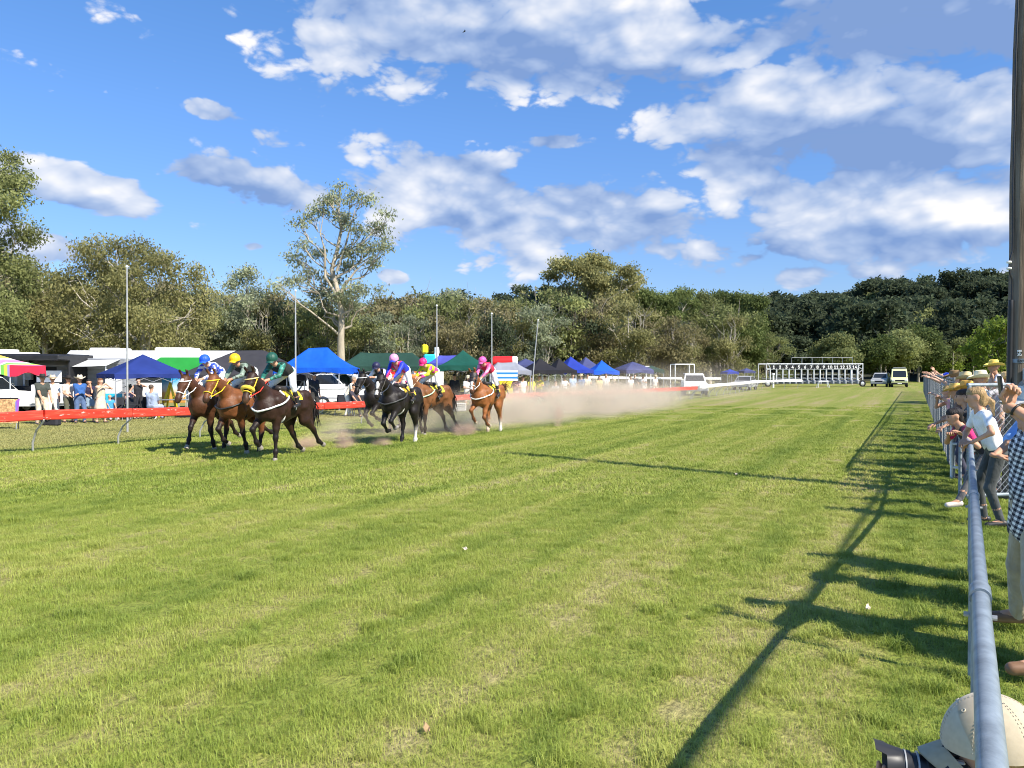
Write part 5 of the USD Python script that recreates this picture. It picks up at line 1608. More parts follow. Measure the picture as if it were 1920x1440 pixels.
def horse(label, loc, yaw, cols, fl, fr, hl, hr, neck=48, head=-52, turn=0.0, tack=None, seed=1, z=0.0, mane=True):
    """fl, fr: (forearm, cannon, pastern) angles; hl, hr: (femur, gaskin, cannon, pastern); degrees from straight down, forward positive."""
    t = thing('racehorse', label, 'horse', loc, yaw)
    co, dk, mz = cols['coat'], cols['points'], cols.get('muzzle', cols['points'])
    ft = lambda s: ((0, 1, 0), s)
    b = [B((.50, 0, 1.16), (.10, 0, 1.12), .335, .345, co, ft(1.26)), B((.10, 0, 1.12), (-.34, 0, 1.17), .345, .29, co, ft(1.22)), B((-.34, 0, 1.19), (-.66, 0, 1.22), .29, .255, co, ft(1.05)),
         B((.36, 0, 1.40), (.05, 0, 1.38), .115, .10, co), B((.60, 0, 1.10), (.64, 0, 1.02), .20, .17, co, ft(1.0)), B((-.40, 0, 1.38), (-.74, 0, 1.32), .13, .11, co)]
    torso = list(b)
    for q in (-1, 1):
        b += [B((.66, q * .11, 1.10), (.60, q * .13, .95), .13, .10, co), B((.50, q * .20, 1.28), (.40, q * .21, 1.02), .13, .11, co), B((.34, q * .20, 1.30), (.30, q * .22, 1.12), .12, .10, co),
              B((-.56, q * .17, 1.34), (-.76, q * .15, 1.14), .15, .13, co), B((-.44, q * .16, 1.36), (-.42, q * .20, 1.12), .12, .11, co)]
    na, ha = math.radians(neck), math.radians(head)
    nb = V(.58, 0, 1.26)
    poll = nb + V(math.cos(na) * .72, math.sin(turn) * .3, math.sin(na) * .76)
    mid = (nb + poll) / 2 + V(-.02, 0, .035)
    b += [B(nb - V(.08, 0, .03), mid, .235, .155, co, ft(1.45)), B(mid, poll - V(.0, 0, .02), .155, .105, co, ft(1.3)), B(nb + V(-.16, 0, .15), mid + V(-.05, 0, .07), .10, .06, co)]
    HS = 1.13
    hd = unit(V(math.cos(ha) * math.cos(turn), math.sin(turn), math.sin(ha)))
    hn = unit(V(-hd[2], 0, hd[0]))                       # towards the forehead
    hn = hn if hn[2] > 0 else -hn
    hs = unit(np.cross(hn, hd))
    P = lambda a, n_=0.0, q=0.0: poll + (hd * a + hn * n_ + hs * q) * HS
    head_b0 = [B(P(.02, -.01), P(.20, .005), .100, .090, co), B(P(.20, .01), P(.46, .008), .076, .054, co), B(P(.46, .0), P(.53, -.012), .056, .050, mz), B(P(.10, -.09), P(.24, -.075), .075, .055, co, (tuple(hs), 1.3)), B(P(.30, -.055), P(.49, -.05), .038, .030, mz)]
    for q in (-1, 1):
        head_b0 += [B(P(.17, .045, q * .068), P(.19, .04, q * .072), .024, .024, tuple(np.array(co) * .8)), B(P(.50, .02, q * .032), P(.52, .012, q * .034), .017, .016, tuple(np.array(mz) * .5))]
    head_b = [(a_, b_, ra_ * HS, rb_ * HS, c_, f_) for a_, b_, ra_, rb_, c_, f_ in head_b0]
    b += head_b
    for q in (-1, 1):
        e0 = P(-.04, .06, q * .062)
        b += [B(e0, e0 + hn * .10 - hd * .05 + hs * q * .02, .030, .024, co), B(e0 + hn * .10 - hd * .05 + hs * q * .02, e0 + hn * .165 - hd * .06, .022, .006, dk)]
    hooves = []
    for q, A in ((1, fl), (-1, fr)):
        y = q * .155
        sh = V(.60, q * .14, 1.12)
        el = V(.42 + .13 * math.sin(math.radians(A[0])), y, .90 + .05 * abs(math.sin(math.radians(A[0]))))
        kn = ang(el, A[0], .42, -q * .015)
        fk = ang(kn, A[1], .30)
        ho = ang(fk, A[2], .135)
        so = cols.get('sock', {}).get('fl' if q > 0 else 'fr')
        lo = so or dk
        b += [B(sh, el, .15, .115, co, ft(1.3)), B(el, el * .45 + kn * .55, .112, .070, co), B(el * .45 + kn * .55, kn, .068, .052, dk if cols.get('black_legs', True) else co), B(kn, kn + (fk - kn) * .2, .056, .042, dk), B(kn, fk, .040, .037, dk), B(fk, fk, .048, .048, lo), B(fk, ho, .041, .045, lo)]
        hooves.append((ho, A[2]))
    for q, A in ((1, hl), (-1, hr)):
        y = q * .15
        hp = V(-.52, y, 1.16)
        st = ang(hp, A[0] + 12, .34, q * .02)
        hk = ang(st, A[1], .46, -q * .03)
        fk = ang(hk, A[2], .37)
        ho = ang(fk, A[3], .135)
        so = cols.get('sock', {}).get('hl' if q > 0 else 'hr')
        lo = so or dk
        b += [B(hp, st, .225, .155, co, ft(1.45)), B(hp + V(-.12, 0, .0), st * .3 + hk * .7 + V(-.02, 0, .02), .16, .065, co, ft(1.25)), B(st, hk, .13, .055, co, ft(1.1)), B(hk, hk + (fk - hk) * .25, .062, .048, dk), B(hk, fk, .045, .039, lo if so else dk), B(fk, fk, .050, .050, lo), B(fk, ho, .042, .046, lo)]
        hooves.append((ho, A[3]))
    m, c = skin(b, .019, .042, tones=True)
    if cols.get('blaze'):
        v = np.asarray(m.vertices)
        r = v - poll
        a, nn, qq = r @ hd / HS, r @ hn / HS, r @ hs / HS
        w = cols['blaze']
        on_ = (nn > .035) & (np.abs(qq) < w[2] * (1 + .4 * np.sin(a * 30))) & (a > w[0]) & (a < w[1])
        c[on_] = (.72, .69, .63)
    obj('body', m, 'coat', t, smooth=True, colors=c)
    for (p, a) in hooves:
        d = V(math.sin(math.radians(a)), 0, -math.cos(math.radians(a)))
        M = np.eye(4)
        M[:3, 2] = -d
        M[:3, 0] = unit(V(1, 0, 0) - d * d[0])
        M[:3, 1] = np.cross(M[:3, 2], M[:3, 0])
        M[:3, 3] = p + d * .015
        g = lathe([(.002, -.075), (.058, -.075), (.060, -.06), (.046, .012), (.002, .02)], 12)
        g.apply_transform(M)
        shade_mesh('hoof', g, cols.get('hoof', (.09, .075, .06)), t, 'leather', 40)
    # mane and tail
    g = np.random.default_rng(seed)
    mc = cols.get('mane', dk)
    if mane:
        st = []
        for _ in range(110):
            f = g.random()
            q = (nb + V(-.14, 0, .20)) * (1 - f) + (poll + hn * .10) * f + V(-.05, 0, .05) * math.sin(f * math.pi) + g.normal(0, .010, 3)
            e = q + V(-.10 - .10 * g.random(), -.05 - .12 * g.random(), -.05 - .13 * g.random())
            st.append(tube([q, (q + e) / 2 + V(-.02, -.04, .045), e], [.013, .011, .003], 3, caps=False))
        shade_mesh('mane', cat_mesh(st), mc, t, 'hairy', True)
    tb = V(-.86, 0, 1.30)
    ty = cols.get('tail', (-.72, .0))
    st = [tube([tb + V(.08, 0, .03), tb, tb + V(-.10, 0, -.02), tb + V(-.2, ty[1] * .3, -.10)], [.05, .045, .04, .02], 6)]
    for _ in range(90):
        o = tb + V(-.10 * g.random(), 0, -.03) + g.normal(0, .014, 3)
        L = g.uniform(.6, 1.0)
        e = tb + V(-.34 * L, ty[1] * L, ty[0] * L) + g.normal(0, .075, 3)
        m1 = o * .5 + e * .5 + V(-.10, 0, .10) + g.normal(0, .03, 3)
        st.append(tube([o, o * .7 + m1 * .3 + V(-.04, 0, .03), m1, e], [.014, .015, .012, .003], 3, caps=False))
    shade_mesh('tail', cat_mesh(st), mc, t, 'hairy', True)
    # ---- tack
    K = tack or {}

    def strap(name, o, d, r, col, parent=t, bones=None, closed=False, off=.012, n=5):
        p = trace(bones or b, o, d, off)
        if closed:
            p = np.vstack([p, p[:1]])
        return shade_mesh(name, tube(p, r, n, caps=False), col, parent, 'leather', True)

    def ring(a, n0, r, col, nm, tilt=0.0, nn=18):
        th = np.linspace(0, 2 * math.pi, nn, endpoint=False)
        cc = P(a, -.02)
        dd = np.cos(th)[:, None] * hs + np.sin(th)[:, None] * unit(hn + hd * tilt)
        return strap(nm, cc + dd * .34, -dd, r, col, bones=head_b, closed=True)
    bc = K.get('bridle', (.03, .025, .02))
    nb_ = ring(.37, 0, K.get('nose_r', .014), K.get('noseband', bc), 'noseband')
    ring(.045, 0, .014, K.get('brow', bc), 'browband', .8)
    for q in (-1, 1):
        f = np.linspace(.06, .40, 8)
        o = np.array([P(x, -.03, q * .3) for x in f])
        strap('cheek_strap', o, -hs * q * np.ones((8, 1)), .012, bc, bones=head_b)
        shade_mesh('bit_ring', moved(trimesh.creation.torus(.028, .006, 12, 6), P(.43, -.035, q * .062), [(X_, math.pi / 2)]), (.4, .4, .42), t, 'leather', True)
        # rein from the bit to the rider's hand
        hnd = V(.66, q * .09, 1.70)
        a0 = P(.43, -.035, q * .066)
        shade_mesh('rein', tube([a0, (a0 + hnd) / 2 + V(0, q * .03, -.05), hnd, hnd + V(-.12, -q * .05, -.08)], .011, 5), K.get('rein', bc), t, 'leather', True)
    if K.get('hood'):
        hc = K['hood']
        hb = [(a, b2, ra + .010, rb + .010, hc[0], f) for a, b2, ra, rb, _, f in head_b[:2]] + [B(P(.02, -.02), P(.12, -.05), .108, .09, hc[1])]
        hb = [(hb[0][0], hb[0][1], hb[0][2], hb[0][3], hc[0], None), B(P(.22, .0), P(.30, -.01), .093, .084, hc[1]), B(P(.04, -.06), P(.14, -.07), .095, .085, hc[2])]
        hd_ = put_skin('hood', hb, t, 'silk', .014, .03)
        for q in (-1, 1):
            shade_mesh('blinker_cup', moved(trimesh.creation.icosphere(2, .045), P(.20, .035, q * .085)), hc[2], hd_, 'silk', True)
            shade_mesh('eye_hole', moved(trimesh.creation.icosphere(2, .026), P(.215, .05, q * .112)), (.02, .015, .01), hd_, 'leather', True)
    if K.get('roll'):
        shade_mesh('noseband_roll', tube(np.vstack([trace(head_b, P(.30, -.01) + (np.cos(x) * hs + np.sin(x) * hn) * .3, -(np.cos(x) * hs + np.sin(x) * hn), .03) for x in np.linspace(-.5, math.pi + .5, 13)]), .042, 8), K['roll'], t, 'cloth', True)
    # girth, breast strap
    th = np.linspace(0, 2 * math.pi, 26, endpoint=False)
    dd = np.stack([0 * th, np.cos(th), np.sin(th)], 1)
    strap('girth', V(.22, 0, 1.14) + dd * .8, -dd, .024, K.get('girth', (.03, .03, .03)), bones=torso, closed=True)
    if K.get('breast') is not None:
        f = np.linspace(-1, 1, 17)
        o = np.array([V(.72 - .62 * abs(x) ** 1.6 + .6 * (1 - abs(x)), math.sin(x * 1.35) * .9, 1.06 + .30 * abs(x) ** 1.5) for x in f])
        d_ = np.array([V(-.9 * (1 - abs(x)), -math.sin(x * 1.35), .0) for x in f])
        strap('breast_strap', o, d_, K.get('breast_r', .020), K['breast'], bones=b, off=.034)
    # saddle cloth and saddle
    def cloth(u, v):
        x = .16 - .50 * v
        a = (u - .5) * 2 * 1.18 + .0
        dirs = np.stack([0 * a, np.sin(a), np.cos(a)], -1)
        o = np.stack([x, 0 * x, 1.16 + 0 * x], -1) + dirs * .9
        return trace(torso + b[3:4], o, -dirs, .022)
    sc = grid_mesh(cloth, 25, 11)
    sc = cat_mesh([sc, trimesh.Trimesh(np.array(sc.vertices) * (1, .985, .995), sc.faces[:, ::-1], process=False)])
    sclo = shade_mesh('saddle_cloth', sc, K.get('cloth', (.75, .55, .03)), t, 'cloth', True)
    num = K.get('number')
    if num:
        tx = meshkit.text_mesh(num, .19, .004, True)
        cb = tx.bounds.mean(0)
        tx.apply_translation((-cb[0], -cb[1], 0))
        v = np.array(tx.vertices)
        # laid on the near flank: x of the letters runs towards the tail
        a = 1.02 - v[:, 1] / .40
        dirs = np.stack([0 * a, np.sin(a), np.cos(a)], -1)
        o = np.stack([-.20 - v[:, 0], 0 * a, 1.16 + 0 * a], -1) + dirs * .9
        pp = trace(torso + b[3:4], o, -dirs, .026) + dirs * (v[:, 2:3])
        shade_mesh('number', trimesh.Trimesh(pp, tx.faces, process=False), (.02, .02, .02), sclo, 'leather', False)
    sb = [B((.22, 0, 1.535), (-.02, 0, 1.50), .07, .075, (.03, .025, .022), ft(.55)), B((-.02, 0, 1.50), (-.16, 0, 1.52), .075, .06, (.03, .025, .022), ft(.55))]
    put_skin('saddle', sb, t, 'leather', .02, .03)
    for q in (-1, 1):
        o = V(.12, q * .34, 1.16)
        st_ = obj('stirrup', cat_mesh([moved(trimesh.creation.torus(.055, .008, 12, 5), V(.03, q * .36, 1.115), [(X_, math.pi / 2), (Z_, .9)])]), 'pole_alloy', t)
        shade_mesh('stirrup_leather', tube([(.10, q * .12, 1.50), (.08, q * .33, 1.36), (.03, q * .36, 1.17)], .012, 4), (.05, .03, .02), st_, 'leather', True)
    return t


def jockey(label, loc, yaw, silks, sleeve, helmet, breeches=(.80, .79, .76), vest=None, skin_c=SKINS[0], look=(.86, .12, -.42), lift=0.0, fore=0.0, boot_c=(.02, .018, .018), boot_top=None, band=None, stripes=None):
    """A rider crouched over the withers, in the same frame as the horse."""
    t = thing('jockey', label, 'person', loc, yaw)
    J = {'pelvis': V(-.19 + fore, 0, 1.89 + lift), 's': .94, 'left': V(0, 1, 0), 'wide': 1.0}
    u = unit((.90, 0, .32))
    J['up'] = u
    p = J['pelvis']
    J['waist'], J['chest'], J['neck'] = p + u * .15 + V(0, 0, .02), p + u * .34 + V(0, 0, .02), p + u * .50 + V(0, 0, .01)
    J['fwd'] = unit(np.cross(J['left'], u))
    J['head'] = J['neck'] + V(.10, 0, .115)
    J['look'] = unit(look)
    for k, q in ((0, 1), (1, -1)):
        J['sh%d' % k] = p + u * .44 + V(0, q * .17, 0)
        J['el%d' % k], J['wr%d' % k] = bend(J['sh%d' % k], V(.60, q * .085, 1.73), .28, .25, (-.3, q * .8, -.55))
        J['hp%d' % k] = p + V(0, q * .09, -.03)
        an = V(-.06, q * .345, 1.19)
        J['kn%d' % k], J['an%d' % k] = bend(J['hp%d' % k], an, .42, .42, (1, q * .55, .25))
        J['toe%d' % k] = J['an%d' % k] + V(.15, q * .02, -.06)
    m, c = skin(body_bones(J, skin_c, 1.0), .017, .03, tones=True)
    obj('body', m, 'skin', t, smooth=True, colors=c)
    sb = shirt_bones(J, silks, .92, 1.10, .06, sleeve)
    m, c = skin(sb, .016, .03, tones=True)
    if stripes:
        v = np.asarray(m.vertices)
        c = stripes(v - p, c, v, J)
    obj('silks', m, 'silk', t, smooth=True, colors=c)
    put_skin('breeches', leg_bones(J, breeches, .62, 1.06), t, 'silk', .016, .03)
    for k in (0, 1):
        a, n_, to = J['an%d' % k], J['kn%d' % k], J['toe%d' % k]
        bb = [B(a - V(.03, 0, .02), to, .052, .046, boot_c), B(a, a + (n_ - a) * .62, .044, .058, boot_c)] + ([B(a + (n_ - a) * .66, a + (n_ - a) * .74, .061, .062, boot_top)] if boot_top else [])
        put_skin('boot', bb, t, 'leather', .014, .015)
    if vest is not None:
        vb = [(a, b, ra + .012, rb + .012, vest, f) for a, b, ra, rb, _, f in shirt_bones(J, vest, 0, 1.10, .12)[:-1][:4]] + [B(J['chest'], J['chest'] + u * .07, .12, .10, vest)]
        put_skin('vest', vb, t, 'cloth', .016, .03)
    headgear(J, 'helmet', helmet, t, band)
    s, M = .94, frame_for(J)
    gm = grid_mesh(lambda a, w: np.stack([.100 - .075 * (np.abs(a - .5) * 2) ** 2.2, (a - .5) * .18, .034 - .046 * w * (1 - .3 * np.abs(a - .5))], -1), 11, 3)
    gm = cat_mesh([gm, moved(trimesh.Trimesh(gm.vertices, gm.faces[:, ::-1], process=False), (-.006, 0, 0))])
    gm.apply_scale(s)
    gm.apply_transform(M)
    shade_mesh('goggles', gm, (.012, .011, .012), t, 'silk', True)
    gb = []
    for k in (0, 1):
        d = unit(J['wr%d' % k] - J['el%d' % k])
        w0 = J['wr%d' % k]
        gb = [B(w0, w0 + d * .06, .030, .036, skin_c)] + [B(w0 + d * .055 + V(0, 0, .025 - .017 * i), w0 + d * .085 + V(0, 0, .02 - .018 * i) + V(0, (-1) ** k * -.03, 0), .012, .011, skin_c) for i in range(4)]
        put_skin('hand', gb, t, 'skin', .009, .012)
    return t


HEAD = math.atan2(-.90, -.43)           # the way the field runs: towards the camera and to the left
BAY = dict(coat=(.150, .055, .020), points=(.018, .012, .010), muzzle=(.05, .025, .015), hoof=(.30, .27, .22))
DARKB = dict(coat=(.030, .014, .009), points=(.014, .010, .009), muzzle=(.10, .05, .028), hoof=(.25, .22, .18), sock={})
BLACK = dict(coat=(.014, .011, .010), points=(.010, .009, .009), muzzle=(.02, .016, .015), sock={'hl': (.62, .58, .52), 'fl': (.25, .23, .21)}, blaze=(.18, .50, .030))
CHEST = dict(coat=(.235, .085, .026), points=(.15, .055, .020), muzzle=(.10, .05, .03), black_legs=False, mane=(.12, .045, .02), sock={'hl': (.68, .63, .56), 'hr': (.5, .4, .3)}, blaze=(.22, .48, .035), hoof=(.33, .28, .2), tail=(.1, .1))


def camo(cols, sc, seed=0):
    def f(r, c, v, J):
        n = meshkit.noise(v * sc, seed)
        for lim, col in cols:
            c[n > lim] = col
        return c
    return f


def place(px, py, ahead=.55):
    """Where the middle of the horse stands when the foot seen at px, py is ahead of it."""
    p = ground(px, py)
    return V(p[0] - math.cos(HEAD) * ahead, p[1] - math.sin(HEAD) * ahead, 0.0)


# A: far side leader, white bridle, blue cap
pa = place(374, 845, .45)
horse('dark bay racehorse with a white bridle and star, leftmost of the leading three', pa, HEAD + .26, dict(BAY, coat=(.075, .030, .014), blaze=(.06, .14, .03)), (-6, -18, -20), (36, 14, 26), (34, -6, 14, 24), (-20, -60, -40, -64), neck=40, head=-58, tack=dict(bridle=(.75, .74, .7), noseband=(.75, .74, .70), rein=(.7, .7, .68), cloth=(.75, .55, .03)), seed=2)
jockey('jockey in royal blue and white check silks with a blue cap', pa, HEAD + .26, (.03, .08, .55), (.06, .10, .5), (.015, .09, .62), vest=None, stripes=camo([(.52, (.72, .73, .78))], 16), look=(.9, .1, -.30))
# B: bay with yellow bridle
pb = place(438, 852, .38)
horse('bright bay racehorse in a yellow bridle, middle of the leading three', pb, HEAD + .12, BAY, (-14, -20, -12), (40, -34, -58), (32, -14, 12, 20), (0, -52, -66, -84), neck=42, head=-56, turn=.10, tack=dict(bridle=(.78, .52, .02), noseband=(.70, .46, .03), brow=(.78, .52, .02), rein=(.78, .52, .02), cloth=(.03, .03, .03), breast=(.03, .03, .03)), seed=3)
jockey('jockey in grey green camouflage silks with a yellow cap', pb, HEAD + .12, (.10, .13, .10), (.17, .23, .18), (.80, .46, .01), vest=(.02, .022, .018), stripes=camo([(.60, (.26, .32, .26)), (.74, (.05, .06, .05))], 13, 3), boot_top=(.55, .03, .03), look=(.9, .14, -.30), skin_c=SKINS[1])
# C: dark brown nearest horse, yellow noseband
pc = place(503, 862, .46)
horse('dark brown racehorse with a yellow sheepskin noseband and white breastplate, nearest of the field', pc, HEAD + .10, DARKB, (3, 0, 8), (52, -24, -44), (-18, -56, -36, -64), (26, -30, -34, -60), neck=47, head=-58, turn=.12,
      tack=dict(bridle=(.75, .50, .02), noseband=(.70, .46, .03), brow=(.75, .60, .25), roll=(.75, .52, .05), rein=(.70, .05, .03), breast=(.78, .76, .72), breast_r=.021, girth=(.78, .76, .72), cloth=(.78, .60, .03), number='2'), seed=4)
jockey('jockey in dark green marbled silks with a dark green cap', pc, HEAD + .10, (.015, .085, .06), (.02, .115, .085), (.012, .075, .05), vest=(.012, .014, .013), stripes=camo([(.56, (.05, .26, .2)), (.70, (.008, .05, .035))], 11, 5), look=(.84, .12, -.46))
# D2: black horse beyond the pink capped rider
pd2 = place(702, 815, .45)
horse('black racehorse mostly hidden on the far side of the black one with a blaze', pd2, HEAD + .05, dict(BLACK, blaze=None, sock={}), (50, -60, -70), (40, -40, -60), (0, -40, -10, -20), (20, -30, -10, 0), neck=44, head=-56, tack=dict(brow=(.6, .6, .58), cloth=(.03, .03, .03)), seed=6)
jockey('jockey with white sleeves mostly hidden behind the pink and blue one', pd2, HEAD + .05, (.03, .03, .10), (.72, .72, .70), (.02, .02, .06), look=(.9, .1, -.35), lift=-.12)
# D: black with blaze
pd = place(768, 828, -.42)
horse('black racehorse with a white blaze in the middle of the second group', pd, HEAD + .10, BLACK, (44, -50, -100), (30, -46, -90), (8, -26, 6, 24), (34, -16, 10, 24), neck=42, head=-56, turn=.12, tack=dict(rein=(.04, .045, .06), breast=(.05, .05, .05), girth=(.70, .68, .62), cloth=(.70, .42, .03), number='4'), seed=5)
PINK, ROYAL = (.75, .28, .50), (.02, .04, .52)


def sash(r, c, v, J):
    y, x = r[:, 1], r @ J['up']
    body = np.abs(y) < .16
    c[body & (np.abs(y) < .075)] = PINK
    c[body & (np.abs(np.abs(y) - .085) < .03)] = (.62, .03, .12)
    return c


jockey('jockey in pink and royal blue silks with a pink and blue cap', pd, HEAD + .10, ROYAL, ROYAL, PINK, vest=None, stripes=sash, look=(.88, .10, -.34), lift=.05, band=ROYAL, skin_c=SKINS[1])
# E: bay in pink and yellow hood
pe = place(793, 815, .45)
horse('light bay racehorse in a pink, white and yellow blinker hood', pe, HEAD - .12, dict(BAY, coat=(.165, .068, .026)), (4, -2, 6), (-6, -14, -20), (-22, -48, -34, -60), (-8, -42, -20, -40), neck=40, head=-58, turn=.05, tack=dict(bridle=(.6, .5, .4), hood=[(.72, .60, .58), (.70, .58, .05), (.66, .04, .26)], rein=(.66, .5, .35), breast=(.42, .62, .40), cloth=(.80, .68, .05), number='7'), seed=7)
jockey('jockey in lime yellow and magenta silks with a magenta cap', pe, HEAD - .12, (.58, .62, .02), (.50, .58, .02), (.66, .02, .16), vest=None, stripes=camo([(.68, (.68, .05, .25))], 8, 8), look=(.84, .1, -.5))
# F: chestnut at the back
pf = place(906, 812, .30)
horse('bright chestnut racehorse with white socks running last', pf, HEAD + .04, CHEST, (14, -44, -70), (58, -34, -50), (8, -30, -6, 6), (26, -6, 8, 10), neck=48, head=-62, turn=.12, tack=dict(bridle=(.03, .025, .02), hood=[(.03, .025, .025), (.03, .025, .025), (.03, .025, .025)], noseband=(.75, .74, .7), rein=(.75, .72, .66), breast=(.75, .72, .66), cloth=(.78, .62, .03)), seed=8)
jockey('jockey in bright pink and red silks with a pink patterned cap', pf, HEAD + .04, (.68, .02, .16), (.72, .10, .26), (.75, .10, .34), vest=(.50, .012, .05), stripes=camo([(.60, (.78, .32, .50))], 12, 9), look=(.85, -.15, -.40), lift=.05)
# ------------------------------------------------------------ people by the stalls on the far side
GP = np.random.default_rng(12)
CREAM, WHITE, BLACKC, KHAKI, DENIM, NAVYC, OLIVE = (.66, .60, .48), (.78, .77, .74), (.02, .02, .024), (.50, .43, .30), (.075, .12, .22), (.025, .035, .10), (.07, .075, .045)


def stand(s=1.0, hands=None, lean=.03, spread=.13, step=.05, look=(1, 0, 0), turn=0.0, z=0.0, nod=0.0, elbows=None):
    return pose(s, (0, 0, .93 * s + z), lean, turn, hands, ((step, spread, .075 + z), (-step, -spread, .075 + z)), look=look, nod=nod, elbows=elbows)


def seated(s=1.0, hands=None, lean=-.12, look=(1, 0, -.05), seat=.47):
    if hands is None:
        hands = ((.32, .12, seat + .16), (.32, -.12, seat + .16))
    return pose(s, (0, 0, seat + .09), lean, 0, hands, ((.50, .14, .075), (.50, -.14, .075)), look=look, knees=(.3, 0, 1))


def facing(loc, tx=0.0, ty=6.0):
    return math.atan2(ty - loc[1], tx - loc[0])


def far(px, Z, name_label, J, off=0.0, rz=None, **kw):
    p = on(px, Z)
    kw.setdefault('h', .027)
    return person('spectator', name_label, p, (facing(p) if rz is None else rz) + off, J, SKINS[kw.pop('sk', 0)], **kw)


far(77, 27.2, 'man in dark grey green shirt and black hat reaching forward over a bag', stand(1.03, ((.34, .22, .78), (.30, -.05, .80)), .16, elbows=((-.2, .8, -.4), (-.2, -.8, -.4))), .25, top=(.055, .062, .052), legs=(.55, .47, .34), hat=('hat', (.03, .028, .026)), sleeve=.3, slim=1.16)
far(98, 28.4, 'man in white shirt and cream hat beside the low white trailer', stand(1.0, ((.22, .20, .85), (.22, -.18, .85)), .08), 0, top=(.76, .73, .68), legs=(.70, .66, .58), hat=('straw', (.66, .55, .36)), sleeve=.5, slim=1.12)
far(127, 28.2, 'person in cream shirt, dark shorts and dark wide hat looking right', stand(.99, ((.25, .16, .98), (.25, -.12, 1.0)), .03), .6, top=(.70, .56, .46), legs=(.09, .09, .06), leg_len=.48, hat=('hat', (.025, .022, .02)), sunnies=True)
far(149, 28.0, 'man in royal blue shirt, jeans and cream hat with folded arms', stand(1.0, ((.22, -.12, 1.08), (.24, .14, 1.06)), 0), .15, top=(.03, .095, .28), legs=DENIM, hat=('straw', (.72, .64, .48)), sleeve=.9, slim=1.1)
far(166.5, 28.3, 'dark haired woman in navy top and denim skirt with a hand at her mouth', stand(.93, ((.10, .05, 1.34), (.16, -.02, 1.02)), 0), 0, top=(.022, .018, .045), legs=None, skirt=((.20, .27, .34), .36), hr=('long', (.02, .015, .012)), sleeve=.25, slim=.92, hem=.0)
far(188, 28.0, 'woman with bronze hair and bare shoulders holding up a phone in a floral skirt', stand(.95, ((.26, .10, 1.40), (.26, -.06, 1.42)), 0), .5, sk=2, top=(.60, .45, .32), legs=None, skirt=((.55, .44, .34), .46), hr=('long', (.16, .07, .03)), sleeve=0, slim=.93, hem=.10)
far(206, 29.4, 'child in bright blue top crouching beside the bare shouldered woman', seated(.72, seat=.34), .2, top=(.05, .25, .55), legs=(.5, .5, .55))
far(243, 30.6, 'bare shouldered person in an olive hat seated under the navy gazebo', seated(.98), .2, sk=2, top=(.45, .33, .36), legs=BLACKC, hat=('hat', (.16, .17, .10)), sleeve=0)
far(259, 30.2, 'person in black drinking with an arm raised under the navy gazebo', stand(.95, ((.18, .06, 1.42), (.15, -.2, 1.0)), 0), .1, sk=2, top=BLACKC, legs=BLACKC, hr=('bob', (.12, .07, .04)), sleeve=0, slim=.9)
far(285, 30.0, 'person in pale blue shirt seated with back turned by the white gazebo leg', seated(1.02), 2.6, top=(.30, .36, .50), legs=(.35, .4, .55), hr=('short', (.10, .07, .05)), sleeve=.6, slim=1.2)
far(588, 33.0, 'tall dark clothed man standing at the left leg of the blue marquee', stand(1.06), .6, top=(.03, .033, .036), legs=(.035, .033, .03), hr=('short', (.05, .04, .03)), slim=1.15, sleeve=.5)
far(651, 32.2, 'man in cream shirt and white trousers leaning over under the blue marquee', stand(1.0, ((.34, .12, .86), (.36, -.10, .88)), .45), 1.3, top=(.70, .62, .50), legs=(.72, .68, .62), hr=('short', (.25, .2, .15)), slim=1.05)
far(664, 32.0, 'dark seated person at the right end of the blue marquee', seated(1.0), .7, top=(.04, .035, .045), legs=BLACKC, hr=('short', (.03, .02, .02)))
far(745, 35.5, 'person in pink top and dark wide hat beyond the black horse', stand(.96), .4, top=(.66, .33, .38), legs=(.6, .55, .5), hat=('hat', (.05, .05, .03)))
far(800, 36.6, 'seated person in a dark jacket, left of two under the teal gazebo', seated(1.0), -.3, top=(.05, .05, .055), legs=BLACKC, hr=('short', (.05, .04, .03)))
far(836, 37.2, 'seated person in black with a white scarf under the teal gazebo', seated(1.05), .2, top=(.025, .025, .03), legs=BLACKC, hr=('bob', (.3, .22, .12)))
far(852, 37.6, 'standing person in a dark long coat under the teal gazebo', stand(1.02), .4, top=(.03, .028, .034), legs=BLACKC, hr=('bob', (.02, .02, .02)), slim=1.15, sleeve=.9)
far(877, 36.2, 'man in white shirt with a phone held low right of the teal gazebo leg', stand(1.0, ((.3, .06, 1.12), (.3, -.06, 1.12)), .05), .3, top=(.74, .70, .64), legs=(.45, .40, .34), leg_len=.46, hat=('cap', (.5, .45, .3), None))
far(888, 37.0, 'woman in pale dress with long hair right of the man in white', stand(.93), .2, top=(.72, .60, .55), legs=None, skirt=((.70, .60, .55), .45), hr=('long', (.10, .06, .03)), sleeve=0, slim=.9)
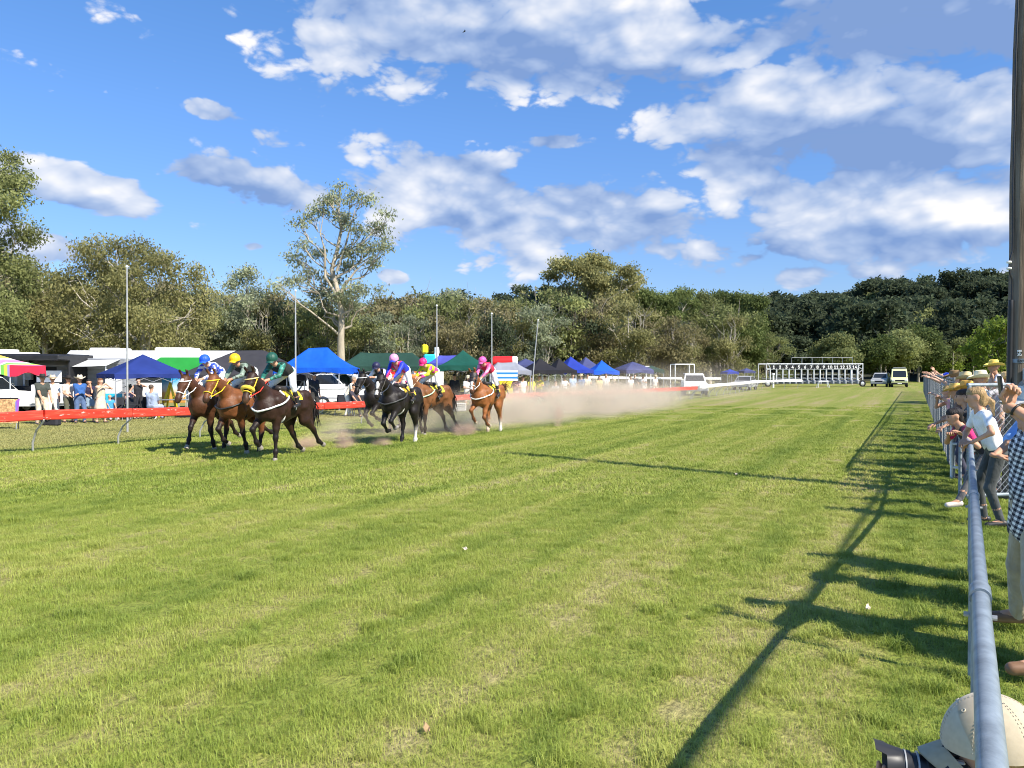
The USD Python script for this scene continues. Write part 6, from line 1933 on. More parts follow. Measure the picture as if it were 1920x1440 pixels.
far_list = [(968, 39.6, 'pink dress', (.70, .36, .36), 1), (980, 40.4, 'pale cream dress', (.74, .68, .58), 1), (996, 41.0, 'yellow top', (.75, .60, .05), 0), (1011, 41.6, 'bright yellow shirt', (.75, .62, .04), 0), (1022, 42.2, 'white dress with a dark hat', (.74, .72, .68), 2),
            (1041, 43.5, 'grey shirt', (.35, .36, .38), 0), (1058, 44.0, 'white shirt and hat', (.74, .73, .70), 2), (1074, 45.5, 'pale blue top', (.30, .42, .62), 0), (1090, 46.5, 'blue denim shirt', (.10, .18, .36), 0), (1101, 47, 'cream jacket', (.68, .60, .44), 0),
            (1124, 46.0, 'long mustard yellow dress', (.62, .46, .20), 1), (1136, 49, 'white singlet', (.75, .73, .70), 0), (1152, 50, 'dark jacket', (.05, .05, .06), 0), (1182, 50.5, 'white shirt near the grey blue gazebo', (.74, .73, .7), 0), (1190, 51.5, 'dark suit near the grey blue gazebo', (.03, .03, .035), 0),
            (1206, 52.5, 'white top by the low green gazebo', (.74, .72, .70), 1), (1228, 55, 'pale shirt by the white frames', (.6, .58, .54), 0), (928, 38.6, 'white shirt behind the chestnut', (.74, .72, .68), 0)]
for i, (px, Z, what, col, kd) in enumerate(far_list):
    J = seated(1.0) if i in (5, 12) else stand(GP.uniform(.92, 1.03), None if i % 3 else ((.26, .1, 1.2), (.22, -.12, 1.05)), GP.uniform(-.02, .08))
    far(px, Z, 'small far spectator in %s' % what if len(what.split()) > 2 else 'small far spectator wearing a %s' % what, J, GP.uniform(-.6, .6), sk=int(GP.integers(3)), top=col, legs=None if kd == 1 else [(.05, .06, .09), (.45, .40, .32), (.03, .03, .03)][i % 3],
        skirt=(col, .62) if kd == 1 else None, hat=('hat', (.07, .06, .04)) if kd == 2 else (('straw', (.62, .52, .32)) if i % 4 == 0 else None), hr=('long', (.14, .08, .04)) if kd == 1 else ('short', (.06, .045, .03)), h=.036)


# chairs, bags, ice boxes
def camp_chair(px, Z, lb, rz=0.0):
    t = thing('camp_chair', lb, 'chair', on(px, Z), -math.pi / 2 + rz)
    obj('seat', moved(rbox(-.25, .25, -.26, .26, -.015, .015, .01), (0, 0, .42), [(Y_, .08)]), 'dark_cloth', t)
    obj('backrest', moved(rbox(-.015, .015, -.26, .26, 0, .48, .01), (-.24, 0, .42), [(Y_, -.2)]), 'dark_cloth', t)
    for s in (-1, 1):
        for x0, x1 in ((-.25, .25), (.25, -.25)):
            obj('leg', tube([(x0, s * .27, 0), (x1, s * .27, .44)], .012, 4), 'grey_metal', t)
        obj('armrest', rbox(-.24, .24, s * .28 - .03, s * .28 + .03, .60, .625, .008), 'dark_cloth', t)
    return t


for px, Z, rz, lb in ((216, 29.6, .3, 'black camp chair left of the pole in front of the navy gazebo'), (238, 29.8, -.2, 'black camp chair just right of the slim pole'), (250, 30.8, 0, 'black camp chair behind the slim pole'), (268, 30.4, .2, 'black camp chair between the drinker and the gazebo leg'), (288, 30.5, 2.8, 'black camp chair under the person in pale blue'),
                      (640, 32.8, 0, 'black camp chair left of the leaning man'), (676, 32.4, .3, 'black camp chair right of the leaning man'), (690, 33, 0, 'black camp chair by the right leg of the blue marquee'), (812, 37, .2, 'dark camp chair left of the teal gazebo leg'), (842, 37.4, -.2, 'dark camp chair under the teal gazebo'), (864, 38, 0, 'dark camp chair behind the teal gazebo leg'),
                      (1032, 43, 0, 'camp chair under the black peaked gazebo'), (1082, 46, 0, 'camp chair under the navy pair'), (1150, 50, .4, 'camp chair right of the vivid blue gazebo')):
    camp_chair(px, Z, lb, rz)
t_ = thing('bag', 'dark brown bag in front of the man in grey green', 'bag', on(95, 26.6))
obj('body', rbox(-.30, .30, -.16, .16, 0, .52, .06), 'dark_cloth', t_)
obj('handle', tube([(-.14, -.165, .46), (-.10, -.19, .26), (.0, -.2, .22), (.12, -.19, .28), (.14, -.165, .46)], .014, 5), 'timber', t_)
for px, Z, c, lb in ((348, 31.2, 'black_paint', 'dark wheeled ice box beside the left horse'), (300, 32.5, 'white_plastic', 'white ice box under the right side of the navy gazebo'), (862, 36.0, 'white_plastic', 'white tray on the ground under the teal gazebo'), (1053, 42, 'white_plastic', 'white ice box under the black gazebos'), (1165, 48, 'white_plastic', 'white ice box right of the vivid blue gazebo'), (1142, 47.5, 'inf_red', 'small red ice box right of the vivid blue gazebo')):
    t = thing('ice_box', lb, 'cool box', on(px, Z))
    obj('tub', rbox(-.30, .30, -.2, .2, .03, .36, .03), c, t)
    obj('lid', rbox(-.31, .31, -.21, .21, .362, .42, .02), 'white_plastic' if c != 'black_paint' else 'black_paint', t)
    obj('handle', tube([(-.26, -.215, .30), (-.26, -.26, .34), (.26, -.26, .34), (.26, -.215, .30)], .012, 4), 'grey_metal', t)
for px, Z, lb in ((328, 31.6, 'folding table right of the navy gazebo'), (628, 33.6, 'folding table under the blue marquee'), (905, 39, 'folding table behind the chestnut horse')):
    t = thing('folding_table', lb, 'table', on(px, Z))
    obj('top', rbox(-.75, .75, -.35, .35, .72, .75, .01), 'grey_panel', t)
    for x in (-.65, .65):
        for y in (-.28, .28):
            obj('leg', tube([(x, y, 0), (x * .95, y, .72)], .016, 4), 'grey_metal', t)
# ------------------------------------------------------------ the near fence, utility pole and the crowd on the right
def rail_x(Z):
    return .806 + (Z - 1.264) * .6 if Z < 9.28 else 5.62 + (Z - 9.28) * .533


def rail_z(Z):
    return 1.24 - .24 * (Z - 1.264) / 8.02 if Z < 9.28 else 1.0


t_ = thing('pipe_fence', 'galvanised pipe rail fence running away from the camera on the right', 'fence')
zs_ = [-1.0, 2.36, 4.64, 6.92, 9.28, 11.5, 13.5]
for a, b in zip(zs_[:-1], zs_[1:]):
    n = 9
    q = np.linspace(a + .002, b - .002, n)
    obj('rail', tube([(rail_x(z), z, rail_z(z) + .004 * math.sin(z * 2.1)) for z in q], .0245, 16), 'galvanised', t_, smooth=True)
for z in zs_:
    x, h = rail_x(z), rail_z(z)
    d = unit((.6 if z < 9 else .533, 1, 0))
    s = V(d[1], -d[0], 0)
    obj('post', tube([(x, z, -.1), (x, z, h - .032)], .0245, 14), 'galvanised', t_, smooth=True)
    cl = cat_mesh([tube([(x - d[0] * .045, z - d[1] * .045, h), (x + d[0] * .045, z + d[1] * .045, h)], .031, 16), tube([(x, z, h - .10), (x, z, h - .02)], .031, 14)])
    c_ = obj('collar', tube([(x - d[0] * .055, z - d[1] * .055, h), (x + d[0] * .055, z + d[1] * .055, h)], .0300, 16), 'galvanised', t_, smooth=40)
    obj('clamp', tube([(x, z, h - .12), (x, z, h - .026)], .0305, 14), 'galvanised', t_, smooth=40)
    obj('bolt', moved(tube([(0, -.045, 0), (0, .045, 0)], .008, 6), V(x, z, h - .07), [(Z_, -math.atan2(d[0], d[1]) + math.pi / 2)]), 'grey_metal', t_)


def wires(pts_a, pts_b, h0, h1, step, r):
    """Chain link: crossing wires between two ends."""
    a, b = np.asarray(pts_a, float), np.asarray(pts_b, float)
    L = np.linalg.norm((b - a)[:2])
    H = h1 - h0
    out = []
    for k in np.arange(-H, L, step):
        for s in (1, -1):
            s0, s1 = max(k, 0), min(k + H, L)
            if s1 - s0 < .02:
                continue
            za, zb = (h0 + (s0 - k), h0 + (s1 - k)) if s > 0 else (h1 - (s0 - k), h1 - (s1 - k))
            pa, pb = a + (b - a) * s0 / L, a + (b - a) * s1 / L
            out.append(tube([(pa[0], pa[1], za), (pb[0], pb[1], zb)], r, 3, caps=False))
    return cat_mesh(out)


t_ = thing('mesh_fence', 'tall chain link mesh fence with many posts running on behind the crowd', 'fence')
f0, f1 = V(rail_x(13.66), 13.66, 0), V(rail_x(72), 72, 0)
fd = unit(f1 - f0)
L_ = np.linalg.norm(f1 - f0)
n_posts = int(L_ / 2.4)
for i in range(n_posts + 1):
    p = f0 + fd * L_ * i / n_posts
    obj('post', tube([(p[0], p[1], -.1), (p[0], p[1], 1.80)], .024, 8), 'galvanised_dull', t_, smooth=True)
for i in range(6):
    a, b = f0 + fd * L_ * i / 6, f0 + fd * L_ * (i + 1) / 6
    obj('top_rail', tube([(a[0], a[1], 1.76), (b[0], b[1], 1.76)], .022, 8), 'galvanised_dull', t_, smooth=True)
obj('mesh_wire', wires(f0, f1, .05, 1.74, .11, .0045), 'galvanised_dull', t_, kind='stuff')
t_ = thing('gate_panel', 'tall tubular gate frame with chain link beside the utility pole', 'gate')
g0, g1 = V(6.63, 11.0, 0), V(8.6, 11.35, 0)
for p in (g0, g1):
    obj('upright', tube([(p[0], p[1], .06), (p[0], p[1], 1.70)], .028, 10), 'galvanised', t_, smooth=True)
for z in (1.71, .10):
    obj('bar', tube([(g0[0] - .028, g0[1], z), (g1[0] + .028, g1[1], z)], .028, 10), 'galvanised', t_, smooth=True)
obj('mesh_wire', wires(g0, g1, .12, 1.69, .10, .005), 'grey_metal', t_, kind='stuff')
t_ = thing('barrier_end', 'short pale tubular barrier frame at the end of the mesh fence', 'barrier')
e0 = V(rail_x(13.66) - .12, 13.5, 0)
for dx, dy in ((0, 0), (.42, -.4)):
    obj('upright', tube([(e0[0] + dx, e0[1] + dy, 0), (e0[0] + dx, e0[1] + dy, 1.05)], .026, 8), 'white_plastic', t_, smooth=True)
for z in (1.05, .62, .2):
    obj('bar', tube([(e0[0], e0[1], z), (e0[0] + .42, e0[1] - .4, z)], .024, 8), 'white_plastic', t_, smooth=True)
obj('foot', moved(rbox(-.3, .3, -.05, .05, 0, .06, .02), (e0[0] + .4, e0[1] - .5, 0), [(Z_, .5)]), 'grey_metal', t_)

# utility pole
n_ = {'g': ('texture_coordinate', {}), 'm': ('mapping', {'scale': (9, 9, .5)}), 'n': ('noise_texture', {'scale': 1.6, 'detail': 7., 'roughness': .65}), 'r': ('rgb_ramp', {'ramp': [(.25, (.05, .036, .026)), (.48, (.135, .105, .078)), (.62, (.19, .155, .118)), (.8, (.30, .255, .20))]}),
      'b': ('bump', {'strength': .9, 'distance': .02}), 'p': ('principled_bsdf', {'roughness': .85, 'specular_ior_level': .2})}
MAT['weathered_pole'] = usdkit.material(stage, '/World/Looks/weathered_pole', n_, [('g.object', 'm.vector'), ('m.vector', 'n.vector'), ('n.fac', 'r.fac'), ('r.color', 'p.base_color'), ('n.fac', 'b.height'), ('b.normal', 'p.normal')], surface='p.BSDF')
PX, PY = 7.47, 11.2
t_ = thing('utility_pole', 'tall weathered timber utility pole with black cable at the right edge', 'pole', (PX, PY, 0))
zz_ = np.linspace(-.3, 9.6, 34)
ctr = np.stack([.02 * np.sin(zz_ * .9) + .010 * zz_ - .03, .02 * np.cos(zz_ * .7), zz_], 1)
rad_ = .165 - .0052 * zz_ + .004 * np.sin(zz_ * 3.1)
obj('shaft', tube(ctr, rad_, 22), 'weathered_pole', t_, smooth=True)


def on_pole(z, ang_, off):
    c = np.array([np.interp(z, zz_, ctr[:, i]) for i in range(3)])
    r = np.interp(z, zz_, rad_) + off
    return c + V(math.cos(ang_) * r, math.sin(ang_) * r, 0)


sa = math.atan2(-.35, -1)
obj('cable_guard', tube([on_pole(z, sa, .030) for z in np.linspace(1.35, 2.95, 12)], .034, 8), 'black_paint', t_, smooth=True)
cab = [on_pole(z, sa, .02) for z in np.linspace(2.9, 3.25, 4)] + [on_pole(3.32, sa, .06), on_pole(3.42, sa, .085), on_pole(3.52, sa, .075), on_pole(3.66, sa, .022)] + [on_pole(z, sa, .016) for z in np.linspace(3.85, 9.3, 18)]
obj('cable', tube(cab, .0125, 6), 'black_paint', t_, smooth=True)
for z in (3.41, 3.50):
    obj('insulator', moved(lathe([(.004, -.02), (.032, -.014), (.036, 0), (.032, .014), (.004, .02)], 12), on_pole(z, sa, .085)), 'white_plastic', t_, smooth=True)
ca = math.atan2(-1, -.48)
def plate(w, h, z, off, a0):
    return grid_mesh(lambda u, v: np.stack([np.interp(z, zz_, ctr[:, 0]) + np.cos(a0 + (u - .5) * w) * (np.interp(z, zz_, rad_) + off), np.interp(z, zz_, ctr[:, 1]) + np.sin(a0 + (u - .5) * w) * (np.interp(z, zz_, rad_) + off), z + (v - .5) * h], -1), 13, 3)
pl = obj('metal_band', plate(2.1, .058, 2.06, .004, ca), 'galvanised', t_, smooth=True)
wp = obj('white_tag', plate(.34, .085, 2.175, .005, ca - .12), 'white_paint', t_)


def wrap_text(txt, h, z, a0, off, parent, mat_):
    tx = meshkit.text_mesh(txt, h, .002, True)
    c = tx.bounds.mean(0)
    v = np.array(tx.vertices) - (c[0], c[1], 0)
    r = np.interp(z, zz_, rad_) + off
    a = a0 + v[:, 0] / r
    q = np.stack([np.interp(z, zz_, ctr[:, 0]) + np.cos(a) * (r + v[:, 2]), np.interp(z, zz_, ctr[:, 1]) + np.sin(a) * (r + v[:, 2]), z + v[:, 1]], 1)
    return obj('lettering', trimesh.Trimesh(q, tx.faces, process=False), mat_, parent)


wrap_text('ENTR', .032, 2.06, ca + .12, .006, pl, 'black_paint')
wrap_text('77', .045, 2.165, ca - .12, .008, wp, 'black_paint')
wrap_text('--', .03, 2.203, ca - .12, .008, wp, 'black_paint')
obj('bracket', rbox(-.05, .0, -.2, -.16, 1.4, 1.95, .01), 'grey_metal', t_)


def sagging(a, b, sag, n=16):
    t = np.linspace(0, 1, n)[:, None]
    return np.asarray(a, float) * (1 - t) + np.asarray(b, float) * t - V(0, 0, 1) * (4 * sag * t * (1 - t))


# power lines strung outside the picture, whose shadows cross the grass
hC = 5.6
oC = V(SUN_H[0], SUN_H[1], 0) / math.tan(SUN_EL) * hC
A0, A1 = V(-1.18, .35, 0) + oC, V(6.10, 12.5, 0) + oC
A2, A3 = V(6.3, 14.3, 0) + oC, V(21.9, 43.2, 0) + oC
Zc = V(0, 0, hC)
tag(obj('power_line', tube(np.vstack([sagging(A0 + Zc, A1 + Zc, .05), sagging(A2 + Zc, A3 + Zc, .05)]), np.r_[np.full(16, .027), np.full(16, .021)], 8), 'black_paint', smooth=True), 'overhead power line strung along the track, just out of the picture', 'cable')


# ---- hands with fingers
def hand(w, d, palm, thumb, curl=.5, s=1.0, spread=.12, thumb_in=.5):
    """Palm and five fingers: w wrist, d direction of the fingers, palm the way the palm faces, thumb the side of the thumb."""
    d, palm = unit(d), unit(palm)
    palm = unit(palm - d * (palm @ d))
    th = unit(np.asarray(thumb, float) - d * (np.asarray(thumb, float) @ d) - palm * (np.asarray(thumb, float) @ palm))
    b = [B(w - d * .02 * s, w + d * .03 * s, .026 * s, .027 * s, None, (tuple(palm), 1.35)), B(w + d * .03 * s + th * .018 * s, w + d * .082 * s + th * .026 * s, .022 * s, .018 * s, None, (tuple(palm), 1.5)),
         B(w + d * .03 * s - th * .018 * s, w + d * .076 * s - th * .026 * s, .022 * s, .018 * s, None, (tuple(palm), 1.5)), B(w + d * .04 * s, w + d * .082 * s, .022 * s, .019 * s, None, (tuple(palm), 1.5))]
    L = [.040, .045, .042, .032]
    for i in range(4):
        q = w + d * (.088 - .004 * abs(i - 1)) * s + th * (.030 - .020 * i) * s
        dd = unit(d + th * (1.5 - i) * spread)
        a = 0
        for k, f in enumerate((1, .68, .52)):
            a += curl * (.55, .9, .7)[k] * (1 + .12 * i)
            e = q + (dd * math.cos(a) + palm * math.sin(a)) * L[i] * f * s
            b.append(B(q, e, (.0098 - .0010 * k) * s, (.0090 - .0011 * k) * s))
            q = e
    q = w + d * .022 * s + th * .024 * s + palm * .008 * s
    dd = unit(d * .62 + th * .75 + palm * .25 * thumb_in)
    e = q + dd * .042 * s
    b += [B(q, e, .0135 * s, .0108 * s)]
    d2 = unit(d * .9 + th * (.35 - .5 * thumb_in) + palm * .5 * thumb_in)
    e2 = e + d2 * .032 * s
    b += [B(e, e2, .0108 * s, .0095 * s), B(e2, e2 + unit(d2 + palm * .3 * thumb_in) * .024 * s, .0095 * s, .007 * s)]
    return skin(b, .0042 * s, .009 * s)


def stretch_hand(J, k, **kw):
    dflt = dict(d=J['wr%d' % k] - J['el%d' % k], palm=(0, 0, -1), thumb=V(0, -1 if k == 0 else 1, .2))
    dflt.update(kw)
    return hand(J['wr%d' % k], s=J['s'], **dflt)


def eyes(J, t):
    M, s = frame_for(J), J['s']
    for q in (-1, 1):
        m = moved(trimesh.creation.icosphere(1, .011 * s), V(.088, q * .031, .012) * s)
        m.apply_transform(M)
        shade_mesh('eye', m, (.03, .022, .018), t, 'leather', True)
        m = moved(rbox(.086 * s, .100 * s, (q * .031 - .017) * s, (q * .031 + .017) * s, .030 * s, .036 * s, .002), (0, 0, 0))
        m.apply_transform(M)
        shade_mesh('eyebrow', m, (.08, .05, .03), t, 'hairy', False)


def near_person(label, J, world, rz, **kw):
    hs_ = kw.pop('hands_kw', ({}, {}))
    ex = [stretch_hand(J, k, **hs_[k]) for k in (0, 1)]
    kw.setdefault('h', .016)
    t = person('spectator', label, world, rz, J, kw.pop('skin_c', SKINS[0]), extra_body=ex, **kw)
    eyes(J, t)
    return t


def local(world, rz, p):
    """A world point in the frame of someone standing at world and turned by rz."""
    q = np.asarray(p, float) - np.asarray(world, float)
    c, s = math.cos(-rz), math.sin(-rz)
    return V(q[0] * c - q[1] * s, q[0] * s + q[1] * c, q[2])


WATCH = math.atan2(.42, -1.0)            # towards the running horses
# woman in the white T-shirt, leaning on the rail
w_, r_ = V(5.93, 9.32, 0), math.atan2(.25, -1)
J_ = pose(1.0, (-.02, 0, .93), .36, 0, (local(w_, r_, (5.56, 9.16, 1.05)), local(w_, r_, (5.64, 9.46, 1.05))), ((-.05, .10, .075), (.05, -.16, .075)), look=(1, -.15, -.12), elbows=((.2, .6, -.8), (.2, -.6, -.8)))
near_person('woman with a blonde ponytail in white T-shirt and grey leggings leaning on the rail', J_, w_, r_, top=(.80, .79, .80), legs=(.055, .06, .06), shoes=(.02, .02, .02), hr=('tail', (.34, .22, .10)), sleeve=.28, slim=.90, hem=.07)
# dark haired girl beyond her, foot through the fence
w_, r_ = V(6.36, 10.35, 0), math.atan2(.15, -1)
J_ = pose(.92, (-.1, 0, .80), .75, 0, (local(w_, r_, (6.02, 10.1, 1.05)), local(w_, r_, (6.05, 10.5, 1.02))), (local(w_, r_, (5.92, 10.12, .10)), (-.12, -.15, .07)), look=(1, .1, -.25), elbows=((.1, .7, -.7), (.1, -.7, -.7)))
near_person('dark haired girl bending over the rail with one tan sneaker through the fence', J_, w_, r_, top=(.022, .02, .026), legs=(.09, .09, .095), shoes=(.58, .50, .45), hr=('bun', (.016, .012, .012)), sleeve=.3, slim=.9, sleeve_col=(.62, .03, .16))
w_, r_ = V(7.20, 11.6, 0), math.atan2(.3, -1)
J_ = pose(.96, (0, 0, .9), .45, 0, (local(w_, r_, (6.5, 11.4, 1.08)), local(w_, r_, (6.55, 11.8, 1.08))), None, look=(1, 0, -.05))
near_person('person in black top and red shorts behind the dark haired girl', J_, w_, r_, top=(.025, .022, .026), legs=(.50, .06, .03), leg_len=.42, hr=('bob', (.05, .03, .02)), sleeve=.3, slim=.95)
# sky blue shirt, hand on the rail
w_, r_ = V(4.60, 6.62, 0), math.atan2(.35, -1)
hw_ = V(4.12, 6.53, 1.135)
J_ = pose(1.02, (0, 0, .95), .10, 0, (local(w_, r_, (4.3, 6.3, 1.30)), local(w_, r_, hw_)), ((.02, .13, .075), (0, -.14, .075)), look=(1, 0, -.05), elbows=((-.3, .6, -.6), (-.6, -.6, -.3)))
near_person('person in sky blue shirt and dark trousers with one hand laid on the rail', J_, w_, r_, top=(.22, .40, .74), legs=(.025, .027, .034), hr=('short', (.10, .07, .05)), sleeve=.46, slim=1.12, hem=-.02, hands_kw=({'curl': .5}, {'d': (-1, .0, -.12), 'curl': .28, 'palm': (0, 0, -1)}))
# plaid shirted man holding up a phone
n_ = {'g': ('texture_coordinate', {}), 'm': ('mapping', {'scale': (1, 1, 1), 'rotation': (.1, .25, .3)}), 's': ('separate_xyz', {}), 'k': ('math', {'math_type': 'multiply', 'value2': 29.}), 'f': ('math', {'math_type': 'fraction'}), 'l': ('math', {'math_type': 'greater_than', 'value2': .5}),
      'k2': ('math', {'math_type': 'multiply', 'value2': 29.}), 'f2': ('math', {'math_type': 'fraction'}), 'l2': ('math', {'math_type': 'greater_than', 'value2': .5}), 'ad': ('math', {'math_type': 'add'}), 'xy': ('math', {'math_type': 'multiply', 'value2': 1.0}),
      'hf': ('math', {'math_type': 'multiply', 'value2': .5}), 'r': ('rgb_ramp', {'ramp': [(0, (.022, .022, .03)), (.5, (.22, .22, .24)), (1., (.78, .77, .76))]}), 'p': ('principled_bsdf', {'roughness': .85, 'specular_ior_level': .2})}
MAT['check_cloth'] = usdkit.material(stage, '/World/Looks/check_cloth', n_, [('g.object', 'm.vector'), ('m.vector', 's.vector'), ('s.x', 'xy.value1'), ('xy.value', 'k.value1'), ('k.value', 'f.value1'), ('f.value', 'l.value1'), ('s.z', 'k2.value1'), ('k2.value', 'f2.value1'),
                                                                               ('f2.value', 'l2.value1'), ('l.value', 'ad.value1'), ('l2.value', 'ad.value2'), ('ad.value', 'hf.value1'), ('hf.value', 'r.fac'), ('r.color', 'p.base_color')], surface='p.BSDF')
w_, r_ = V(3.44, 5.0, 0), math.atan2(.35, -1)
hl_, hr_ = V(3.10, 4.74, 1.69), V(3.40, 5.05, 1.56)
J_ = pose(1.06, (-.02, 0, .99), .0, -.1, (local(w_, r_, hl_), local(w_, r_, hr_)), (local(w_, r_, (3.20, 4.56, .08)), local(w_, r_, (3.68, 5.50, .08))), look=(1, .0, -.02), elbows=((-1, .1, -.8), (-.9, -.2, -.8)))
pm = near_person('man in black and white checked shirt and beige trousers holding up a phone', J_, w_, r_, top=(.1, .1, .1), top_mat='check_cloth', legs=(.36, .30, .21), shoes=(.20, .11, .06), hat=('cap', (.55, .54, .50), (.5, .49, .46)), hr=('short', (.20, .17, .14)), sleeve=.46, slim=1.10, hem=-.10,
                 hands_kw=({'d': (-.12, .05, 1), 'palm': (-.2, .95, 0), 'thumb': (1, .2, 0), 'curl': 1.15, 'thumb_in': .9, 'spread': .03}, {'d': (-.1, -.15, 1), 'palm': (-.3, -.9, 0), 'thumb': (1, 0, 0), 'curl': 1.1, 'spread': .03}))
t_ = thing('phone', 'black phone held up by the man in the checked shirt', 'phone', (3.11, 4.83, 1.79), r_)
obj('case', moved(rbox(-.005, .005, -.038, .038, -.075, .085, .004), (0, 0, 0), [(Y_, .1)]), 'black_paint', t_)
obj('screen', moved(rbox(-.0075, -.0055, -.034, .034, -.068, .078, .0005), (0, 0, 0), [(Y_, .1)]), 'glass_dark', t_)
wt = J_['wr0'] * .82 + J_['el0'] * .18
dw = unit(J_['wr0'] - J_['el0'])
M_ = np.eye(4)
M_[:3, 2] = dw
M_[:3, 0] = unit(V(1, 0, 0) - dw * dw[0])
M_[:3, 1] = np.cross(M_[:3, 2], M_[:3, 0])
M_[:3, 3] = wt
tb_ = trimesh.creation.torus(.034, .008, 20, 8)
tb_.apply_transform(M_)
shade_mesh('wristband', tb_, (.025, .022, .02), pm, 'leather', True)

for (x, y, lb, c) in ((4.35, 5.72, 'spectator in a navy polo just outside the right edge of the photo', (.03, .05, .14)), (3.98, 4.32, 'spectator in a grey shirt beside the checked shirt man, outside the photo', (.3, .3, .32))):
    J_ = pose(1.04, (0, 0, .97), .05, 0, None, None, look=(1, 0, -.05))
    near_person(lb, J_, V(x, y, 0), WATCH, top=c, legs=BLACKC, hat=('straw', (.6, .5, .3)), hr=('short', (.1, .07, .05)), slim=1.12, h=.024)
# photographer kneeling under the rail
w_, r_ = V(1.455, 2.22, 0), math.atan2(.34, -1)
s_ = 1.0
J_ = pose(s_, (-.18, 0, .34), .30, 0, ((.26, .07, .66), (.30, -.05, .64)), ((-.42, .14, .06), (-.42, -.14, .06)), look=(1, .0, -.10), knees=(1, 0, -.15), elbows=((0, .7, -.7), (0, -.7, -.7)))
dz = .800 - J_['head'][2]
J_ = pose(s_, (-.16, 0, .34 + dz), .30, 0, ((.20, .05, .62), (.28, -.03, .61)), ((-.42, .14, .06 + min(0, dz)), (-.42, -.14, .06 + min(0, dz))), look=(1, .0, -.10), knees=(1, 0, -.15), elbows=((0, .7, -.7), (0, -.7, -.7)))
ph = near_person('photographer in a beige cap kneeling below the rail at the lower right corner', J_, w_, r_, top=(.10, .11, .13), legs=(.06, .07, .10), hr=('tail', (.42, .27, .12)), sleeve=.46, slim=.95, hands_kw=({'palm': (.2, -.2, 1), 'd': (1, -.1, .1), 'curl': .6}, {'palm': (.0, .9, .2), 'curl': .7}))
# the cap in detail
hs_ = J_['head']
toned('cap_cloth', .85, .2, sheen=.2, vary=.07, scale=60.0)
Mh = frame_for(J_)


def capped(m):
    m = m.copy()
    m.apply_transform(Mh)
    return m


def dome(u, v, r=.124):
    a, e = u * 2 * math.pi, v * math.pi / 2
    rr = r * np.cos(e * .985)
    seam = 1 - .007 * np.exp(-((np.abs(((u * 6 + .5) % 1) - .5)) / .03) ** 2) * (v < .97)
    x = rr * np.cos(a) * 1.13 * seam - .012
    y = rr * np.sin(a) * .98 * seam
    return np.stack([x, y, -.008 - .018 * np.cos(a) * (1 - v) * 0 + r * 1.22 * np.sin(e)], -1)


cp = shade_mesh('cap', capped(grid_mesh(dome, 121, 26)), (.42, .355, .25), ph, 'cap_cloth', True)
shade_mesh('peak', capped((lambda m: cat_mesh([m, moved(trimesh.Trimesh(m.vertices, m.faces[:, ::-1], process=False), (0, 0, -.005))]))(grid_mesh(lambda u, w: np.stack([.112 * np.cos((u - .5) * 2.1) + .015 + .066 * w * np.cos((u - .5) * 2.3) ** .7, (u - .5) * .205 * (1 - .12 * w), -.004 - .026 * w - .22 * (u - .5) ** 2], -1), 17, 7))), (.41, .35, .245), cp, 'cap_cloth', True)
shade_mesh('button', capped(moved(trimesh.creation.icosphere(2, .009), (-.012, 0, .144))), (.60, .52, .38), cp, 'cap_cloth', True)
st_ = []
for k in range(6):
    for off in (-.06, .06):
        for v0 in np.linspace(.06, .86, 17):
            u0 = (k + off * (1 - v0 * .4)) / 6
            a_, b_ = dome(np.array(u0), np.array(v0), .1248), dome(np.array(u0), np.array(v0 + .022), .1248)
            st_.append(tube([a_, b_], .0011, 3))
shade_mesh('stitching', capped(cat_mesh(st_)), (.50, .43, .31), cp, 'cap_cloth', True)
for k in range(6):
    c_ = dome(np.array((k + .5) / 6), np.array(.56), .1246)
    n0 = unit(c_ - V(-.012, 0, 0))
    tr0 = trimesh.creation.torus(.0052, .0016, 14, 6)
    Mx = np.eye(4)
    Mx[:3, 2] = n0
    Mx[:3, 0] = unit(np.cross((0, 0, 1), n0))
    Mx[:3, 1] = np.cross(n0, Mx[:3, 0])
    Mx[:3, 3] = c_
    tr0.apply_transform(Mx)
    shade_mesh('eyelet', capped(tr0), (.52, .45, .33), cp, 'cap_cloth', True)
tx = meshkit.text_mesh('1977', .013, .001, False)
c_ = tx.bounds.mean(0)
v_ = np.array(tx.vertices) - (c_[0], c_[1], 0)
u_ = .36 + v_[:, 0] / (2 * math.pi * .125)
vv = .20 + v_[:, 1] / (.125 * math.pi / 2)
shade_mesh('lettering', capped(trimesh.Trimesh(dome(u_, vv, .1252), tx.faces, process=False)), (.24, .20, .15), cp, 'cap_cloth', False)
lc = V(.30, .0, -.005)
t_ = thing('photo_camera', 'black camera with a long lens and flared hood held by the kneeling photographer', 'camera', w_ + V(-.045 * math.cos(r_), -.045 * math.sin(r_), J_['head'][2] - .100), r_)
hx = J_['head'][0]
obj('camera_body', rbox(hx + .10, hx + .18, -.075, .075, -.055, .05, .014), 'black_paint', t_)
obj('prism', rbox(hx + .11, hx + .18, -.035, .035, .05, .085, .012), 'black_paint', t_)
obj('lens', moved(lathe([(.002, 0), (.040, 0), (.042, .03), (.039, .034), (.039, .07), (.044, .074), (.044, .10), (.046, .104), (.046, .12), (.002, .12)], 28), (hx + .18, 0, -.005), [(Y_, math.pi / 2)]), 'black_paint', t_, smooth=30)
hood_ = lathe([(.047, .10), (.050, .12), (.064, .175), (.062, .175), (.048, .12), (.045, .10)], 32)
vh = np.array(hood_.vertices)
ah = np.arctan2(vh[:, 1], vh[:, 0])
vh[:, 2] -= np.where(vh[:, 2] > .16, .030 * (np.cos(2 * ah) < 0), 0)
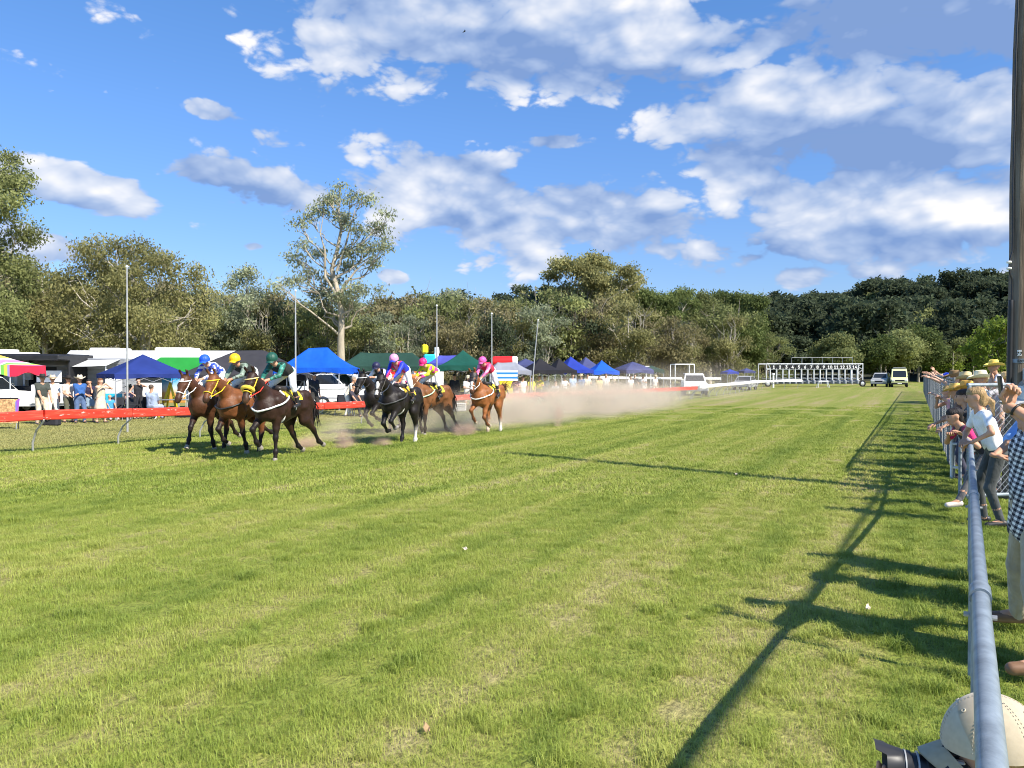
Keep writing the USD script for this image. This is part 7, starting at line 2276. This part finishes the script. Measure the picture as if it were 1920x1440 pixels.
obj('lens_hood', moved(trimesh.Trimesh(vh, hood_.faces, process=False), (hx + .18, 0, -.005), [(Y_, math.pi / 2)]), 'black_paint', t_, smooth=30)
for x0 in (.055, .09):
    obj('lens_ring', moved(lathe([(.0395, -.003), (.0462, -.002), (.0462, .002), (.0395, .003)], 28), (hx + .18 + x0, 0, -.005), [(Y_, math.pi / 2)]), 'grey_metal', t_, smooth=30)
for y0 in (-.06, .055):
    obj('strap_lug', rbox(hx + .12, hx + .15, y0 - .01, y0 + .01, .05, .058, .003), 'pole_alloy', t_)

# the rest of the line along the mesh fence
FD = math.atan2(.533, -1)


def liner(px, Z, label, s=1.0, hands=None, lean=.25, off=.38, lift=0.0, **kw):
    w = V(rail_x(Z) + off, Z, lift) if px is None else V((px - 960) / F * Z, Z, lift)
    r = WATCH + kw.pop('yaw', 0.0)
    hp = [None if q is None else local(w, r, q) for q in (hands or (None, None))]
    J = pose(s, (0, 0, .93 * s), lean, 0, hp if hands else None, None, look=kw.pop('look', (1, 0, -.06)), elbows=kw.pop('elbows', None))
    ex = [stretch_hand(J, k) for k in (0, 1)]
    kw.setdefault('h', .02)
    return person('spectator', label, w, r, J, SKINS[kw.pop('sk', 0)], extra_body=ex, **kw), J, w, r


fx = lambda Z, o=0.0: rail_x(Z) + o
liner(1833, 12.7, 'person in an orange straw hat and dark clothes beside the gate frame', .99, ((fx(12.5, .0), 12.4, 1.1), (fx(12.9, .05), 12.8, 1.1)), .22, top=(.03, .028, .03), legs=BLACKC, hat=('straw', (.62, .36, .08), (.50, .14, .03)), hr=('bob', (.1, .06, .04)))
liner(1812, 13.4, 'blonde person in a tan sun hat with a dark top at the fence corner', .96, ((fx(13.3, -.1), 13.2, 1.1), (fx(13.6, -.1), 13.6, 1.1)), .25, top=(.10, .05, .04), legs=(.05, .05, .08), hat=('straw', (.66, .44, .12), (.62, .40, .10)), hr=('long', (.45, .28, .10)))
liner(1846, 14.2, 'person in a cream panama hat with white shirt in the crowd', 1.08, None, .06, top=(.76, .74, .70), legs=(.05, .06, .10), hat=('straw', (.74, .66, .44), (.66, .58, .38)))
liner(1812, 16.8, 'man in a broad brown felt hat leaning out with both arms over the fence', 1.10, ((fx(16.6, -.12), 16.7, 1.74), (fx(17.3, -.40), 17.4, 1.80)), .30, sk=2, top=(.40, .42, .55), legs=(.1, .1, .14), hat=('hat', (.22, .14, .065), (.30, .22, .12)), sleeve=.5)
liner(1800, 15.2, 'blonde woman with sunglasses stretching a watch wearing arm out over the fence', .95, ((fx(15.8, -.48), 15.8, 1.50), (fx(15.4, -.25), 15.4, 1.34)), .35, sk=2, top=(.62, .30, .36), legs=(.05, .05, .07), hr=('long', (.50, .32, .12)), sunnies=True, sleeve=.1)
liner(1785, 23.6, 'person in a royal blue cap filming over the fence', 1.08, ((fx(23.6, .05), 23.7, 1.84), (fx(24.2, .02), 24.2, 1.84)), .2, top=(.12, .12, .14), legs=BLACKC, hat=('cap', (.02, .07, .60), (.35, .04, .30)), sleeve=.3)
liner(1772, 26.5, 'dark haired person in a striped top past the blue cap', .98, ((fx(26.5, -.1), 26.6, 1.80), (fx(27, -.05), 27.0, 1.80)), .25, sk=2, top=(.5, .48, .5), legs=BLACKC, hr=('short', (.03, .02, .02)))
liner(1764, 31, 'person with raised phone and a pale face further along the fence', 1.04, ((fx(31, .05), 31.1, 1.98), (fx(31.4, .05), 31.4, 1.98)), .15, top=(.05, .05, .06), legs=BLACKC, hr=('short', (.35, .25, .12)), h=.026)
for i, (Z, c, lb) in enumerate(((35.5, (.6, .58, .6), 'grey top'), (39, (.05, .05, .06), 'black top'), (43, (.75, .73, .72), 'white top'), (47.5, (.25, .06, .06), 'dark red top'), (52, (.70, .68, .66), 'pale top'), (57, (.06, .08, .16), 'navy top'), (62, (.7, .6, .5), 'beige top'), (67, (.2, .25, .35), 'blue grey top'))):
    liner(None, Z, 'small spectator in a %s leaning on the far part of the mesh fence' % lb, .97 + .04 * (i % 3), ((fx(Z, -.05), Z + .1, 1.80), (fx(Z + .5, -.05), Z + .5, 1.80)), .28, off=.32, sk=i % 3, top=c, legs=BLACKC, hr=('short', [(.05, .03, .02), (.3, .2, .1), (.02, .02, .02)][i % 3]), hat=('cap', [(.7, .7, .68), (.05, .05, .08)][i % 2]) if i % 2 else None, h=.03)
for i, (px, Z, c, lb) in enumerate(((1880, 15.5, (.55, .10, .10), 'red top behind the bald man'), (1858, 17.5, (.70, .68, .66), 'white top in the second line of the crowd'), (1830, 20, (.12, .2, .4), 'blue top in the second line of the crowd'), (1815, 23, (.6, .5, .35), 'tan top in the second line of the crowd'), (1878, 19, (.08, .08, .09), 'black top in the second line of the crowd'), (1800, 28, (.7, .7, .68), 'pale top well back in the crowd'))):
    liner(px, Z, 'standing spectator in a %s' % lb, .98 + .03 * (i % 3), None, .04, sk=i % 3, top=c, legs=BLACKC, hr=('short', (.08, .05, .03)) if i % 2 else ('bob', (.28, .17, .08)), hat=('straw', (.66, .55, .34)) if i in (1, 3) else None, h=.026)
gc = np.random.default_rng(31)
more = [(14.6, .40, 'maroon shirt', (.22, .03, .05), ('straw', (.60, .48, .26))), (18.2, .36, 'white shirt and straw hat', (.74, .73, .7), ('straw', (.70, .60, .38))), (19.6, .42, 'teal top', (.04, .22, .24), None), (21.2, .35, 'cream blouse and sun hat', (.66, .6, .5), ('straw', (.72, .66, .52))),
        (22.4, .50, 'charcoal shirt', (.06, .06, .07), ('cap', (.03, .03, .04))), (25.2, .36, 'peach top', (.66, .40, .30), None), (28.2, .36, 'khaki shirt and felt hat', (.36, .32, .2), ('hat', (.16, .11, .06))), (29.6, .42, 'white top', (.75, .74, .72), ('straw', (.66, .56, .36))), (33.2, .34, 'light blue shirt', (.3, .42, .62), ('cap', (.6, .6, .62))),
        (13.2, 1.05, 'grey singlet', (.36, .36, .38), ('straw', (.62, .50, .28))), (14.9, 1.15, 'navy shirt and tan hat', (.03, .05, .12), ('straw', (.58, .42, .20))), (16.4, 1.10, 'pink blouse', (.66, .36, .42), None), (18.0, 1.2, 'green shirt', (.07, .2, .09), ('hat', (.3, .22, .13))), (20.4, 1.1, 'black dress', (.02, .02, .024), ('straw', (.68, .6, .42))),
        (22.9, 1.2, 'checked blue shirt', (.12, .2, .36), None), (25.6, 1.15, 'white polo shirt', (.76, .75, .73), ('cap', (.05, .1, .3))), (30.4, 1.2, 'orange top', (.62, .28, .06), None), (35, 1.1, 'beige shirt', (.6, .52, .4), ('straw', (.66, .58, .4)))]
for i, (Z, o, what, c, ht) in enumerate(more):
    front = o < .6
    liner(None, Z, 'spectator in %s in the %s row behind the mesh fence' % (what, 'front' if front else 'second'), gc.uniform(.96, 1.08), ((fx(Z - .2, .06), Z - .1, 1.62), (fx(Z + .25, .06), Z + .25, 1.62)) if front and i % 2 else None, .14 if front else .03, off=o, yaw=gc.uniform(-.25, .25), sk=i % 3, top=c, legs=BLACKC if i % 2 else (.09, .11, .16), hat=ht,
          hr=(('bob', 'short', 'long')[i % 3], [(.05, .03, .02), (.36, .24, .11), (.14, .08, .04)][i % 3]), sleeve=.3, slim=gc.uniform(.95, 1.12), h=.024)
# bald man with a baby on his shoulders
_, J_, w_, r_ = liner(1871, 11.9, 'bald man with a baby riding on his shoulders', 1.06, None, .02, yaw=.1, sk=2, top=(.55, .42, .38), legs=(.1, .1, .12), look=(1, .25, -.02))
hb = J_['neck']
c_, s0 = math.cos(r_), math.sin(r_)
bw = w_ + V(-.06 * c_ + hb[0] * c_, hb[0] * s0 - .06 * s0, hb[2] + .02)
Jb = pose(.46, (0, 0, .06), .30, 0, ((.13, .06, .25), (.13, -.06, .25)), ((.20, .12, -.20), (.20, -.12, -.20)), look=(1, .1, -.1), knees=(1, 0, .4))
Jb['head'] = Jb['neck'] + V(.03, 0, .115)
Jb['s'] = .46
def grow_head(J, f):
    K = dict(J)
    K['s'] = f
    return K
bt = thing('baby', 'baby in a yellow sun hat and white top on the shoulders of the bald man', 'person', bw, r_)
bb_ = body_bones(Jb, SKINS[0], 1.15)
hbk = [x for x in body_bones(grow_head(Jb, .80), SKINS[0])[:5]]
m_, c_ = skin(hbk + bb_[5:], .012, .02, tones=True)
obj('body', m_, 'skin', bt, smooth=True, colors=c_)
put_skin('shirt', shirt_bones(Jb, (.76, .74, .78), .4, 1.15), bt, 'cloth', .012, .02)
put_skin('trousers', leg_bones(Jb, (.6, .58, .6), .6, 1.15), bt, 'cloth', .012, .02)
headgear(grow_head(Jb, .70), 'straw', (.78, .60, .14), bt, (.74, .55, .12))

# scraps in the grass and a bird
mat('litter_card', (.55, .47, .38), .7, vary=.2, scale=30)
for px, py, lb, c in ((872, 1028, 'pale scrap of litter lying in the grass near the middle', 'litter_card'), (800, 1364, 'pinkish dry leaf lying in the grass at the bottom', 'timber'), (1380, 888, 'small pale scrap in the grass beside the pole shadow', 'litter_card'), (1628, 1138, 'white scrap lying in the shade on the right', 'litter_card')):
    p = ground(px, py, .035)
    g = np.random.default_rng(px)
    m = grid_mesh(lambda u, v: np.stack([(u - .5) * .06, (v - .5) * .035 * (1 - (2 * u - 1) ** 2 * .7), .010 * np.sin(u * 7 + v * 4)], -1), 9, 6)
    tag(obj('litter', moved(m, p, [(Z_, g.uniform(0, 6)), (X_, .5)]), c, smooth=True), lb, 'litter')
p = at(871, 59, 90)
t_ = thing('bird', 'tiny dark bird gliding high in the sky', 'bird', p, .4)
obj('body', moved(lathe([(.002, -.16), (.035, -.06), (.045, .02), (.03, .09), (.004, .14)], 8), (0, 0, 0), [(Y_, math.pi / 2)]), 'black_paint', t_, smooth=True)
for s in (-1, 1):
    obj('wing', grid_mesh(lambda u, v, s=s: np.stack([.06 - .13 * v - .10 * u * u, s * (.02 + .36 * u), .06 * u - .04 * u * u + .004 * v], -1), 7, 3), 'black_paint', t_, smooth=True)
# ------------------------------------------------------------ dust thrown up by the field
def dust_mat(name, color, dens, scale):
    """Thinning towards the edge of its own cloud, broken by noise."""
    n = {'t': ('texture_coordinate', {}), 'l': ('vector_math', {'math_type': 'length'}), 'f': ('map_range', {'range_type': 'smootherstep', 'from_min': 1.0, 'from_max': .15, 'to_min': 0., 'to_max': 1., 'clamp': True}),
         'g': ('geometry', {}), 'm': ('mapping', {'scale': scale}), 'n': ('noise_texture', {'scale': 1., 'detail': 4., 'roughness': .55}), 'r': ('map_range', {'from_min': .38, 'from_max': .66, 'to_min': .08, 'to_max': 1.6, 'clamp': True}),
         'x': ('math', {'math_type': 'multiply'}), 'd': ('math', {'math_type': 'multiply', 'value2': dens}), 'v': ('principled_volume', {'color': color, 'anisotropy': -.25})}
    L = [('t.object', 'l.vector1'), ('l.value', 'f.value'), ('g.position', 'm.vector'), ('m.vector', 'n.vector'), ('n.fac', 'r.value'), ('f.result', 'x.value1'), ('r.result', 'x.value2'), ('x.value', 'd.value1'), ('d.value', 'v.density')]
    MAT[name] = usdkit.material(stage, '/World/Looks/' + name, n, L, volume='v.volume')


dust_mat('dust', (.94, .76, .53), .50, (.55, .55, .8))
dust_mat('dust_thin', (.94, .78, .57), .03, (.22, .22, .35))
dust_mat('dust_red', (.78, .52, .36), 3.0, (2.4, 2.4, 2.8))


def cloud(px, py, Z, along, across, tall, m, label, rise=0.0):
    p = at(px, 697, Z)
    u = UsdGeom.Xform.Define(stage, path_for('/World', 'dust_cloud'))
    g = usdkit.mesh(stage, str(u.GetPath()) + '/cloud', trimesh.creation.icosphere(3, 1.0), MAT[m])
    u.AddTranslateOp().Set(Gf.Vec3d(float(p[0]), float(Z), float(tall * .28 + rise)))
    u.AddRotateZOp().Set(math.degrees(math.atan2(TRACK[1], TRACK[0])))
    u.AddScaleOp().Set(Gf.Vec3f(along, across, tall))
    tag(u.GetPrim(), label, 'dust', kind='stuff')
    tag(g.GetPrim(), kind='stuff')


cloud(1100, 760, 34.5, 16.0, 4.1, 1.5, 'dust', 'broad pale dust cloud hanging over the track behind the horses')
cloud(1290, 735, 52, 22.0, 6.5, 2.5, 'dust_thin', 'thin dust haze drifting over the far end of the running rail', .0)
cloud(890, 790, 26, 5.0, 2.0, 1.1, 'dust', 'dust kicked up between the chestnut and the black horse')
cloud(690, 815, 22.0, 3.0, 1.3, .75, 'dust', 'dust kicked up behind the leading three horses')
for px, py, a, c, t, lb in ((575, 838, .7, .38, .30, 'reddish clod spray behind the nearest horse'), (650, 838, .5, .35, .42, 'reddish clod spray left of the black horse'), (870, 815, .7, .4, .40, 'reddish clod spray in front of the chestnut horse'), (1048, 800, .30, .25, .75, 'thin reddish plume of soil behind the chestnut horse'), (715, 835, .5, .3, .22, 'reddish soil spray under the black horse'), (855, 808, .6, .4, .45, 'reddish soil spray behind the hooded horse')):
    p = ground(px, py)
    cloud(px, py, p[1], a, c, t, 'dust_red', lb)
